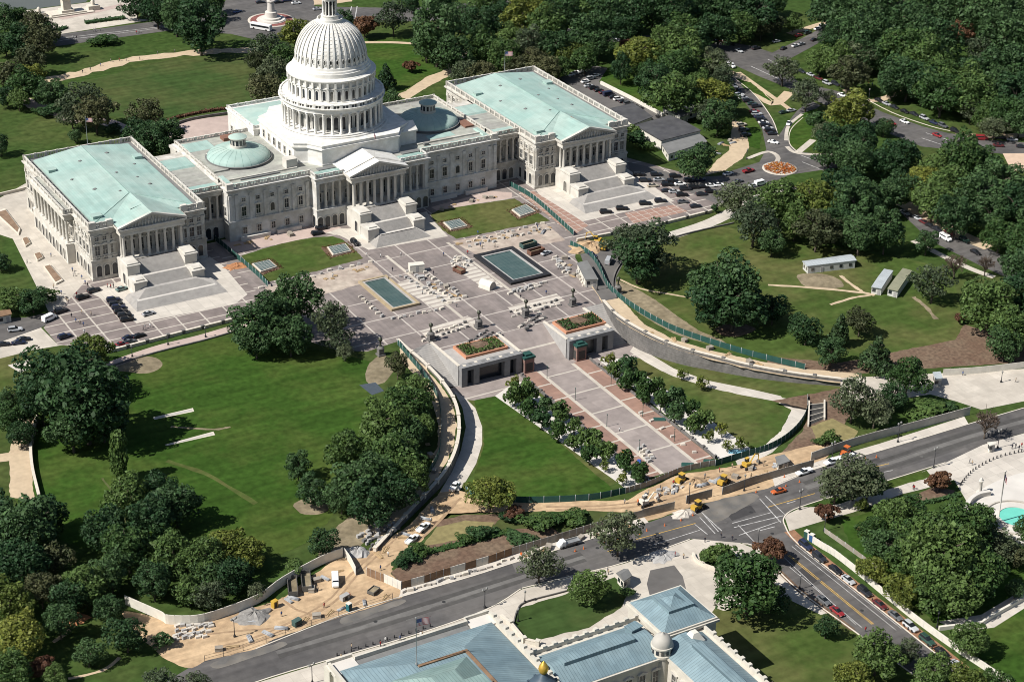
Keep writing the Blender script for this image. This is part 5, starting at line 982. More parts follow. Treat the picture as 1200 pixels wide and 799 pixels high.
for nm, x0, x1, lab in (('entrance_pavilion', XL0, XL1, 'low stone entrance with dark openings left of the paved walk'), ('entrance_pavilion', XR0, XR1, 'low stone entrance with dark openings right of the paved walk')):
    P = thing(nm, lab, 'entrance', ((x0+x1)/2, YE, 0)); hw = (x1-x0)/2; b = MB(); ys, yb, z0 = -1.6, 1.0, -DEP-.1
    op = [(-hw+2.2, -hw+4.6), (-hw+6.8, hw-6.8), (hw-4.6, hw-2.2)]; xs = -hw
    for a, c in op+[(hw, hw)]: b.box(xs, a, ys, yb, z0, -.6); xs = c
    b.box(-hw-.15, hw+.15, ys-.15, yb+.01, -.8, .55); b.build('entrance_wall', mat('entrance_stone', (.19, .19, .19), .85, .12, .5, (.24, .235, .23), .2, .6), P)
    b = MB(); b.box(-hw+.1, hw-.1, .5, .6, z0, -.8); b.build('dark_opening', M_GLASS, P)
    b = MB(); b.box(-hw-.05, hw+.05, ys+.2, 13, .02, .40); b.build('roof_slab', C_STEP, P)
    for k in range(9):
        b = MB(); b.box(-hw+1.2+k*(2*hw-2.4)/9, -hw+1.2+k*(2*hw-2.4)/9+1.1, -.8+.3*(k % 3), .3+.3*(k % 3), .41, .62); b.build('skylight_block', M_RDARK if k % 2 else C_COPE, P)
    t = thing('planter', 'raised planter of green shrubs with orange brick edge on the '+('left' if x0 < 0 else 'right')+' entrance roof', 'planter', ((x0+x1)/2+1.0, YE+8.2, .42))
    b = MB(); px, py = 8.2, 4.6
    for u0, u1, v0, v1 in ((-px, px, -py, -py+.6), (-px, px, py-.6, py), (-px, -px+.6, -py+.6, py-.6), (px-.6, px, -py+.6, py-.6)): b.box(u0, u1, v0, v1, 0, .9)
    b.build('brick_edge', M_TERRA, t)
    b = MB(); b.box(-px+.6, px-.6, -py+.6, py-.6, 0, .65); b.lathe(0, 1.0, [(3.0, .65), (3.0, .95), (2.2, .95), (2.2, 1.1), (.02, 1.15)], 20, sharp=True); b.build('soil', C_MULCH, t)
    rn = random.Random(int(x0)); b = MB()
    for k in range(900):
        u, v = rn.uniform(-px+.9, px-.9), rn.uniform(-py+.9, py-.9)
        if hypot(u, v-1.0) < 3.1: continue
        h = rn.uniform(.5, 1.3); n_ = V((rn.gauss(0, 1), rn.gauss(0, 1), 1)).normalized(); a = n_.orthogonal().normalized()*.3; c = n_.cross(a.normalized())*.3; q = V((u, v, .65+h*.8)); b.poly([q+a, q+c, q-a, q-c])
    b.build('shrubs', LM['mid'], t)
# two brick towers with green caps at the head of the walk
for px_, py_, lab in ((617, 434, 'square brick tower with green cap left of the walk head'), (678, 420, 'square brick tower with green cap right of the walk head')):
    q = S(px_, py_); t = thing('brick_tower', lab, 'tower', q); b = MB(); b.box(-1.9, 1.9, -1.9, 1.9, 0, 5.4); b.build('brick_shaft', M_RED, t); b = MB(); b.box(-1.3, 1.3, -1.95, -1.91, .6, 3.8); b.box(-1.95, -1.91, -1.2, 1.2, .6, 3.8); b.build('opening', M_DARK, t); b = MB(); b.box(-2.2, 2.2, -2.2, 2.2, 5.4, 6.1); b.box(-1.2, 1.2, -1.2, 1.2, 6.1, 6.7); b.build('green_cap', M_GREENF, t)
# skylight pools
def pool(lab, x0, x1, y0, y1, fm, inm, f=1.9):
    t = thing('skylight_pool', lab, 'pool', ((x0+x1)/2, (y0+y1)/2, .03)); hx, hy = (x1-x0)/2, (y1-y0)/2; b = MB()
    for u0, u1, v0, v1 in ((-hx, hx, -hy, -hy+f), (-hx, hx, hy-f, hy), (-hx, -hx+f, -hy+f, hy-f), (hx-f, hx, -hy+f, hy-f)): b.box(u0, u1, v0, v1, 0, .9)
    b.build('pool_frame', fm, t)
    b = MB(); g = f+.8
    for u0, u1, v0, v1 in ((-hx+f, hx-f, -hy+f, -hy+g), (-hx+f, hx-f, hy-g, hy-f), (-hx+f, -hx+g, -hy+g, hy-g), (hx-g, hx-f, -hy+g, hy-g)): b.box(u0, u1, v0, v1, 0, .65)
    b.build('inner_rim', inm, t)
    b = MB(); b.box(-hx+g, hx-g, -hy+g, hy-g, 0, .42); b.build('water', M_BLUE, t); return t
pool('rectangular blue skylight pool with bare timber rim left of the paved axis', -31.2, -19.8, -73.2, -46.6, mat('timber_rim', (.34, .27, .17), .9, .1, .6), C_STEP, .9)
pool('rectangular skylight pool in a wide black frame right of the paved axis', 16.8, 33.8, -74.2, -46.2, M_IRON, C_GRAN)
M_SKY = mat('skylight_panes', (.085, .12, .12), .15, .1, 1, (.13, .165, .16), .4, .8, spec=.6, extra=linegrid(1.3, 1.3, .16, (.34, .35, .33)))
for pts, lab in (([(385, 291), (404, 287.5), (410, 295), (391, 299.5)], 'small square skylight in the left plaza lawn, nearer the central stair'), ([(297, 310.5), (315, 306.5), (323, 313.5), (306, 319)], 'small square skylight in the left plaza lawn, nearer the green fence'), ([(521, 262), (538, 258.5), (546, 265.5), (529, 269.5)], 'small square skylight in the right plaza lawn, nearer the central stair'), ([(601, 247), (616, 241.5), (626, 248.5), (610, 254)], 'small square skylight in the right plaza lawn, nearer the green fence')):
    P4 = [G(*q) for q in pts]; c = sum(P4, V())/4; t = thing('skylight', lab, 'skylight', (c.x, c.y, .05)); L = [((p-c).x, (p-c).y) for p in P4]; b = MB(); b.prism([(x*1.12, y*1.12) for x, y in L][::-1], 0, .5); b.build('kerb', C_COPE, t); b = MB(); b.prism(L[::-1], .5, .65); b.build('panes', M_SKY, t)
    b = MB(); rn = random.Random(int(c.x)); e = 1.75
    for k in range(260):
        i = rn.randrange(4); a_, b_ = L[i], L[(i+1) % 4]; u = rn.random(); s_ = rn.uniform(1.3, 1.75); x, y = (a_[0]*(1-u)+b_[0]*u)*s_, (a_[1]*(1-u)+b_[1]*u)*s_; r = rn.uniform(.12, .25); b.poly([(x-r, y, .12), (x, y-r, .3), (x+r, y, .12), (x, y+r, .3)])
    b.build('flowers', LM['red'], t)
# forecourt walls
def fw(lab, pts, m=C_COPE): 
    return wall_thing('parapet_wall', lab, 'wall', W2(pts, sm=6), .7, 1.0, m, C_COPE, None, 5.2, C_STONEW, .25)
fw('pale parapet wall with dark piers in front of the left forecourt', [(126, 414), (165, 404), (215, 391), (278, 375)]); fw('pale parapet wall in front of the right forecourt', [(676, 283), (725, 274), (770, 265), (834, 249)])
wall_thing('kerb_wall', 'low curved dark kerb wall along the top of the left lawn', 'wall', W2([(126, 431), (160, 420), (200, 409), (240, 399), (285, 386)], sm=5), .5, .5, C_STONEW)
wall_thing('kerb_wall', 'dark curved kerb wall above the right hand lawn', 'wall', W2([(722, 350), (718, 335), (722, 318), (735, 302), (760, 290), (800, 276), (860, 262)], sm=5), .5, .6, C_STONEW)
wall_thing('path_wall', 'dark curved wall beside the tan path at the left edge', 'wall', W2([(44, 492), (37, 520), (38, 550), (46, 585)], sm=5), .6, 1.6, C_STONEW, C_COPE)
wall_thing('terrace_wall', 'low balustrade wall beyond the south terrace', 'wall', W2([(-10, 232), (32, 222)]), .7, 1.2, C_COPE)
wall_thing('terrace_wall', 'pale balustrade round the west terrace', 'wall', W2([(168, 172), (192, 158), (200, 150), (225, 141), (276, 133)], sm=4), .6, 1.2, C_STONEW)
wall_thing('shed_wall', 'white wall behind the parked cars above the sheds', 'wall', W2([(704, 99), (740, 117), (777, 137)]), .6, 1.6, M_PALE)
# low walls with posts either side of the walk
for pts, lab in (([(612, 441), (757, 563)], 'low dark wall with posts along the left side of the walk'), ([(690, 420), (838, 537)], 'low dark wall with posts along the right side of the walk')):
    pp = W2(pts, True); o = pp[0]; P = thing('walk_wall', lab, 'wall', (o[0], o[1], 0)); n = 24; L = [(o[0]+(pp[1][0]-o[0])*i/n, o[1]+(pp[1][1]-o[1])*i/n) for i in range(n+1)]
    b = MB(); b.wallpath([(x-o[0], y-o[1]) for x, y in L], .6, 0, 0, z0f=lambda p: hz(p.y+o[1])-.1, z1f=lambda p: hz(p.y+o[1])+.75); b.build('wall_face', C_STONEW, P)
    b = MB(); b.box(-.45, .45, -.45, .45, 0, 1.25); me = b.mesh('post', C_STONEW)
    for x, y in L[::2]: link('post', me, P, (x-o[0], y-o[1], hz(y)))
# ---------------------------------------------------------------- fences
def fence(name, label, pts, h=2.2, m=None, sm=4, gap=3.0, pm=None, deep=False, rail=True, th=.06):
    pp = W2(pts, deep, sm); o = V((*pp[0], 0)); P = thing(name, label, 'fence', o); zf = (lambda y: hz(y)) if deep else (lambda y: 0.0)
    L = [V(q) for q in pp]; R_ = [L[0]]; 
    for a, c in zip(L, L[1:]):
        k = max(1, round((c-a).length/gap)); R_ += [a+(c-a)*(i/k) for i in range(1, k+1)]
    b = MB(); b.wallpath([(q.x-o.x, q.y-o.y) for q in R_], th, 0, 0, z0f=lambda p: zf(p.y+o.y)+.05, z1f=lambda p: zf(p.y+o.y)+h); b.build('fence_panel', m or M_GREENF, P)
    if pm is not False:
        b = MB(); b.lathe(0, 0, [(.08, 0), (.08, h+.15)], 6); me = b.mesh('post', pm or M_METAL)
        for q in R_[:95]: link('post', me, P, (q.x-o.x, q.y-o.y, zf(q.y)))
    return P
GF = 'green mesh construction fence '
fence('mesh_fence', GF+'beside the left forecourt and plaza lawn', [(246, 277), (262, 290), (282, 307), (300, 322), (314, 336)])
fence('mesh_fence', GF+'between the right plaza lawn and red paving', [(597, 218), (622, 232), (648, 254), (672, 276)])
fence('mesh_fence', GF+'curving along the top of the right retaining wall', [(668, 288), (690, 299), (702, 315), (710, 333), (719, 344), (738, 359), (762, 374), (792, 389), (832, 403), (882, 418), (943, 433)], gap=4)
fence('mesh_fence', GF+'curving along the drive above the left ramp', [(466, 404), (480, 421), (496, 440), (508, 458), (515, 475), (517, 505), (514, 535), (500, 560)], gap=4)
fence('mesh_fence', GF+'along the foot of the bright lawn', [(546, 577), (562, 585), (620, 589), (690, 586), (733, 578)], gap=5)
fence('mesh_fence', GF+'round the corner of the olive lawn right of the walk', [(946, 469), (945, 485), (936, 501), (920, 516), (900, 527), (878, 534), (838, 546)], gap=4, deep=True)
fence('wire_fence', 'bare wire fence between the walk end and the sand', [(733, 578), (757, 571), (778, 562), (800, 553), (838, 545)], 2.0, M_HOARD, gap=3)
fence('concrete_hoarding', 'long pale concrete panel wall along the road at right', [(950, 540), (1005, 521), (1088, 499), (1136, 486)], 3.0, mat('precast_panels', (.40, .385, .34), .9, .1, .5, (.32, .30, .27), .2, .8), gap=3, pm=C_COPE, th=.2)
fence('board_hoarding', 'dark panelled hoarding left of the pale panel wall', [(886, 566), (920, 556), (953, 547)], 2.6, M_HOARD, gap=3, th=.15)
fence('board_hoarding', 'grey panelled hoarding between the excavator and the road', [(752, 606), (790, 597)], 2.8, M_HOARD, gap=3, th=.15)
fence('board_hoarding', 'grey panelled hoarding beside the yellow loader', [(804, 590), (834, 582)], 2.8, M_HOARD, gap=3, th=.15)
fence('board_hoarding', 'grey panelled hoarding right of the yellow roller', [(846, 580), (886, 566)], 2.8, M_HOARD, gap=3, th=.15)
fence('concrete_hoarding', 'white panel wall curving round the sandy yard below the trees', [(147, 708), (188, 726), (198, 731), (232, 731), (264, 722), (304, 706), (332, 686), (376, 662), (402, 652)], 3.0, M_PALE, gap=3, pm=M_HOARD, th=.2)
fence('board_hoarding', 'pale board fence beside the gate of the sandy yard', [(404, 652), (411, 662), (417, 674)], 2.8, M_PALE, gap=2.5, th=.12)
fence('board_hoarding', 'brown board hoarding at the gate beside the planted bank', [(430, 674), (450, 682)], 2.6, M_BROWN, gap=2.5, th=.12)
fence('board_hoarding', 'white board hoarding at the corner of the planted bank', [(450, 682), (470, 691)], 2.8, M_PALE, gap=2.5, th=.12)
HB = [(471, 690), (482, 687), (497, 683), (511, 678), (528, 673), (545, 668), (558, 664), (572, 660), (600, 650), (650, 635), (700, 620), (752, 606)]
for i, (a, c) in enumerate(zip(HB, HB[1:])):
    fence('board_hoarding', ('white' if i in (1, 4, 6) else 'brown' if i < 8 else 'grey')+' board hoarding below the planted bank, '+ordw(i)+' panel run from left', [a, c], 2.5, M_PALE if i in (1, 4, 6) else (M_BROWN if i < 8 else M_HOARD), sm=0, gap=2.5, th=.12)
fence('board_hoarding', 'white board fence behind the cars parked at lower right', [(946, 632), (963, 643), (978, 652), (1006, 674), (1040, 702), (1072, 728), (1116, 760), (1164, 792), (1190, 812)], 2.3, M_PALE, gap=3, th=.12)
fence('wire_fence', 'low wire fence on the upper side of the lower right path', [(966, 624), (1000, 648), (1040, 678)], 1.6, M_HOARD, gap=3)
fence('site_fence', 'open post fence between the sandy yard and the road', [(225, 780), (262, 770), (300, 758), (345, 741), (400, 720), (465, 700)], 1.5, M_HOARD, gap=3.5) if 0 else None
PF = [(240, 775), (262, 769), (285, 762), (312, 752), (335, 744), (365, 733), (397, 722), (428, 712), (460, 702)]
P = thing('post_fence', 'row of thin posts with two rails between the sandy yard and the road', 'fence', G(*PF[0])); o = G(*PF[0])
b = MB(); b.lathe(0, 0, [(.07, 0), (.07, 2.0)], 6); me = b.mesh('post', M_IRON)
for q in PF: w_ = G(*q)-o; link('post', me, P, w_)
b = MB()
for z in (1.0, 1.9): b.path([G(*q)-o+V((0, 0, z)) for q in PF], .035, 4)
b.build('rail', M_IRON, P)
fence('concrete_hoarding', 'pale panel fence along the upper right edge of the beige paving', [(1105, 440), (1150, 437), (1210, 430)], 2.4, M_PALE, gap=3, pm=M_HOARD, th=.15)
# ---------------------------------------------------------------- light buildings
M_ROOFD = mat('dark_shed_roof', (.055, .055, .06), .8, .15, .3, (.08, .08, .082), .2, .7)
M_ROOFG = mat('grey_shed_roof', (.16, .16, .155), .8, .12, .3)
M_ROOFM = mat('metal_trailer_roof', (.36, .39, .40), .6, .08, .4, extra=linegrid(1.2, 0, .1, (.24, .26, .27)))
M_TGREEN = mat('olive_trailer_roof', (.22, .22, .15), .7, .1, .4, extra=linegrid(0, 1.0, .1, (.16, .16, .11)))
def shed(name, label, cat, roofpx, h, rm, wm=None, over=.5, rise=.6, doors=2, axis=None):
    """walls and a low gable roof; four px corners of the eaves, first edge = the near long side"""
    P4 = [G(*q, h) for q in roofpx]; c = sum(P4, V())/4; c.z = 0; t = thing(name, label, cat, c); L = [(p-c).xy for p in P4]; k = lambda s: [(q*s).to_tuple() for q in L]
    b = MB(); d = [q-q.normalized()*over for q in L]; b.prism([q.to_tuple() for q in d], 0, h); b.build('wall', wm or M_PALE, t)
    b = MB(); m0 = (L[0]+L[3])/2; m1 = (L[1]+L[2])/2; z0 = h+.03
    v = [(*L[0], z0), (*L[1], z0), (*L[2], z0), (*L[3], z0), (*m0, z0+rise), (*m1, z0+rise), *[(*q, z0-.25) for q in L]]
    for f in ((0, 1, 5, 4), (3, 4, 5, 2), (0, 4, 3), (1, 2, 5), (6, 7, 1, 0), (7, 8, 2, 1), (8, 9, 3, 2), (9, 6, 0, 3), (9, 8, 7, 6)): b.poly([v[i] for i in f])
    b.build('roof', rm, t)
    e = d[1]-d[0]; n = V((e.y, -e.x)).normalized(); an = atan2(e.y, e.x); nw = max(2, int(e.length/3.6))
    if n.dot(d[0]) < 0: n = -n
    b = MB(); b.box(-.6, .6, -.06, .06, 1.0, min(2.2, h-.4)); wm_ = b.mesh('window', M_GLASS); b = MB(); b.box(-.5, .5, -.07, .07, 0, 2.05); dm_ = b.mesh('door', C_GRAN)
    for i in range(nw):
        q = d[0]+e*((i+.5)/nw)+n*.02; link('door' if i % 4 == 1 else 'window', dm_ if i % 4 == 1 else wm_, t, (q.x, q.y, 0), an)
    e = d[0]-d[3]; n2 = V((e.y, -e.x)).normalized(); an = atan2(e.y, e.x); n2 = -n2 if n2.dot(d[0]) < 0 else n2
    for i in range(2): q = d[3]+e*((i+.5)/2)+n2*.02; link('window', wm_, t, (q.x, q.y, 0), an)
    return t
shed('site_shed', 'large dark flat roofed shed beside the north wing', 'shed', [(775, 165), (822, 153), (785, 135), (744, 147)], 4.5, M_ROOFD, rise=.5)
shed('site_shed', 'grey roofed lower shed in front of the large dark shed', 'shed', [(783, 181), (829, 166), (820, 157), (775, 169)], 3.4, M_ROOFG, rise=.4)
shed('site_shed', 'dark roofed shed at the end of the parked cars', 'shed', [(742, 146), (765, 137), (742, 121), (715, 127)], 3.6, M_ROOFD, rise=.3)
shed('site_shed', 'small pale roofed shed under the trees above the sheds', 'shed', [(797, 138), (808, 134), (786, 123), (776, 126)], 3.4, M_ROOFG, rise=.3)
shed('site_shed', 'low cream roofed hut beside the small pale shed', 'shed', [(806, 133), (822, 128), (812, 122), (796, 126)], 3.0, C_CONCW, rise=.2)
shed('trailer', 'long white trailer on the right hand lawn', 'trailer', [(946, 321-9), (1004, 305), (997, 298), (940, 306)], 3.2, M_ROOFM, mat('trailer_walls', (.50, .50, .46), .7, .08, .6), rise=.5)
shed('trailer', 'grey roofed narrow trailer, left one of the pair on the lawn', 'trailer', [(1021, 336), (1033, 338), (1047, 317), (1036, 315)], 3.0, M_ROOFM, MATS['trailer_walls'], rise=.3)
shed('trailer', 'olive roofed narrow trailer, right one of the pair on the lawn', 'trailer', [(1040, 338), (1052, 341), (1069, 317), (1058, 314)], 3.0, M_TGREEN, MATS['trailer_walls'], rise=.3)
shed('site_office', 'grey roofed white site office by the green fence on the plaza', 'site office', [(686, 328), (701, 327), (688, 305), (676, 308)], 3.2, M_ROOFG, rise=.2)
shed('guard_hut', 'grey hipped guard hut beside the library drive', 'guard hut', [(731, 681), (741, 674), (731, 666), (722, 671)], 3.2, M_ROOFG, rise=1.0)
shed('guard_hut', 'small white guard hut under the bare tree', 'guard hut', [(1160, 522), (1168, 520), (1165, 517), (1157, 518)], 2.8, M_PALE, rise=.5)
shed('kiosk', 'brown roofed kiosk at the edge of the south terrace', 'kiosk', [(-4, 372), (14, 368), (11, 362), (-8, 365)], 3.0, M_BROWN, rise=.6)
shed('checkpoint_hut', 'flat grey checkpoint canopy beside the beige paving', 'hut', [(1096, 444), (1105, 443), (1102, 435), (1093, 436)], 3.2, M_ROOFM, rise=.1)
shed('site_hut', 'flat dark hut at the end of the hoarding by the sunken stair', 'hut', [(912, 545), (926, 540), (919, 532), (908, 535)], 2.6, M_ROOFG, rise=.1)
# sunken stair shaft
q0 = [G(*a, .04) for a in ((948, 472), (966, 471), (966, 492), (947, 500))]; c = sum(q0, V())/4; c.z = 0; t = thing('stair_shaft', 'dark open stair shaft with timber braces at the end of the lawn fence', 'stair shaft', c)
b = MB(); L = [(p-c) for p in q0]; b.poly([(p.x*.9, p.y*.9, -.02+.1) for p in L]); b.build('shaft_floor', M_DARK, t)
b = MB(); b.wallpath([(p.x, p.y) for p in (L[0], L[3])], .5, 0, 1.0); b.wallpath([(p.x, p.y) for p in (L[1], L[2])], .5, 0, 1.0); b.build('shaft_wall', C_COPE, t)
for k in range(4): b = MB(); u = .15+k*.24; a, e = L[0].lerp(L[3], u), L[1].lerp(L[2], u); b.tube((a.x, a.y, .7), (e.x, e.y, .7), .11); b.build('brace', C_COPE, t)
# ---------------------------------------------------------------- the library at the bottom
M_LSTONE = mat('library_granite', (.52, .49, .42), .85, .08, .5, (.45, .42, .36), .15, .8, extra=linegrid(0, 1.2, .08, (.40, .37, .31), axes='XZ', k=.4))
M_LROOF = mat('library_copper', (.150, .215, .240), .6, .10, .35, (.195, .265, .285), .1, .9, extra=chain(cells(1.7, 6, .07), linegrid(.85, 0, .12, (.085, .125, .145), k=.85)))
M_LROOF2 = mat('library_copper_cross', (.150, .215, .240), .6, .10, .35, (.195, .265, .285), .1, .9, extra=chain(cells(6, 1.7, .07), linegrid(0, .85, .12, (.085, .125, .145), k=.85)))
M_LGREEN = mat('library_green_copper', (.165, .24, .225), .65, .1, .35, (.215, .29, .265), .1, .9, extra=linegrid(.85, 0, .12, (.10, .155, .145), k=.85))
lib = thing('library_building', 'granite library with blue grey copper roofs, corner pavilion and gilded lantern', 'library', (-128, -300, 0)); LO = V((-128, -300, 0))
def lb(name, f, m, par=None): b = MB(); f(b); b.v = [(x+128, y+300, z) for x, y, z in b.v]; return b.build(name, m, par or lib)
def hip(b, x0, x1, y0, y1, z0, z1, ix, iy):
    v = [(x0, y0, z0), (x1, y0, z0), (x1, y1, z0), (x0, y1, z0), (x0+ix, y0+iy, z1), (x1-ix, y0+iy, z1), (x1-ix, y1-iy, z1), (x0+ix, y1-iy, z1)]
    for f in ((0, 1, 5, 4), (1, 2, 6, 5), (2, 3, 7, 6), (3, 0, 4, 7), (4, 5, 6, 7)): b.poly([v[i] for i in f])
lb('main_wall', lambda b: (b.box(-150, -106, -340, -274.5, 0, 18.4), b.box(-150.5, -105.5, -340, -274, 18.4, 19.2), b.box(-151, -143.5, -276, -272.8, 0, 19.2), b.box(-112.5, -105, -276, -272.8, 0, 19.2)), M_LSTONE)
lb('main_parapet', lambda b: (b.wallpath([(-150.2, -340), (-150.2, -274.2)], .7, 19.2, 20.6), b.wallpath([(-105.7, -274.2), (-105.7, -330)], .7, 19.2, 20.6), b.wallpath([(-150.5, -273.2), (-143.6, -273.2), (-143.6, -274.6), (-112.4, -274.6), (-112.4, -273.2), (-105.5, -273.2)], .6, 19.2, 20.4), [b.box(-106.2, -105.2, -277-k*3, -276-k*3, 20.6, 21.3) for k in range(14)]), M_LSTONE)
lb('corner_terrace', lambda b: b.box(-150.6, -143.7, -278.5, -273.4, 19.2, 19.6), C_CONCW); lb('corner_terrace', lambda b: b.box(-112.3, -105.6, -278, -273.4, 19.2, 19.6), C_CONCW)
lb('front_gutter', lambda b: b.box(-143.4, -112.6, -278, -275, 19.2, 19.3), M_RDARK)
lb('main_roof', lambda b: hip(b, -148.8, -107, -352, -277.2, 19.6, 23.6, 13.5, 10.5), M_LROOF)
lb('main_roof_side', lambda b: b.poly([(-106.9, -277.2, 19.64), (-106.9, -352, 19.64), (-120.4, -341.5, 23.64), (-120.4, -287.7, 23.64)]), M_LROOF2)
lb('inner_gutter', lambda b: (b.box(-134, -120.6, -290, -289.2, 23.6, 23.95), b.box(-121.4, -120.6, -345, -290, 23.6, 23.95)), M_BROWN)
lb('raised_roof', lambda b: hip(b, -142, -122, -330, -291.5, 23.6, 26.8, 7, 7), M_LGREEN)
lb('skylight_roof', lambda b: (b.prism([(-140, -308), (-124, -308), (-124, -303), (-140, -303)], 25.2, 26.9), b.prism([(-139, -322), (-124, -322), (-124, -312), (-139, -312)], 25.2, 26.6)), M_LGREEN)
lb('wing_wall', lambda b: (b.box(-105.4, -73, -308.2, -292.2, 0, 17.4), b.box(-105.4, -73, -308.7, -291.7, 17.4, 18.0), b.box(-75, -60.6, -380, -303, 0, 17.4), b.box(-75.5, -60.1, -380, -303, 17.4, 18.0)), M_LSTONE)
lb('wing_parapet', lambda b: (b.wallpath([(-105.4, -292), (-73, -292)], .6, 18, 19.1), b.wallpath([(-60.4, -303.5), (-60.4, -380)], .6, 18, 19.1), [b.box(-104+k*3, -103+k*3, -292.5, -291.5, 19.1, 19.7) for k in range(11)], [b.box(-60.9, -59.9, -308-k*3, -307-k*3, 19.1, 19.7) for k in range(20)]), M_LSTONE)
lb('wing_roof', lambda b: hip(b, -104.9, -74.5, -308.2, -293.4, 18.1, 20.6, 1, 6.6), M_LROOF)
lb('wing_roof_side', lambda b: hip(b, -75.2, -61.6, -380, -304.2, 18.15, 20.6, 5.8, 1), M_LROOF2)
lb('roof_monitor', lambda b: (b.box(-101, -80.5, -302.4, -299.2, 19.6, 21.3), b.box(-69.6, -66.8, -372, -311, 19.6, 21.3)), M_LROOF)
lb('roof_vent', lambda b: (b.rbox(-77.8, -297.4, 18.6, 3.4, 2.4, 2.3, .2), b.rbox(-77.8, -297.4, 20.9, 3.9, 2.9, .2, .2)), M_LROOF)
lb('roof_vent', lambda b: (b.prism([(-68.5, -309), (-64, -309), (-64, -305.4), (-68.5, -305.4)], 19.4, 21.6, [(-67, -308), (-65.5, -308), (-65.5, -306.4), (-67, -306.4)])), M_PALE)
lb('corner_pavilion', lambda b: (b.box(-72.4, -56.4, -303.0, -287.0, 0, 18.8), b.box(-73.0, -55.8, -303.6, -286.4, 18.8, 19.5), b.box(-72.6, -56.2, -303.2, -286.8, 19.5, 20.0)), M_LSTONE)
lb('pavilion_roof', lambda b: hip(b, -72.2, -56.6, -302.8, -287.2, 20.05, 24.2, 7.7, 7.7), M_LROOF)
lb('pavilion_roof_side', lambda b: (b.poly([(-72.25, -302.8, 20.06), (-72.25, -287.2, 20.06), (-64.45, -295, 24.22)]), b.poly([(-56.55, -302.8, 20.06), (-56.55, -287.2, 20.06), (-64.35, -295, 24.22)])), M_LROOF2)
lb('roof_skylight', lambda b: (b.prism([(-68.2, -298.8), (-60.6, -298.8), (-60.6, -291.2), (-68.2, -291.2)], 22.0, 23.0), b.prism([(-66.4, -297), (-62.4, -297), (-62.4, -293), (-66.4, -293)], 23.0, 24.4, [(-64.5, -295.1), (-64.3, -295.1), (-64.3, -294.9), (-64.5, -294.9)])), M_LROOF)
lb('turret', lambda b: b.lathe(-75.4, -306.6, [(2.5, 0), (2.5, 17.6), (2.8, 17.8), (2.8, 18.4), (2.55, 18.5), (2.55, 20.2), (2.85, 20.3), (2.85, 20.7), (2.5, 20.8)], 24, True, True), M_LSTONE)
lb('turret_dome', lambda b: b.lathe(-75.4, -306.6, [(2.6*cos(t*pi/16), 20.8+2.9*sin(t*pi/16)) for t in range(8)]+[(.4, 23.8), (.02, 24.2)], 24), mat('pale_dome_stone', (.38, .36, .32), .8, .08, .5))
for k in range(12): t = 2*pi*k/12; b = MB(); b.box(-.35, .35, -.06, .06, 0, 1.1); b.build('turret_window', M_GLASS, lib, (52.6+2.56*cos(t), -6.6+2.56*sin(t), 18.8), t+pi/2)
for k in range(7):
    for z in (4.2, 11.0): o = win('tall' if z > 8 else 'plain', -102+k*4.0+128, -308.2+300, z, 'E', lib)
for k in range(8): o = win('tall', -75+128, -312-k*4.2+300, 11, 'S', lib)
for k in range(3): win('tall', -69.5+k*5.1+128, -3.02, 13.2, 'E', lib)
lb('dome_drum', lambda b: b.lathe(-128.2, -336.5, [(11.5, 20), (11.5, 30), (12.2, 30.4), (12.2, 31), (10.6, 31)], 32, True, True), M_LSTONE)
lb('dome_shell', lambda b: b.lathe(-128.2, -336.5, [(10.8*cos(t*pi/20), 31+11*sin(t*pi/20)) for t in range(8)]+[(3.4, 41.4)], 32), mat('dark_dome_copper', (.05, .075, .10), .5, .1, .5))
lb('lantern', lambda b: (b.lathe(-128.2, -336.5, [(3.0, 41), (3.0, 46.2), (3.5, 46.4), (3.5, 47), (2.6, 48.2), (1.4, 49.2), (.6, 50.2)], 20, True, True), [b.box(-128.2+3.2*cos(k*pi/4)-.3, -128.2+3.2*cos(k*pi/4)+.3, -336.5+3.2*sin(k*pi/4)-.3, -336.5+3.2*sin(k*pi/4)+.3, 46.9, 47.7) for k in range(8)]), MATS['dark_dome_copper'])
lb('gilded_flame', lambda b: b.lathe(-128.2, -336.5, [(.3, 50), (.9, 50.6), (1.15, 51.4), (.95, 52.2), (.5, 52.9), (.02, 53.5)], 12), mat('gilding', (.80, .50, .10), .35, .08, 2, metal=.7))
wall_thing('library_wall', 'low stone balustrade wall between the library and its lawn', 'wall', W2([(587, 724), (598, 733), (614, 752), (630, 756)]), .6, 1.1, M_LSTONE, C_COPE, None, 3.5)
wall_thing('lawn_kerb', 'dark kerb rail curving round the library lawn', 'wall', W2([(602, 730), (606, 716), (616, 706), (660, 694), (700, 683)], sm=4), .3, .5, C_STONEW)
wall_thing('planter_wall', 'round pale planter wall at the junction corner', 'wall', W2([(812, 650), (816, 658), (826, 664), (838, 668)], sm=4), .6, 1.0, C_COPE)
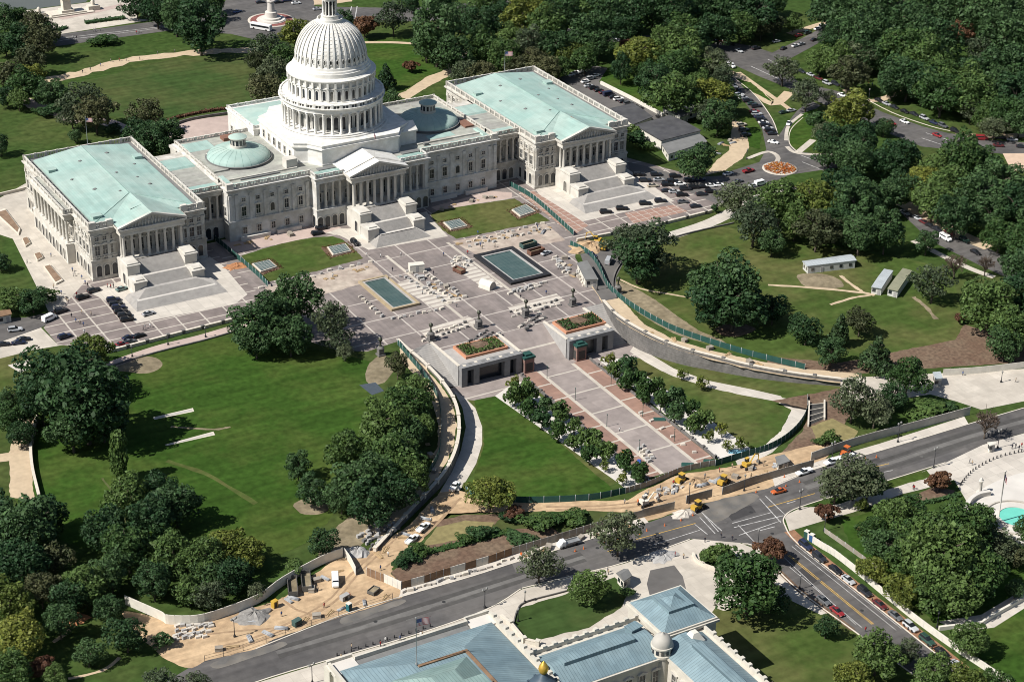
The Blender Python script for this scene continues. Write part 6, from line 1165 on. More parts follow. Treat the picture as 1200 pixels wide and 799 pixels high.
# the court plaza
q = G(1192, 607); t = thing('oval_fountain', 'round turquoise fountain basin in the white court plaza', 'fountain', q); b = MB(); b.lathe(0, 0, [(6.0, 0), (6.0, .6), (5.3, .6), (5.3, .1)], 40, sharp=True); b.build('basin_rim', C_CONCW, t); b = MB(); b.lathe(0, 0, [(5.3, 0), (5.3, .42)], 40); b.build('water', mat('turquoise_water', (.14, .50, .40), .2, .05, .5), t)
b = MB(); b.lathe(0, 0, [(9.6, 0), (9.6, .5), (9.0, .5), (9.0, 0)], 48, sharp=True); b.build('outer_kerb', C_CONC, t)
wall_thing('plaza_bench_wall', 'curved white bench wall at the edge of the court plaza', 'wall', W2([(1160, 580), (1146, 583), (1136, 590), (1132, 600)], sm=6), .9, 1.4, C_CONCW, C_CONCW)
wall_thing('court_wall', 'pale stone wall at the far right below the court plaza', 'wall', W2([(1100, 738), (1150, 732), (1165, 722), (1205, 700)]), .7, 1.2, M_PALE)
# monuments on the far side
q = G(318, 24); t = thing('white_monument', 'white marble statue group in a round flower bed inside the traffic circle', 'monument', q)
b = MB(); b.lathe(0, 0, [(10.5, 0), (10.5, .3)], 36); b.build('flower_ring', mat('flower_ring', (.20, .075, .065), .95, .3, .8), t); b = MB(); b.lathe(0, 0, [(11.8, 0), (11.8, .25), (10.5, .25)], 36); b.build('ring_kerb', C_CREAM, t)
b = MB(); b.lathe(0, 0, [(7.5, .3), (7.5, .5), (7.0, .5), (7.0, .9), (5.0, .95), (5.0, 1.8), (3.2, 1.9), (3.0, 4.5), (1.9, 4.8), (1.6, 9.5), (2.0, 9.7), (2.0, 10.2), (1.0, 10.3)], 16, sharp=True); b.build('pedestal', C_CONCW, t)
b = MB(); 
for dx in (-.5, .5): b.lathe(dx, 0, [(.6, 10.2), (.55, 11.5), (.35, 12.2), (.3, 12.5), (.35, 12.8), (.02, 13.2)], 8)
b.build('statue', C_CONCW, t)
q = G(78, 16); t = thing('memorial', 'pale stone memorial with central pedestal and flanking blocks at top left', 'memorial', q)
b = MB(); b.box(-13, 13, -5, 5, 0, .6); b.box(-9, 9, -4, 4, .6, 1.2); b.box(-3.2, 3.2, -3, 3, 1.2, 2.4); b.box(-2, 2, -2, 2, 2.4, 7.5); b.box(-2.4, 2.4, -2.4, 2.4, 7.5, 8.0); b.build('pedestal', C_COPE, t)
for s in (-1, 1): b = MB(); b.box(s*14-3, s*14+3, -2, 2, 0, 2.4); b.lathe(s*14, 0, [(1.2, 2.4), (.9, 3.6), (1.1, 4.4), (.4, 5.2), (.02, 5.4)], 8); b.build('side_block', C_COPE, t)
b = MB(); b.lathe(0, 0, [(.9, 8), (1.0, 9.2), (.5, 10.2), (.4, 10.8), (.02, 11.2)], 8); b.tube((-1.2, 0, 8.6), (1.4, 0, 9.2), .6, .5, 8); b.build('bronze_rider', MATS['bronze'], t)
def hedge(lab, pts, wd, h, m='dark', seed=1):
    pp = [V(q) for q in W2(pts, sm=5)]; o = pp[0]; t = thing('hedge', lab, 'hedge', (o.x, o.y, 0)); rn = random.Random(seed); b = MB(); b.wallpath([((q-o).x, (q-o).y) for q in pp], wd*.7, 0, h*.7)
    for a, c in zip(pp, pp[1:]):
        d = c-a; n = V((-d.y, d.x)).normalized()
        for k in range(int(d.length*9)):
            q = a+d*rn.random()+n*rn.uniform(-wd/2, wd/2)-o; p = V((q.x, q.y, rn.uniform(.2, h))); nn = V((rn.gauss(0, 1), rn.gauss(0, 1), 1)).normalized(); e = nn.orthogonal().normalized()*.4; f = nn.cross(e.normalized())*.4; b.poly([p+e, p+f, p-e, p-f])
    b.build('foliage', LM[m], t); return t
hedge('dark clipped hedge beside the top left memorial', [(100, 28), (122, 25), (146, 22)], 4, 1.6, 'dark', 2); hedge('long dark red hedge curving above the west terrace', [(194, 143), (215, 137), (245, 131), (285, 126)], 2.2, 1.3, 'red', 3); hedge('round hedge patch left of the memorial street', [(66, 37), (78, 33)], 4, 1.2, 'dark', 4)
hedge('dark trimmed hedge on the bank beside the pickups', [(462, 664), (478, 652), (494, 642)], 3.2, 1.5, 'dark', 5); hedge('low green hedge rows on the planted bank', [(500, 648), (540, 638), (600, 622)], 3.0, .7, 'mid', 6); hedge('low clipped hedge at the end of the planted bank', [(650, 611), (688, 602)], 2.6, 1.2, 'mid', 7); hedge('dark hedge on the planted bank under the pale tree', [(538, 634), (560, 628), (585, 622)], 2.6, 1.3, 'dark', 8)
hedge('low dark hedge at the foot of the trees by the court plaza', [(1080, 590), (1100, 586), (1125, 580)], 2, .9, 'dark', 9)
# the bright autumn bed in the drive
q = G(914, 198); t = thing('flower_circle', 'round bed of orange and yellow flowers in the drive at top right', 'flower bed', q); b = MB(); b.lathe(0, 0, [(7.4, 0), (7.4, .3), (6.6, .3)], 30); b.build('kerb', C_CREAM, t)
rn = random.Random(3); b = MB()
for k in range(700):
    r, a = 6.6*sqrt(rn.random()), rn.uniform(0, 2*pi); p = V((r*cos(a), r*sin(a), rn.uniform(.3, .8))); nn = V((rn.gauss(0, .6), rn.gauss(0, .6), 1)).normalized(); e = nn.orthogonal().normalized()*.35; f = nn.cross(e.normalized())*.35; b.poly([p+e, p+f, p-e, p-f])
b.build('flowers', leafmat('orange_flowers', (.35, .10, .02), (.55, .30, .04)), t)
# planter strips of the south terrace
for pts, lab in (([(-6, 250), (6, 246), (24, 270), (22, 276)], 'long reddish planter strip on the south terrace, farthest from the stair'), ([(26, 281), (32, 279), (36, 286), (30, 290)], 'small square reddish planter on the south terrace, the farther one'), ([(40, 299), (47, 297), (51, 303), (44, 307)], 'small square reddish planter on the south terrace, the nearer one'), ([(51, 313), (58, 311), (74, 330), (66, 334)], 'long reddish planter strip on the south terrace, nearest the stair')):
    P4 = [G(*q) for q in pts]; c = sum(P4, V())/4; t = thing('terrace_planter', lab, 'planter', c); L = [((p-c).x, (p-c).y) for p in P4][::-1]; b = MB(); b.prism(L, 0, .7); b.build('planter_edge', C_COPE, t); b = MB(); b.prism([(x*.86, y*.86) for x, y in L], .7, .78); b.build('soil', mat('red_brown_soil', (.20, .135, .09), .95, .2, .7), t)
# ---------------------------------------------------------------- vehicles
def objcol(name, rough=.3, metal=0.0, spec=.5):
    m = bpy.data.materials.new(name); m.use_nodes = True; n = m.node_tree; b = n.nodes['Principled BSDF']; oi = n.nodes.new('ShaderNodeObjectInfo'); n.links.new(oi.outputs['Color'], b.inputs['Base Color']); b.inputs['Roughness'].default_value = rough; b.inputs['Metallic'].default_value = metal; b.inputs['Specular IOR Level'].default_value = spec; return m
M_PAINT = objcol('vehicle_paint'); M_TYRE = mat('tyre_rubber', (.02, .02, .02), .9, .1, 2); M_CLOTH = objcol('clothing', .9, spec=.1)
def loft(b, secs, close=True):
    """sections (x, half width at sill, half width at top, z0, z1) with chamfered shoulders"""
    R0 = None
    for x, w0, w1, z0, z1 in secs:
        h = z1-z0; ring = [(x, -w0*.96, z0), (x, -w0, z0+h*.35), (x, -w1, z1-h*.12), (x, -w1*.88, z1), (x, w1*.88, z1), (x, w1, z1-h*.12), (x, w0, z0+h*.35), (x, w0*.96, z0)]
        b0 = len(b.v); b.v += ring
        if R0 is None: b.face(range(b0, b0+8))
        else:
            for i in range(8): b.face((R0+i, R0+(i+1) % 8, b0+(i+1) % 8, b0+i))
        R0 = b0
    b.face(range(R0+7, R0-1, -1))
VP = {}
def vehicle_proto(kind):
    sp = dict(sedan=(4.8, 1.85, [(-2.4, .80, .74, .42, .82), (-2.25, .90, .82, .30, .95), (-1.3, .92, .84, .25, 1.0), (.7, .92, .84, .25, .98), (1.9, .90, .80, .28, .84), (2.4, .78, .66, .40, .66)], [(-1.75, .74, .62, .95, 1.0), (-1.05, .78, .60, .97, 1.44), (.15, .78, .60, .97, 1.45), (1.05, .76, .64, .95, 1.0)], (-.95, .10, .56, 1.43, 1.49)),
              suv=(5.0, 1.95, [(-2.5, .86, .80, .45, 1.0), (-2.4, .96, .90, .35, 1.12), (.8, .97, .9, .35, 1.12), (2.1, .95, .86, .38, 1.02), (2.5, .84, .74, .48, .86)], [(-2.42, .84, .70, 1.08, 1.15), (-2.15, .84, .70, 1.1, 1.78), (.15, .84, .70, 1.1, 1.8), (.95, .82, .72, 1.08, 1.14)], (-2.1, .1, .66, 1.77, 1.84)),
              pickup=(5.6, 1.95, [(-2.8, .92, .88, .55, 1.02), (-.6, .95, .9, .45, 1.06), (.9, .96, .9, .45, 1.1), (2.3, .95, .86, .45, 1.02), (2.8, .86, .76, .5, .9)], [(-.75, .84, .70, 1.06, 1.12), (-.6, .84, .7, 1.06, 1.78), (.6, .84, .7, 1.06, 1.8), (1.25, .82, .72, 1.06, 1.14)], (-.58, .58, .66, 1.77, 1.84)),
              van=(5.6, 2.0, [(-2.8, .96, .92, .4, 2.1), (-2.7, 1.0, .94, .35, 2.25), (1.3, 1.0, .94, .35, 2.25), (2.0, 1.0, .92, .35, 1.45), (2.7, .95, .85, .4, 1.1), (2.8, .88, .8, .5, 1.0)], [(1.32, .93, .86, 1.4, 2.2), (1.9, .93, .86, 1.4, 1.6)], None),
              bus=(11.5, 2.55, [(-5.75, 1.2, 1.2, .4, 3.0), (-5.65, 1.27, 1.24, .35, 3.1), (5.6, 1.27, 1.24, .35, 3.1), (5.75, 1.2, 1.15, .4, 2.9)], None, None),
              truck=(6.8, 2.3, [(1.3, 1.08, 1.0, .5, 2.3), (2.4, 1.08, 1.0, .5, 2.3), (3.0, 1.05, .95, .5, 1.5), (3.4, 1.0, .9, .5, 1.3)], [(2.2, .98, .9, 1.5, 2.15), (2.85, .98, .9, 1.5, 1.62)], None))[kind]
    L, Wd, body, glass, roof = sp; root = thing('car', 'x', 'car')
    nm = {'sedan': 'sedan', 'suv': 'suv', 'pickup': 'pickup_truck', 'van': 'van', 'bus': 'bus', 'truck': 'work_truck'}[kind]; root.name = nm; root['category'] = {'sedan': 'car', 'suv': 'car', 'pickup': 'pickup', 'truck': 'truck'}.get(kind, kind)
    b = MB(); loft(b, body)
    if kind == 'pickup': b.box(-2.7, -.75, -.8, .8, 1.02, 1.10) ; b.box(-2.78, -.72, -.93, -.8, 1.0, 1.28); b.box(-2.78, -.72, .8, .93, 1.0, 1.28); b.box(-2.8, -2.7, -.8, .8, 1.0, 1.28)
    b.build('body', M_PAINT, root)
    if glass: b = MB(); loft(b, glass); b.build('windows', M_CARGLASS, root)
    if kind == 'bus': b = MB(); b.box(-5.2, 5.3, -1.285, 1.285, 1.5, 2.5); b.build('windows', M_CARGLASS, root)
    if kind == 'van': b = MB(); b.box(-2.3, .9, -.985, .985, 1.45, 1.95); b.build('side_windows', M_CARGLASS, root)
    if roof: b = MB(); x0, x1, hw, z0, z1 = roof; b.prism([(x0, -hw), (x1, -hw), (x1, hw), (x0, hw)], z0, z1, [(x0+.1, -hw+.08), (x1-.1, -hw+.08), (x1-.1, hw-.08), (x0+.1, hw-.08)]); b.build('roof', M_PAINT, root)
    if kind == 'truck': b = MB(); b.box(-3.4, 1.2, -1.1, 1.1, .9, 1.05); b.box(-3.4, 1.2, -1.1, -1.0, 1.05, 1.5); b.box(-3.4, 1.2, 1.0, 1.1, 1.05, 1.5); b.box(-3.4, -3.3, -1.0, 1.0, 1.05, 1.5); b.build('flat_bed', M_METAL, root)
    b = MB(); r = .34 if kind in ('sedan',) else .40 if kind != 'bus' else .5; b.tube((0, -.12, 0), (0, .12, 0), r, r, 12); me = b.mesh('wheel', M_TYRE)
    for sx in (-.31, .32):
        for sy in (-1, 1): link('wheel', me, root, (sx*L, sy*(Wd/2-.1), r))
    b = MB(); b.box(-.04, .04, -.14, .14, -.07, .07); hl = b.mesh('headlight', C_CONCW); tl = b.mesh('tail_light', mat('tail_light_red', (.3, .02, .015), .4, .05, 1))
    x1 = body[-1][0]; x0 = body[0][0]; zt = (body[-1][3]+body[-1][4])/2
    for sy in (-1, 1):
        if kind != 'truck': link('headlight', hl, root, (x1+.01, sy*body[-1][1]*.72, zt)); link('tail_light', tl, root, (x0-.01, sy*body[0][1]*.8, .8))
    VP[kind] = root; root.location = (0, 0, -500); return root
COLS = dict(black=(.012, .012, .014), dark=(.02, .022, .028), navy=(.018, .025, .055), grey=(.10, .105, .11), silver=(.38, .39, .40), white=(.72, .72, .70), red=(.22, .022, .025), maroon=(.09, .018, .02), green=(.025, .06, .045), beige=(.40, .36, .28), orange=(.50, .12, .035), blue=(.04, .08, .2), teal=(.14, .22, .2))
USED = set(); VR = random.Random(12)
def vehicle(px, py, col, kind, dirpx, zone, grp=None, deep=False, looks=None):
    """dirpx: the way the nose points, in px"""
    p = S(px, py) if deep else G(px, py); e = G(px+dirpx[0]*10, py+dirpx[1]*10); rz = atan2(e.y-p.y, e.x-p.x)
    src = VP.get(kind) or vehicle_proto(kind)
    p.z += .05
    if kind not in USED: USED.add(kind); o = src; o.location = p; o.rotation_euler = (0, 0, rz)
    else: o = dup(src, p, rz)
    for ch in o.children:
        if ch.name.startswith(('body', 'roof')): j = VR.uniform(.8, 1.2); ch.color = tuple(c*j for c in COLS[col])+(1,)
    word = {'dark': 'dark', 'navy': 'navy blue'}.get(col, col); kn = {'sedan': 'sedan', 'suv': 'suv', 'pickup': 'pickup truck', 'van': 'van', 'bus': 'bus', 'truck': 'flat bed truck'}[kind]
    reg(o, looks or f'{word} {kn}', zone, grp); return o
def row(a, c, n, cols, kind, dirpx, zone, grp):
    ck = cols.split(); kk = kind.split()
    for i in range(n): t = i/(n-1) if n > 1 else 0; vehicle(a[0]+(c[0]-a[0])*t, a[1]+(c[1]-a[1])*t, ck[i % len(ck)], kk[i % len(kk)], dirpx, zone, grp)
Z = 'on the left forecourt'; g = 'cars on the left forecourt'; E_ = (1, -.30)
for px, py, c, k in ((110, 342, 'dark', 'suv'), (97, 350, 'black', 'suv'), (72, 366, 'dark', 'suv'), (76, 396, 'navy', 'suv'), (151, 397, 'navy', 'sedan'), (163, 395, 'black', 'sedan'), (174, 369, 'silver', 'sedan'), (143, 340, 'teal', 'sedan')): vehicle(px, py, c, k, E_, Z, g)
for i, (px, py, c) in enumerate(((133, 353, 'navy'), (136, 358, 'dark'), (139, 362, 'navy'), (142, 367, 'black'), (146, 371, 'dark'), (149, 376, 'black'))): vehicle(px, py, c, 'suv', (1, -.16), Z, g)
vehicle(58, 375, 'white', 'van', (1, -.45), 'at the corner of the left forecourt')
for px, py, c, k in ((18, 388, 'silver', 'suv'), (28, 399, 'dark', 'sedan'), (4, 405, 'dark', 'sedan'), (22, 403, 'navy', 'sedan')): vehicle(px, py, c, k, (1, -.12), 'on the side road at the left edge', 'cars on the left side road')
for px, py, c in ((132, 408, 'silver'), (143, 405, 'red'), (152, 402, 'grey')): vehicle(px, py, c, 'sedan', (1, -.25), 'behind the parapet above the left lawn', 'cars behind the parapet')
Z = 'near the central stair'; g = 'cars near the central stair'
for px, py, c, k, d in ((377, 269, 'black', 'suv', (1, -.2)), (372, 275, 'dark', 'suv', (1, -.2)), (416, 286, 'black', 'suv', (.75, .6)), (473, 277, 'white', 'sedan', (1, .35))): vehicle(px, py, c, k, d, Z, g)
Z = 'on the right forecourt'; g = 'cars on the right forecourt'
for px, py, c, k in ((710, 250, 'black', 'suv'), (729, 246, 'black', 'suv'), (756, 240, 'black', 'suv'), (774, 237, 'dark', 'suv'), (749, 206, 'black', 'suv'), (769, 206, 'dark', 'suv'), (791, 208, 'black', 'suv'), (765, 219, 'beige', 'sedan'), (782, 218, 'black', 'suv'), (797, 217, 'white', 'sedan'), (781, 225, 'dark', 'sedan'), (799, 230, 'black', 'suv'), (790, 226, 'silver', 'sedan'), (803, 223, 'dark', 'suv'), (813, 221, 'black', 'suv'), (824, 220, 'black', 'sedan'), (833, 219, 'white', 'sedan'), (842, 218, 'white', 'sedan'), (815, 243, 'dark', 'sedan'), (843, 230, 'black', 'sedan'), (800, 238, 'grey', 'sedan'), (756, 213, 'dark', 'suv'), (772, 212, 'silver', 'sedan'), (808, 213, 'dark', 'suv'), (820, 212, 'navy', 'suv'), (788, 214, 'black', 'suv'), (833, 226, 'black', 'suv'), (822, 229, 'dark', 'sedan')): vehicle(px, py, c, k, (1, -.05), Z, g)
for px, py, c, k in ((853, 205, 'white', 'sedan'), (877, 202, 'red', 'pickup'), (891, 217, 'white', 'van'), (883, 219, 'silver', 'sedan'), (865, 214, 'grey', 'sedan')): vehicle(px, py, c, k, (1, -.25), 'on the wide drive right of the forecourt', 'cars on the wide drive')
for px, py, c, k, d in ((713, 308, 'silver', 'van', (.5, -1)), (694, 300, 'navy', 'sedan', (.8, .6)), (640, 298, 'silver', 'sedan', (1, -.4))): vehicle(px, py, c, k, d, 'by the green fence on the plaza', 'cars by the plaza fence')
Z = 'on the sandy worksite road'; vehicle(533, 572, 'white', 'pickup', (.6, -.9), 'at the foot of the pale ramp'); vehicle(483, 634, 'white', 'pickup', (.8, -.7), Z, 'pickups on the worksite road'); vehicle(496, 620, 'white', 'pickup', (.8, -.7), Z, 'pickups on the worksite road')
vehicle(393, 683, 'white', 'van', (.05, 1), 'in the sandy yard'); vehicle(666, 639, 'white', 'truck', (-1, .28), 'on the road beside the coned lane')
vehicle(912, 577, 'orange', 'sedan', (-1, .25), 'on the road at the junction'); vehicle(942, 555, 'white', 'pickup', (-1, .3), 'in the near lane of the right hand road'); vehicle(991, 537, 'white', 'pickup', (-1, .3), 'behind the tree by the pale panel wall', 'pickups by the panel wall'); vehicle(975, 543, 'white', 'pickup', (-1, .3), 'behind the tree by the pale panel wall', 'pickups by the panel wall')
Z = 'parked along the road at lower right, upper kerb'; g = 'cars on the upper kerb at lower right'; dd = (1, .78)
for px, py, c, k in ((944, 641, 'navy', 'suv'), (960, 655, 'dark', 'suv'), (979, 669, 'black', 'sedan'), (994, 681, 'silver', 'sedan'), (1013, 695, 'dark', 'suv'), (1031, 710, 'maroon', 'sedan'), (1049, 723, 'grey', 'sedan'), (1067, 736, 'silver', 'suv'), (1086, 752, 'green', 'suv'), (1104, 766, 'black', 'sedan'), (1122, 781, 'silver', 'sedan')): vehicle(px, py, c, k, dd, Z, g)
vehicle(965, 705, 'grey', 'sedan', dd, 'parked along the road at lower right, lower kerb'); vehicle(981, 718, 'red', 'sedan', dd, 'parked along the road at lower right, lower kerb')
Z = 'in the lane behind the north wing'; g = 'cars in the lane behind the north wing'
row((668, 89), (682, 85), 3, 'white silver white', 'sedan', (1, -.1), Z, g); row((686, 97), (698, 90), 3, 'white silver white', 'sedan suv sedan', (1, -.25), Z, g)
row((690, 102), (748, 128), 11, 'silver dark black maroon navy dark white dark grey black dark', 'sedan suv sedan sedan van sedan suv', (1, -.15), Z, g)
Z = 'in the drive above the tan yard'; g = 'cars in the drive at top right'
row((856, 96), (866, 108), 3, 'navy silver dark', 'sedan', (.8, .9), Z, g); row((866, 113), (886, 126), 5, 'white silver dark green dark', 'suv sedan', (1, -.1), Z, g)
row((884, 132), (905, 158), 9, 'red silver navy dark white dark silver black dark', 'sedan suv', (1, -.05), Z, g); row((869, 148), (874, 160), 3, 'beige grey dark', 'suv', (1, -.2), Z, g)
for px, py, c, d in ((924, 146, 'white', (-.4, 1)), (906, 168, 'white', (1, .2)), (918, 133, 'green', (1, -.2)), (927, 131, 'silver', (1, -.2))): vehicle(px, py, c, 'sedan', d, Z, g)
Z = 'on the long road at top right'; g = 'cars on the top right road'; dd = (1, .42)
for px, py, c, k in ((939, 85, 'dark', 'sedan'), (950, 89, 'silver', 'sedan'), (959, 93, 'maroon', 'sedan'), (969, 99, 'silver', 'suv'), (979, 100, 'dark', 'suv'), (990, 104, 'green', 'suv'), (1000, 108, 'navy', 'sedan'), (987, 113, 'white', 'sedan'), (1030, 119, 'black', 'sedan'), (1039, 123, 'silver', 'sedan'), (1048, 127, 'dark', 'sedan'), (1060, 132, 'black', 'sedan'), (1071, 135, 'dark', 'sedan'), (1083, 140, 'silver', 'suv'), (1094, 145, 'navy', 'sedan'), (1105, 149, 'grey', 'suv'), (1119, 155, 'black', 'suv'), (1060, 144, 'white', 'sedan'), (1098, 160, 'red', 'sedan'), (1045, 146, 'red', 'sedan')): vehicle(px, py, c, k, dd, Z, g)
for px, py, c, k in ((1150, 164, 'red', 'van'), (1172, 163, 'black', 'suv'), (1170, 172, 'maroon', 'sedan'), (1197, 173, 'dark', 'sedan'), (1186, 165, 'silver', 'sedan')): vehicle(px, py, c, k, (1, .05), 'on the road above the salmon paving', 'cars above the salmon paving')
Z = 'at the top crossing'; g = 'cars at the top crossing'
for px, py, c, k, d in ((836, 48, 'navy', 'sedan', (1, .2)), (848, 50, 'red', 'sedan', (1, .2)), (857, 53, 'black', 'sedan', (1, .2)), (866, 61, 'silver', 'sedan', (1, .4)), (886, 58, 'dark', 'suv', (1, -.2)), (910, 50, 'silver', 'sedan', (1, -.2)), (932, 55, 'white', 'sedan', (1, -.3)), (939, 53, 'silver', 'sedan', (1, -.3)), (936, 43, 'red', 'sedan', (1, -.3)), (946, 40, 'green', 'suv', (1, -.3)), (958, 35, 'white', 'sedan', (1, -.3)), (963, 45, 'silver', 'sedan', (1, -.3)), (954, 48, 'dark', 'sedan', (1, -.3)), (964, 32, 'white', 'suv', (1, -.3)), (918, 58, 'dark', 'sedan', (1, -.5))): vehicle(px, py, c, k, d, Z, g)
vehicle(856, 79, 'white', 'van', (1, .4), 'beside the top crossing'); 
Z = 'on the drive behind the pale trees at right'; g = 'cars on the drive at right'
for px, py, c, k in ((1060, 251, 'silver', 'sedan'), (1075, 257, 'silver', 'sedan'), (1083, 262, 'maroon', 'sedan'), (1090, 266, 'black', 'sedan'), (1098, 270, 'dark', 'sedan'), (1108, 281, 'white', 'van'), (1113, 275, 'maroon', 'suv'), (1130, 283, 'green', 'suv'), (1143, 297, 'black', 'sedan')): vehicle(px, py, c, k, (1, .55), Z, g)
Z = 'by the traffic circle'; vehicle(278, 15, 'blue', 'sedan', (1, -.3), Z); vehicle(306, 35, 'white', 'bus', (1, .18), Z)
for px, py, c in ((305, 4, 'dark'), (326, 4, 'black'), (336, 2, 'navy'), (347, 5, 'white'), (372, 12, 'silver')): vehicle(px, py, c, 'sedan', (1, -.1), Z, 'cars by the traffic circle')
for px, py, c in ((722, 48, 'dark'), (731, 22, 'white'), (742, 24, 'silver'), (776, 25, 'white'), (715, 40, 'red'), (728, 44, 'navy')): vehicle(px, py, c, 'sedan', (1, .3), 'in the gaps of the top wood', 'cars in the top wood')
# ---------------------------------------------------------------- construction plant
M_YEL = mat('yellow_machine_paint', (.46, .29, .045), .5, .1, 1); M_ORG = mat('orange_plastic', (.48, .12, .03), .6, .08, 1)
def at(px, py): return G(px, py)
def dumpster(px, py, rz, label, m, L=7, W_=2.6, h=1.9):
    t = thing('dumpster', label, 'dumpster', at(px, py), rz); b = MB(); k = .35
    b.prism([(-L/2, -W_/2), (L/2, -W_/2), (L/2, W_/2), (-L/2, W_/2)], .2, .35); 
    for u0, u1, v0, v1 in ((-L/2, L/2, -W_/2, -W_/2+.12), (-L/2, L/2, W_/2-.12, W_/2), (-L/2, -L/2+.12, -W_/2+.12, W_/2-.12), (L/2-.12, L/2, -W_/2+.12, W_/2-.12)): b.box(u0, u1, v0, v1, .2, h)
    for i in range(7):
        x = -L/2+.4+i*(L-.8)/6; b.box(x-.08, x+.08, -W_/2-.1, -W_/2, .3, h-.05); b.box(x-.08, x+.08, W_/2, W_/2+.1, .3, h-.05)
    b.build('container', m, t); b = MB(); b.box(-L/2+.13, L/2-.13, -W_/2+.13, W_/2-.13, .36, .9); b.build('debris', C_DIRT, t)
    b = MB(); b.tube((0, -W_/2, 0), (0, W_/2, 0), .16, n=8); me = b.mesh('roller', M_IRON)
    for s in (-1, 1): link('roller', me, t, (s*(L/2-.6), 0, .16))
    return t
M_DUMP = mat('grey_dumpster', (.10, .095, .085), .8, .15, 1); M_DUMPR = mat('rusty_dumpster', (.16, .08, .055), .8, .15, 1); M_DUMPG = mat('green_dumpster', (.05, .09, .08), .8, .15, 1)
dumpster(343, 690, 1.2, 'long grey open dumpster in the sandy yard, left of the pair', M_DUMP, 8); dumpster(359, 684, 1.2, 'long grey open dumpster in the sandy yard, right of the pair', M_DUMP, 8)
dumpster(619, 289, .1, 'dark green open dumpster beside the black framed pool', M_DUMPG, 6.5); dumpster(628, 297, .1, 'rusty open dumpster beside the black framed pool', M_DUMPR, 6.5); dumpster(538, 319, -1.3, 'short rusty red open dumpster on the open plaza', M_DUMPR, 4.5, 2.4, 1.6); dumpster(438, 694, .5, 'small dark open skip by the road kerb', M_DUMP, 3.2, 2.2, 1.2)
def box_unit(name, label, cat, px, py, rz, L, W_, h, m, dm, rm=None):
    t = thing(name, label, cat, at(px, py), rz); b = MB(); b.box(-L/2, L/2, -W_/2, W_/2, .12, h); b.build('shell', m, t); b = MB(); b.box(-L/2-.06, L/2+.06, -W_/2-.06, W_/2+.06, h, h+.14); b.build('roof', rm or m, t); b = MB(); b.box(-.5*min(1, L/2), .5*min(1, L/2), -W_/2-.04, -W_/2, .2, h*.85); b.build('door', dm, t); b = MB()
    for s in (-1, 1): b.box(s*L*.35-.15, s*L*.35+.15, -W_/2, W_/2, 0, .12)
    b.build('skid', M_IRON, t); return t
box_unit('storage_container', 'white storage container beside the timber rimmed pool', 'container', 488, 318, -.25, 5.5, 2.8, 3.0, M_PALE, C_GRAN); box_unit('storage_container', 'grey blue storage tank trailer in the open plaza right of the axis', 'container', 493, 327, -.25, 2.6, 1.6, 1.2, C_GRAN, M_IRON)
t = thing('white_tent', 'white round backed tent beside the black framed pool', 'tent', at(571, 337), -1.2); b = MB(); n = 8
for i in range(n):
    a0, a1 = pi*i/n, pi*(i+1)/n; b.poly([(-2.6, 1.9*cos(a0), 3.0*sin(a0)**.7), (2.6, 1.9*cos(a0), 3.0*sin(a0)**.7), (2.6, 1.9*cos(a1), 3.0*max(0, sin(a1))**.7), (-2.6, 1.9*cos(a1), 3.0*max(0, sin(a1))**.7)])
b.build('canopy', M_PALE, t); b = MB(); b.poly([(2.6, 1.9*cos(pi*i/n), 3.0*max(0, sin(pi*i/n))**.7) for i in range(n+1)]); b.build('end_flap', C_CONC, t); b = MB(); b.poly([(-2.6, 1.9*cos(pi*i/n), 3.0*max(0, sin(pi*i/n))**.7) for i in range(n+1)]); b.build('end_flap', C_CONC, t)
box_unit('portable_toilet', 'teal portable toilet with white roof beside the sandy yard fence', 'portable toilet', 409, 715, .3, 1.2, 1.2, 2.3, mat('teal_plastic', (.02, .12, .14), .6, .1, 1), M_IRON, M_PALE)
box_unit('portable_toilet', 'blue portable toilet at the top of the lower right road', 'portable toilet', 951, 634, .3, 1.2, 1.2, 2.3, mat('blue_plastic', (.03, .09, .22), .6, .1, 1), M_IRON, M_PALE); box_unit('portable_toilet', 'green portable toilet at the top of the lower right road', 'portable toilet', 945, 630, .3, 1.2, 1.2, 2.3, M_GREENF, M_IRON, M_PALE)
box_unit('generator', 'grey generator box on the sandy yard by the toilet', 'generator', 404, 702, .3, 2.6, 1.3, 1.4, C_GRAN, M_IRON); box_unit('sign_trailer', 'yellow machine box at the left end of the sandy yard', 'machine', 322, 711, .3, 1.6, 1.2, 2.0, M_YEL, M_IRON); box_unit('generator', 'dark generator trailer at the road edge of the sandy yard', 'generator', 348, 732, .3, 2.4, 1.5, 1.6, M_DUMPG, M_IRON)
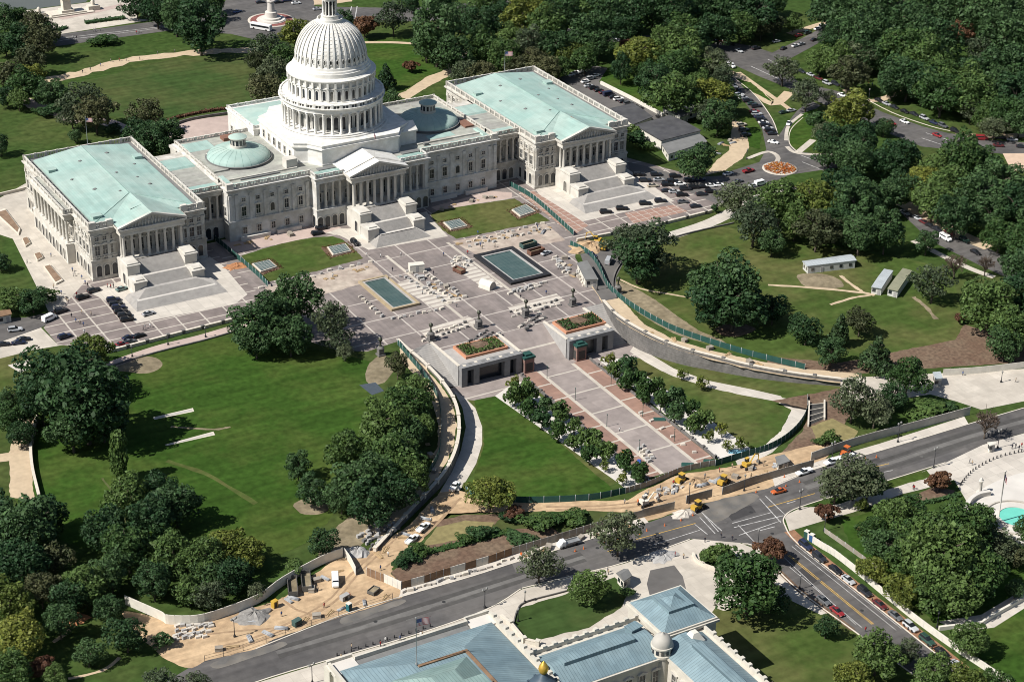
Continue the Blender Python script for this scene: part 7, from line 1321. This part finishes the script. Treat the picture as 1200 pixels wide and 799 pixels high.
def loader(px, py, rz, label, arm=True, m=None):
    m = m or M_YEL; t = thing('wheel_loader', label, 'loader', at(px, py), rz); b = MB(); b.box(-2.4, .6, -.9, .9, .8, 1.8); b.box(.6, 1.6, -.7, .7, .8, 1.4); b.prism([(-2.4, -.9), (-1.2, -.9), (-1.2, .9), (-2.4, .9)], 1.8, 2.1); b.build('chassis', m, t); b = MB(); b.box(-.9, .5, -.75, .75, 1.8, 3.1); b.build('cab', M_CARGLASS, t); b = MB(); b.box(-1.0, .6, -.85, .85, 3.1, 3.25); b.build('cab_roof', m, t)
    b = MB(); b.tube((0, -.25, 0), (0, .25, 0), .75, n=14); me = b.mesh('wheel', M_TYRE)
    for x in (-1.5, 1.2):
        for y in (-1.05, 1.05): link('wheel', me, t, (x, y, .75))
    if arm:
        b = MB(); b.tube((.9, -.5, 1.3), (2.6, -.5, .8), .16); b.tube((.9, .5, 1.3), (2.6, .5, .8), .16); b.build('lift_arm', m, t); b = MB(); b.prism([(2.5, -1.2), (3.4, -1.2), (3.4, 1.2), (2.5, 1.2)], .2, 1.0, [(2.3, -1.2), (2.6, -1.2), (2.6, 1.2), (2.3, 1.2)]); b.build('bucket', M_DUMP, t)
    return t
def excavator(px, py, rz, label, m):
    t = thing('excavator', label, 'excavator', at(px, py), rz); b = MB(); b.box(-1.3, 1.0, -1.0, 1.0, .95, 1.9); b.box(-1.4, -.6, -1.0, 1.0, 1.9, 2.2); b.build('engine_deck', m, t); b = MB(); b.box(-.1, 1.1, .1, 1.0, 1.9, 3.0); b.build('cab', M_CARGLASS, t); b = MB(); b.box(-.2, 1.2, .05, 1.05, 3.0, 3.12); b.build('cab_roof', m, t)
    for s in (-1, 1): b = MB(); b.prism([(-1.7, s*1.0-.28), (1.7, s*1.0-.28), (1.7, s*1.0+.28), (-1.7, s*1.0+.28)], .05, .9, [(-1.5, s*1.0-.28), (1.5, s*1.0-.28), (1.5, s*1.0+.28), (-1.5, s*1.0+.28)]); b.build('track', M_TYRE, t)
    b = MB(); b.tube((1.0, -.3, 1.6), (3.0, -.3, 3.9), .24, .2); b.tube((3.0, -.3, 3.9), (4.6, -.3, 3.3), .2, .18); b.build('boom', m, t); b = MB(); b.tube((4.6, -.3, 3.4), (5.0, -.3, 1.0), .18, .13); b.build('stick', m, t); b = MB(); b.prism([(4.5, -.8), (5.4, -.8), (5.4, .3), (4.5, .3)], .3, 1.1, [(4.8, -.8), (5.2, -.8), (5.2, .3), (4.8, .3)]); b.build('bucket', M_DUMP, t); return t
loader(818, 597, .2, 'yellow wheel loader on the road edge by the grey hoarding'); loader(848, 567, .4, 'yellow roller tractor on the sand behind the hoarding', False); loader(799, 565, .3, 'small yellow tractor by the walk end', False); excavator(755, 592, 0.0, 'white small excavator on the sand above the hoarding', M_PALE); excavator(875, 548, .2, 'dull yellow excavator on the sand near the panel wall', M_YEL)
excavator(700, 285, 2.2, 'yellow excavator in the earth heap by the right forecourt', M_YEL); loader(708, 292, .8, 'yellow loader in the earth heap by the right forecourt', True); excavator(618, 452, 1.9, 'orange small excavator beside the left entrance', M_ORG) if 0 else None
loader(992, 533, .3, 'orange tractor at the kerb by the panel wall', False, M_ORG)
# traffic cones
def cone_mesh():
    b = MB(); b.rbox(0, 0, 0, .5, .5, .06); b.lathe(0, 0, [(.2, .06), (.04, .95), (.02, .96)], 10); return b.mesh('traffic_cone', M_ORG)
cm_ = cone_mesh()
for px, py in ((674, 646), (684, 643), (708, 637), (724, 633), (750, 626), (758, 622), (779, 616), (798, 610), (812, 604), (886, 577), (921, 570), (937, 565), (919, 559), (1027, 536), (1014, 539)): o = link('traffic_cone', cm_, None, at(px, py)+V((0, 0, .04))); o['category'] = 'traffic cone'; reg(o, 'orange traffic cone', 'on the road lane', 'traffic cones on the road')
# barrels / sheets
for px, py, m, lab, L in ((773, 492, M_GREENF, 'green sheet lying on the right red band of the walk', 4.2), (732, 531, M_YEL, 'yellow sheet lying at the left edge of the walk', 1.8), (749, 541, mat('blue_sheet', (.03, .08, .3), .7, .1, 1), 'small blue sheet lying near the walk end', 1.3), (865, 530, mat('light_blue_sheet', (.16, .35, .45), .7, .1, 1), 'light blue sheeting at the end of the right tree row', 6), (806, 545, M_GREENF, 'dark green sheet over a stack at the walk end', 4), (831, 541, M_GREENF, 'dark green sheeted stack by the walk end fence', 3.6)):
    q = S(px, py); t = thing('sheeted_stack', lab, 'sheeted stack', q, -.6); b = MB(); b.prism([(-L/2, -1), (L/2, -1), (L/2, 1), (-L/2, 1)], 0.06, .5, [(-L/2+.2, -.8), (L/2-.3, -.8), (L/2-.2, .8), (-L/2+.2, .8)]); b.build('sheet', m, t)
# ---------------------------------------------------------------- stones on the plaza: every block one object
SM = []
for i in range(4):
    rn = random.Random(i); b = MB(); w_, d_, h_ = 1.5+.5*rn.random(), .9+.2*rn.random(), .6+.3*rn.random(); b.prism([(-w_/2, -d_/2), (w_/2, -d_/2), (w_/2, d_/2), (-w_/2, d_/2)], 0, h_, [(-w_/2+.08, -d_/2+.1), (w_/2-.1, -d_/2+.06), (w_/2-.06, d_/2-.1), (-w_/2+.1, d_/2-.05)]); SM.append(b.mesh('stone_block', [C_COPE, C_GRAN, C_CONC, mat('dark_block', (.13, .125, .12), .9, .15, .8)][i]))
SR = random.Random(8)
def stones(a, c, n, zone, rows=1, dv=(0, 0), jit=1.6, mix=(0, 1, 2, 1), rz=None, deep=False):
    for r in range(rows):
        for i in range(n):
            t = (i+.5)/n; p = (S if deep else G)(a[0]+(c[0]-a[0])*t+dv[0]*r+SR.uniform(-jit, jit), a[1]+(c[1]-a[1])*t+dv[1]*r+SR.uniform(-jit, jit)*.7); k = SR.choice(mix)
            o = link('stone_block', SM[k], None, p+V((0, 0, .045)), SR.uniform(-.4, .4) if rz is None else rz+SR.uniform(-.1, .1)); s_ = SR.uniform(.55, 1.0); o.scale = (s_, s_, SR.uniform(.8, 1.2)); o['category'] = 'stone block'; reg(o, ['cream', 'grey', 'pale grey', 'dark'][k]+' stone block', zone, 'stone blocks '+zone)
stones((468, 322), (527, 357), 14, 'right of the timber rimmed pool', 3, (9, -4), 2.2); stones((422, 346), (448, 372), 8, 'left of the timber rimmed pool', 1); stones((458, 375), (520, 362), 9, 'below the timber rimmed pool', 1)
stones((528, 308), (545, 316), 6, 'left of the black framed pool', 3, (3, -4)); stones((600, 341), (640, 332), 9, 'below the black framed pool', 2, (-5, 3)); stones((648, 302), (664, 322), 8, 'right of the black framed pool', 2, (4, -1)); stones((676, 318), (688, 338), 8, 'beside the white site office', 1)
stones((492, 396), (548, 378), 10, 'left of the ornate plaza lamps', 2, (2, 5), 1, (3, 0, 3)); stones((596, 367), (655, 352), 9, 'between the ornate plaza lamps', 2, (2, 5), 1, (3, 2, 3)); stones((548, 402), (572, 388), 7, 'on the left entrance roof edge', 3, (7, 2), 1, (3, 3, 1)); stones((608, 384), (632, 370), 7, 'beside the right planter', 2, (7, 2), 1, (3, 3, 2))
stones((752, 522), (766, 540), 5, 'on the lower end of the paved walk', 2, (-4, 3), 1, (0, 1), deep=True); stones((744, 480), (820, 535), 6, 'on the right band of the paved walk', 1, (0, 0), .8, (0, 2), deep=True)
stones((322, 352), (352, 344), 6, 'before the left plaza lawn', 2, (3, -6)); stones((545, 284), (640, 262), 14, 'along the near edge of the right plaza lawn', 2, (3, 6), 2); stones((300, 340), (440, 305), 12, 'along the near edge of the left plaza lawn', 1, (0, 0), 2)
stones((208, 735), (250, 730), 8, 'in the stone heap of the sandy yard', 4, (-2, 5), 2.5, (1, 2, 2)); stones((420, 630), (455, 602), 9, 'in the stone yard above the worksite road', 4, (4, 5), 2, (1, 3, 1)); stones((472, 695), (560, 668), 16, 'along the kerb below the planted bank', 1, (0, 0), 1.6, (1, 2, 0)); stones((560, 668), (648, 640), 10, 'along the kerb of the coned lane', 1, (0, 0), 1.6, (2, 0)); stones((766, 583), (800, 572), 7, 'on the sand by the walk end', 2, (4, -6), 2.2, (0, 1, 2))
# heaps of spoil nobody could count
def heap(label, px, py, rx, ry, h, m, seed, kind='stuff'):
    rn = random.Random(seed); b = MB(); n = 20; ph = [rn.uniform(.75, 1.2) for _ in range(n)]
    rings = []
    for k, (f, z) in enumerate(((1, 0), (.8, .35), (.5, .75), (.2, 1), (.02, 1.02))):
        rings.append([(rx*f*ph[i]*cos(2*pi*i/n)*(1+rn.uniform(-.16, .16))+rx*.1*z, ry*f*ph[i]*sin(2*pi*i/n)*(1+rn.uniform(-.16, .16)), h*z*(1+rn.uniform(-.3, .3))+.03) for i in range(n)])
    for a, c in zip(rings, rings[1:]):
        for i in range(n): b.poly([a[i], a[(i+1) % n], c[(i+1) % n], c[i]])
    o = b.build('earth_heap', m, None, at(px, py)); tag(o, label, 'earth heap', kind=kind); return o
heap('tan earth heap under the yellow machines by the right forecourt', 690, 290, 9, 6, 1.6, C_SAND, 1); heap('grey gravel heap at the left end of the sandy yard', 296, 722, 5.5, 3.6, 1.3, mat('grey_gravel', (.22, .21, .195), .95, .25, 1.0), 2); heap('sand heap by the walk end fence', 812, 566, 5, 3, 1.2, C_SAND, 3); heap('grey rubble heap at the gate of the sandy yard', 418, 648, 4, 3, 1.5, C_GRAN, 4); heap('orange earth patch in the trees at lower left', 86, 727, 4, 3, .5, mat('orange_earth', (.36, .17, .08), .95, .2, .6), 5); heap('white rubble heap on the road edge by the loader', 801, 602, 4, 2.4, 1.0, C_CONC, 6); heap('grey rubble heap under the tree beside the library drive', 776, 652, 5, 3, .7, C_GRAN, 9); heap('orange earth heap beside the left forecourt fence', 276, 312, 5, 3, .9, MATS['orange_earth'], 7)
# loose site clutter: planks, pipes, pallets, barrels
M_WOOD = mat('raw_timber', (.38, .27, .15), .9, .2, 1.5); M_PIPE = mat('grey_plastic_pipe', (.30, .31, .32), .6, .1, 1)
def clutter_meshes():
    r = {}; b = MB()
    for k in range(5): b.rbox(0, -.6+k*.28, .0+(k % 2)*.12, 3.4-.3*(k % 3), .22, .12, .06*(k-2))
    r['timber_pile'] = b.mesh('timber_pile', M_WOOD); b = MB()
    for k in range(4): b.tube((-1.6, -.45+k*.3, .15), (1.6, -.45+k*.3, .15), .14, n=7)
    for k in range(3): b.tube((-1.6, -.3+k*.3, .4), (1.6, -.3+k*.3, .4), .14, n=7)
    r['pipe_bundle'] = b.mesh('pipe_bundle', M_PIPE); b = MB()
    for k in range(6): b.box(-.6, .6, -.6+k*.21, -.46+k*.21, .12, .15)
    for k in range(3): b.box(-.6+k*.53, -.5+k*.53, -.6, .6, 0, .12)
    r['pallet'] = b.mesh('pallet', M_WOOD); b = MB(); b.lathe(0, 0, [(.3, 0), (.32, .3), (.3, .32), (.32, .6), (.3, .62), (.3, .9), (.27, .9), (.27, .86)], 12); r['barrel'] = b.mesh('barrel', M_ORG)
    b = MB(); b.box(-1.1, 1.1, -.8, .8, 0, .1); b.box(-1.0, 1.0, -.7, .7, .1, .9); b.box(-1.05, 1.05, -.75, .75, .9, 1.0); r['crate'] = b.mesh('crate', M_HOARD); return r
CM = clutter_meshes()
def clutter(zone, a, c, n, kinds, spread, deep=False):
    for i in range(n):
        t = (i+SR.random())/n; p = (S if deep else G)(a[0]+(c[0]-a[0])*t+SR.uniform(-spread, spread), a[1]+(c[1]-a[1])*t+SR.uniform(-spread, spread)*.6); k = kinds.split()[SR.randrange(len(kinds.split()))]
        o = link(k, CM[k], None, p+V((0, 0, .07)), SR.uniform(0, pi)); s_ = SR.uniform(.8, 1.2); o.scale = (s_, s_, s_); o['category'] = k.replace('_', ' '); reg(o, dict(timber_pile='pile of raw timber', pipe_bundle='grey pipe bundle', pallet='wooden pallet', barrel='orange barrel', crate='weathered crate')[k], zone, 'loose site material '+zone)
clutter('along the hoarding of the sandy yard', (285, 732), (400, 668), 12, 'timber_pile pipe_bundle crate pallet', 6); clutter('on the roadside edge of the sandy yard', (250, 762), (450, 698), 12, 'timber_pile pallet crate pipe_bundle', 4); clutter('beside the worksite road', (440, 655), (520, 590), 8, 'timber_pile pipe_bundle crate', 3)
clutter('on the sand above the road hoarding', (745, 585), (930, 540), 18, 'timber_pile pipe_bundle crate pallet pipe_bundle barrel', 7); clutter('on the plaza between the pools', (500, 330), (545, 350), 6, 'pallet crate timber_pile', 6); clutter('near the white site office', (655, 300), (680, 330), 9, 'pallet crate timber_pile pipe_bundle', 6); clutter('along the near edge of the left plaza lawn', (320, 345), (440, 312), 10, 'pallet timber_pile crate', 5)
clutter('along the near edge of the right plaza lawn', (530, 288), (650, 268), 14, 'pallet timber_pile crate pipe_bundle', 5); clutter('in the earth yard by the right forecourt', (680, 292), (715, 285), 8, 'timber_pile pipe_bundle crate barrel', 5); clutter('on the drive above the left ramp', (480, 430), (510, 560), 8, 'timber_pile crate pallet', 3); clutter('on the drive above the right wall', (760, 388), (920, 437), 8, 'timber_pile crate pallet', 2); clutter('in the tan yard beside the sheds', (838, 178), (866, 160), 8, 'crate pallet timber_pile pipe_bundle', 6); clutter('before the centre block wall', (270, 290), (350, 272), 7, 'pallet crate timber_pile', 3); clutter('before the centre block right wall', (510, 246), (590, 228), 8, 'pallet crate timber_pile', 3); clutter('on the kerb beside the coned lane', (600, 655), (740, 614), 10, 'crate pallet barrel timber_pile', 2)
# ---------------------------------------------------------------- lamps, flagpoles, bollards
def lamp_mesh(h, heads):
    t = thing('street_lamp', 'x', 'street lamp'); b = MB(); b.lathe(0, 0, [(.35, 0), (.35, .5), (.2, .7), (.12, 1.2), (.09, h)], 8); 
    if heads == 2: b.tube((-.7, 0, h), (.7, 0, h), .07)
    b.build('pole', M_IRON, t); g_ = MB(); g_.lathe(0, 0, [(.14, 0), (.3, .2), (.34, .5), (.2, .75), (.02, .8)], 8); me = g_.mesh('lantern', mat('frosted_glass', (.20, .20, .19), .4, .05, 1))
    for x in ((-.7, .7) if heads == 2 else (0,)): link('lantern', me, t, (x, 0, h))
    return t
l2 = None
for px, py, hd, h in ((275, 746, 2, 5.4), (568, 712, 2, 5.6), (1052, 518, 2, 6.4), (1094, 548, 2, 6.4), (937, 597, 2, 6.2), (1169, 525, 2, 6.0), (975, 537, 2, 5.2), (366, 800, 2, 5.4), (807, 590, 1, 6.5), (888, 640, 1, 5.2), (615, 706, 1, 3.2), (607, 728, 1, 3.6), (754, 602, 1, 5.4), (872, 575, 1, 5), (155, 418, 1, 3.6), (197, 404, 1, 3.6), (241, 395, 1, 3.2), (1173, 448, 1, 3.5), (966, 622, 1, 5), (937, 690, 1, 4), (1098, 735, 1, 4.5), (875, 187, 1, 4), (1018, 118, 1, 5), (700, 340, 1, 4)):
    key = (hd, h); o = lamp_mesh(h, hd); o.location = at(px, py); o.rotation_euler = (0, 0, .25); reg(o, 'black twin headed street lamp' if hd == 2 else 'thin black lamp post', 'beside road or path', 'street lamps')
t0 = thing('ornate_lamp', 'x', 'lamp'); b = MB(); b.rbox(0, 0, 0, 2.6, 2.6, .5); b.rbox(0, 0, .5, 1.9, 1.9, 2.2); b.lathe(0, 0, [(1.3, 2.7), (1.0, 2.9), (.8, 3.4)], 8); b.build('stone_base', C_STONEW, t0); b = MB(); b.lathe(0, 0, [(.5, 3.4), (.3, 4.0), (.22, 5.2), (.5, 5.3)], 8); b.build('bronze_stem', MATS['bronze'], t0); b = MB(); b.lathe(0, 0, [(.5, 5.3), (.75, 5.8), (.7, 6.3), (.3, 6.6), (.02, 6.9)], 10); b.build('lantern', MATS['bronze'], t0)
for i, (px, py) in enumerate(((505, 399), (561, 384), (616, 371), (671, 358), (724, 344), (446, 416))):
    o = t0 if i == 0 else dup(t0, at(px, py)); o.location = at(px, py); reg(o, 'ornate bronze lamp on stone base', 'at the front of the plaza', 'ornate plaza lamps')
wl = None
for px, py in ((641, 443), (674, 469), (711, 500), (749, 530), (716, 451), (753, 488), (790, 517)):
    if wl is None: wl = thing('walk_lamp', 'x', 'lamp', S(px, py)); b = MB(); b.lathe(0, 0, [(.16, 0), (.1, .3), (.07, 4.2), (.16, 4.3), (.16, 4.6)], 8); b.build('pole', M_GREENF, wl); o = wl
    else: o = dup(wl, S(px, py))
    reg(o, 'thin green lamp post', 'on the paved walk', 'lamp posts on the walk')
def flag_mesh(b, w_, h_, m):
    """thirteen stripes and a starred canton, waving along x"""
    f = lambda u: .18*sin(u*5.5)*u; N = 10
    for k in range(13):
        b.m = 0 if k % 2 == 0 else 1
        for i in range(N):
            u0, u1 = i/N, (i+1)/N; z0, z1 = -h_*(k+1)/13, -h_*k/13
            if u1 <= .401 and k < 7: b.m = 2
            else: b.m = 0 if k % 2 == 0 else 1
            b.poly([(u0*w_, f(u0), z0), (u1*w_, f(u1), z0), (u1*w_, f(u1), z1), (u0*w_, f(u0), z1)])
    b.m = 1
    for r in range(5):
        for c in range(6): x, z = w_*.4*(c+.5)/6, -h_*7/13*(r+.5)/5; s_ = h_*.022; b.poly([(x-s_, f(x/w_)-.03, z), (x, f(x/w_)-.03, z-s_), (x+s_, f(x/w_)-.03, z), (x, f(x/w_)-.03, z+s_)])
FM = [mat('flag_red', (.42, .04, .05), .8, .05, 1), mat('flag_white', (.72, .70, .68), .8, .05, 1), mat('flag_blue', (.04, .06, .22), .8, .05, 1)]
def flagpole(p, h, label, fw_=3.2, fh=1.9, rz=-.3, drop=.3, r=.12, limp=False):
    t = thing('flagpole', label, 'flagpole', p); b = MB(); b.lathe(0, 0, [(r*2.5, 0), (r*2.5, .3), (r*1.2, .5), (r*.7, h), (r*1.6, h+.05), (r*1.6, h+.25), (.02, h+.35)], 8); b.build('pole', M_METAL if limp is False else C_CONCW, t)
    b = MB(); flag_mesh(b, fw_, fh, None)
    if limp: b.v = [(x*.22, y+.3*sin(x*3), z*1.0-x*.55) for x, y, z in b.v]
    b.build('flag', FM, t, (0, 0, h-drop), rz); return t
flagpole(V((-89.5, 73, 20.5)), 13.5, 'flagpole with small flag at the back of the south wing roof', 2.6, 1.6)
flagpole(V((98.5, 73, 20.5)), 11.5, 'flagpole with striped flag at the back of the north wing roof', 3.4, 2.0)
flagpole(V((.2, 2.5, 25.6)), 11.0, 'thin flagpole with red flag over the central portico', 3.0, 1.8, limp=True, r=.05)
flagpole(V((-134.2, -289, 24)), 13.2, 'flagpole with striped flag on the library roof', 3.6, 2.0, -.1)
flagpole(G(1169, 613), 17.5, 'tall white flagpole with hanging flag beside the court fountain', 3.4, 2.0, limp=True, r=.2)
b = MB(); b.lathe(0, 0, [(.18, 0), (.18, .85), (.1, 1.0)], 8); me = b.mesh('bollard', M_IRON)
BP = smooth_pts([(1125, 569), (1140, 552), (1168, 537), (1200, 529)], 7)
for q in BP: o = link('bollard', me, None, at(*q)+V((0, 0, .04))); o['category'] = 'bollard'; reg(o, 'black bollard', 'in the curved row before the court plaza', 'bollards before the court plaza')
for i in range(14): o = link('bollard', me, None, at(395+i*8.4, 768-i*2.6)); o['category'] = 'bollard'; reg(o, 'black bollard', 'on the pavement before the library', 'bollards before the library')
for i in range(12): o = link('bollard', me, None, at(952+i*14, 660+i*11.2-12)); o['category'] = 'bollard'; reg(o, 'black bollard', 'along the lower right kerb', 'bollards on the lower right kerb')
t = thing('marble_pillar', 'slim white marble pillar at the edge of the court plaza', 'pillar', at(1148, 577)); b = MB(); b.rbox(0, 0, 0, 1.5, 1.5, .6); b.lathe(0, 0, [(.6, .6), (.5, 3.8), (.75, 4.0), (.75, 4.3)], 12); b.build('shaft', C_CONCW, t); b = MB(); b.lathe(0, 0, [(.4, 4.3), (.5, 4.8), (.02, 5.3)], 10); b.build('finial', C_CONCW, t)
# ---------------------------------------------------------------- people, a few pixels tall
def person_mesh(seed):
    rn = random.Random(seed); b = MB(); st = .28*rn.random()
    def limb(P, Rr, m):
        b.m = m; pb = None
        for p, r in zip(P, Rr):
            b0 = len(b.v); b.v += [(p[0]+r[0]*cos(k*pi/4), p[1]+r[1]*sin(k*pi/4), p[2]) for k in range(8)]
            if pb is not None:
                for k in range(8): b.face((pb+k, pb+(k+1) % 8, b0+(k+1) % 8, b0+k), True)
            pb = b0
        b.face(range(pb, pb+8))
    for s in (-1, 1):
        limb([(s*st*.6, s*.1, 0), (s*st*.6, s*.1, .08), (s*st*.3, s*.1, .48), (0, s*.09, .92)], [(.13, .06), (.06, .05), (.065, .065), (.09, .095)], 1)
        limb([(-s*.12, s*.27, .78), (-s*.05, s*.27, 1.1), (0, s*.22, 1.42)], [(.04, .035), (.05, .045), (.07, .06)], 0)
    limb([(0, 0, .86), (0, 0, 1.05), (0, 0, 1.3), (0, 0, 1.45), (0, 0, 1.52)], [(.13, .19), (.12, .17), (.14, .22), (.11, .2), (.06, .07)], 0)
    limb([(0, 0, 1.5), (.01, 0, 1.58), (.02, 0, 1.66), (.01, 0, 1.74), (0, 0, 1.78)], [(.05, .05), (.09, .075), (.105, .08), (.09, .075), (.03, .03)], 2)
    b.m = 3; b0 = len(b.v); limb([(-.02, 0, 1.64), (-.02, 0, 1.73), (-.01, 0, 1.80)], [(.11, .09), (.11, .09), (.04, .04)], 3)
    return b.mesh('person', [M_CLOTH, mat('dark_trousers', (.03, .03, .04), .9, .2, 1), mat('skin', (.30, .18, .12), .7, .1, 1), mat('dark_hair', (.02, .015, .012), .8, .1, 1)])
PM = [person_mesh(i) for i in range(4)]; PC = dict(white=(.6, .6, .58), dark=(.03, .03, .04), blue=(.05, .09, .22), red=(.35, .04, .04), grey=(.2, .2, .2), tan=(.35, .27, .18))
def people(zone, L, deep=False):
    for i, q in enumerate(L):
        c = list(PC)[VR.randrange(6)]; p = S(*q) if deep else G(*q); o = link('person', PM[VR.randrange(4)], None, p+V((0, 0, .05)), VR.uniform(0, 6)); o.color = (*PC[c], 1); o['category'] = 'person'; reg(o, f'person in {c} top standing', zone, 'people '+zone)
people('on the south terrace', [(32, 309), (60, 301), (85, 318), (88, 322), (100, 333), (103, 336), (63, 338), (66, 349), (70, 352), (65, 345), (80, 355), (90, 347), (78, 353), (96, 327), (86, 324), (72, 345)])
people('among the cars of the left forecourt', [(126, 337), (130, 338), (133, 337), (96, 368), (94, 380), (98, 382), (107, 370), (89, 378), (170, 385), (168, 387), (176, 384), (99, 391), (84, 372)]); people('on the left wing stair', [(194, 327)]) if 0 else None
people('on the west lawn path', [(130, 73), (148, 72), (164, 71), (185, 64), (106, 83), (97, 86), (205, 62), (118, 78), (140, 72)]); people('beside the memorial street', [(110, 38), (118, 37), (86, 45), (160, 40), (112, 37), (150, 25), (163, 39), (90, 46)])
people('on the plaza before the central stair', [(446, 302), (455, 329), (482, 318), (580, 290), (565, 292), (563, 289), (654, 316), (508, 322), (460, 318), (520, 300), (495, 345), (535, 360), (610, 350), (640, 345), (548, 298), (470, 300), (430, 300), (560, 275), (630, 268), (345, 340), (390, 325)]); people('on the pavement before the library', [(488, 741), (493, 746), (495, 745), (412, 760), (452, 752), (469, 750), (400, 772), (446, 757)]); people('on the court plaza', [(1136, 543), (1139, 545), (1070, 573), (1071, 574), (1190, 525), (1194, 527), (1186, 526), (1197, 524)]); people('by the library drive', [(712, 670), (713, 673), (791, 652), (826, 635), (845, 630), (858, 633), (801, 654), (1014, 740)]); people('on the worksite sand', [(774, 574), (789, 568), (843, 553), (732, 590), (880, 560), (410, 700), (760, 580), (800, 562), (815, 572), (826, 560), (858, 548), (895, 546), (910, 540), (372, 692), (330, 722), (380, 712), (455, 652), (505, 612), (446, 668)]); people('by the top right drive', [(862, 144), (872, 160), (870, 165), (1018, 100), (1022, 101), (1068, 205), (1190, 448), (1128, 440)]); people('on the paved walk', [(757, 543), (726, 506)], True)
name_all()
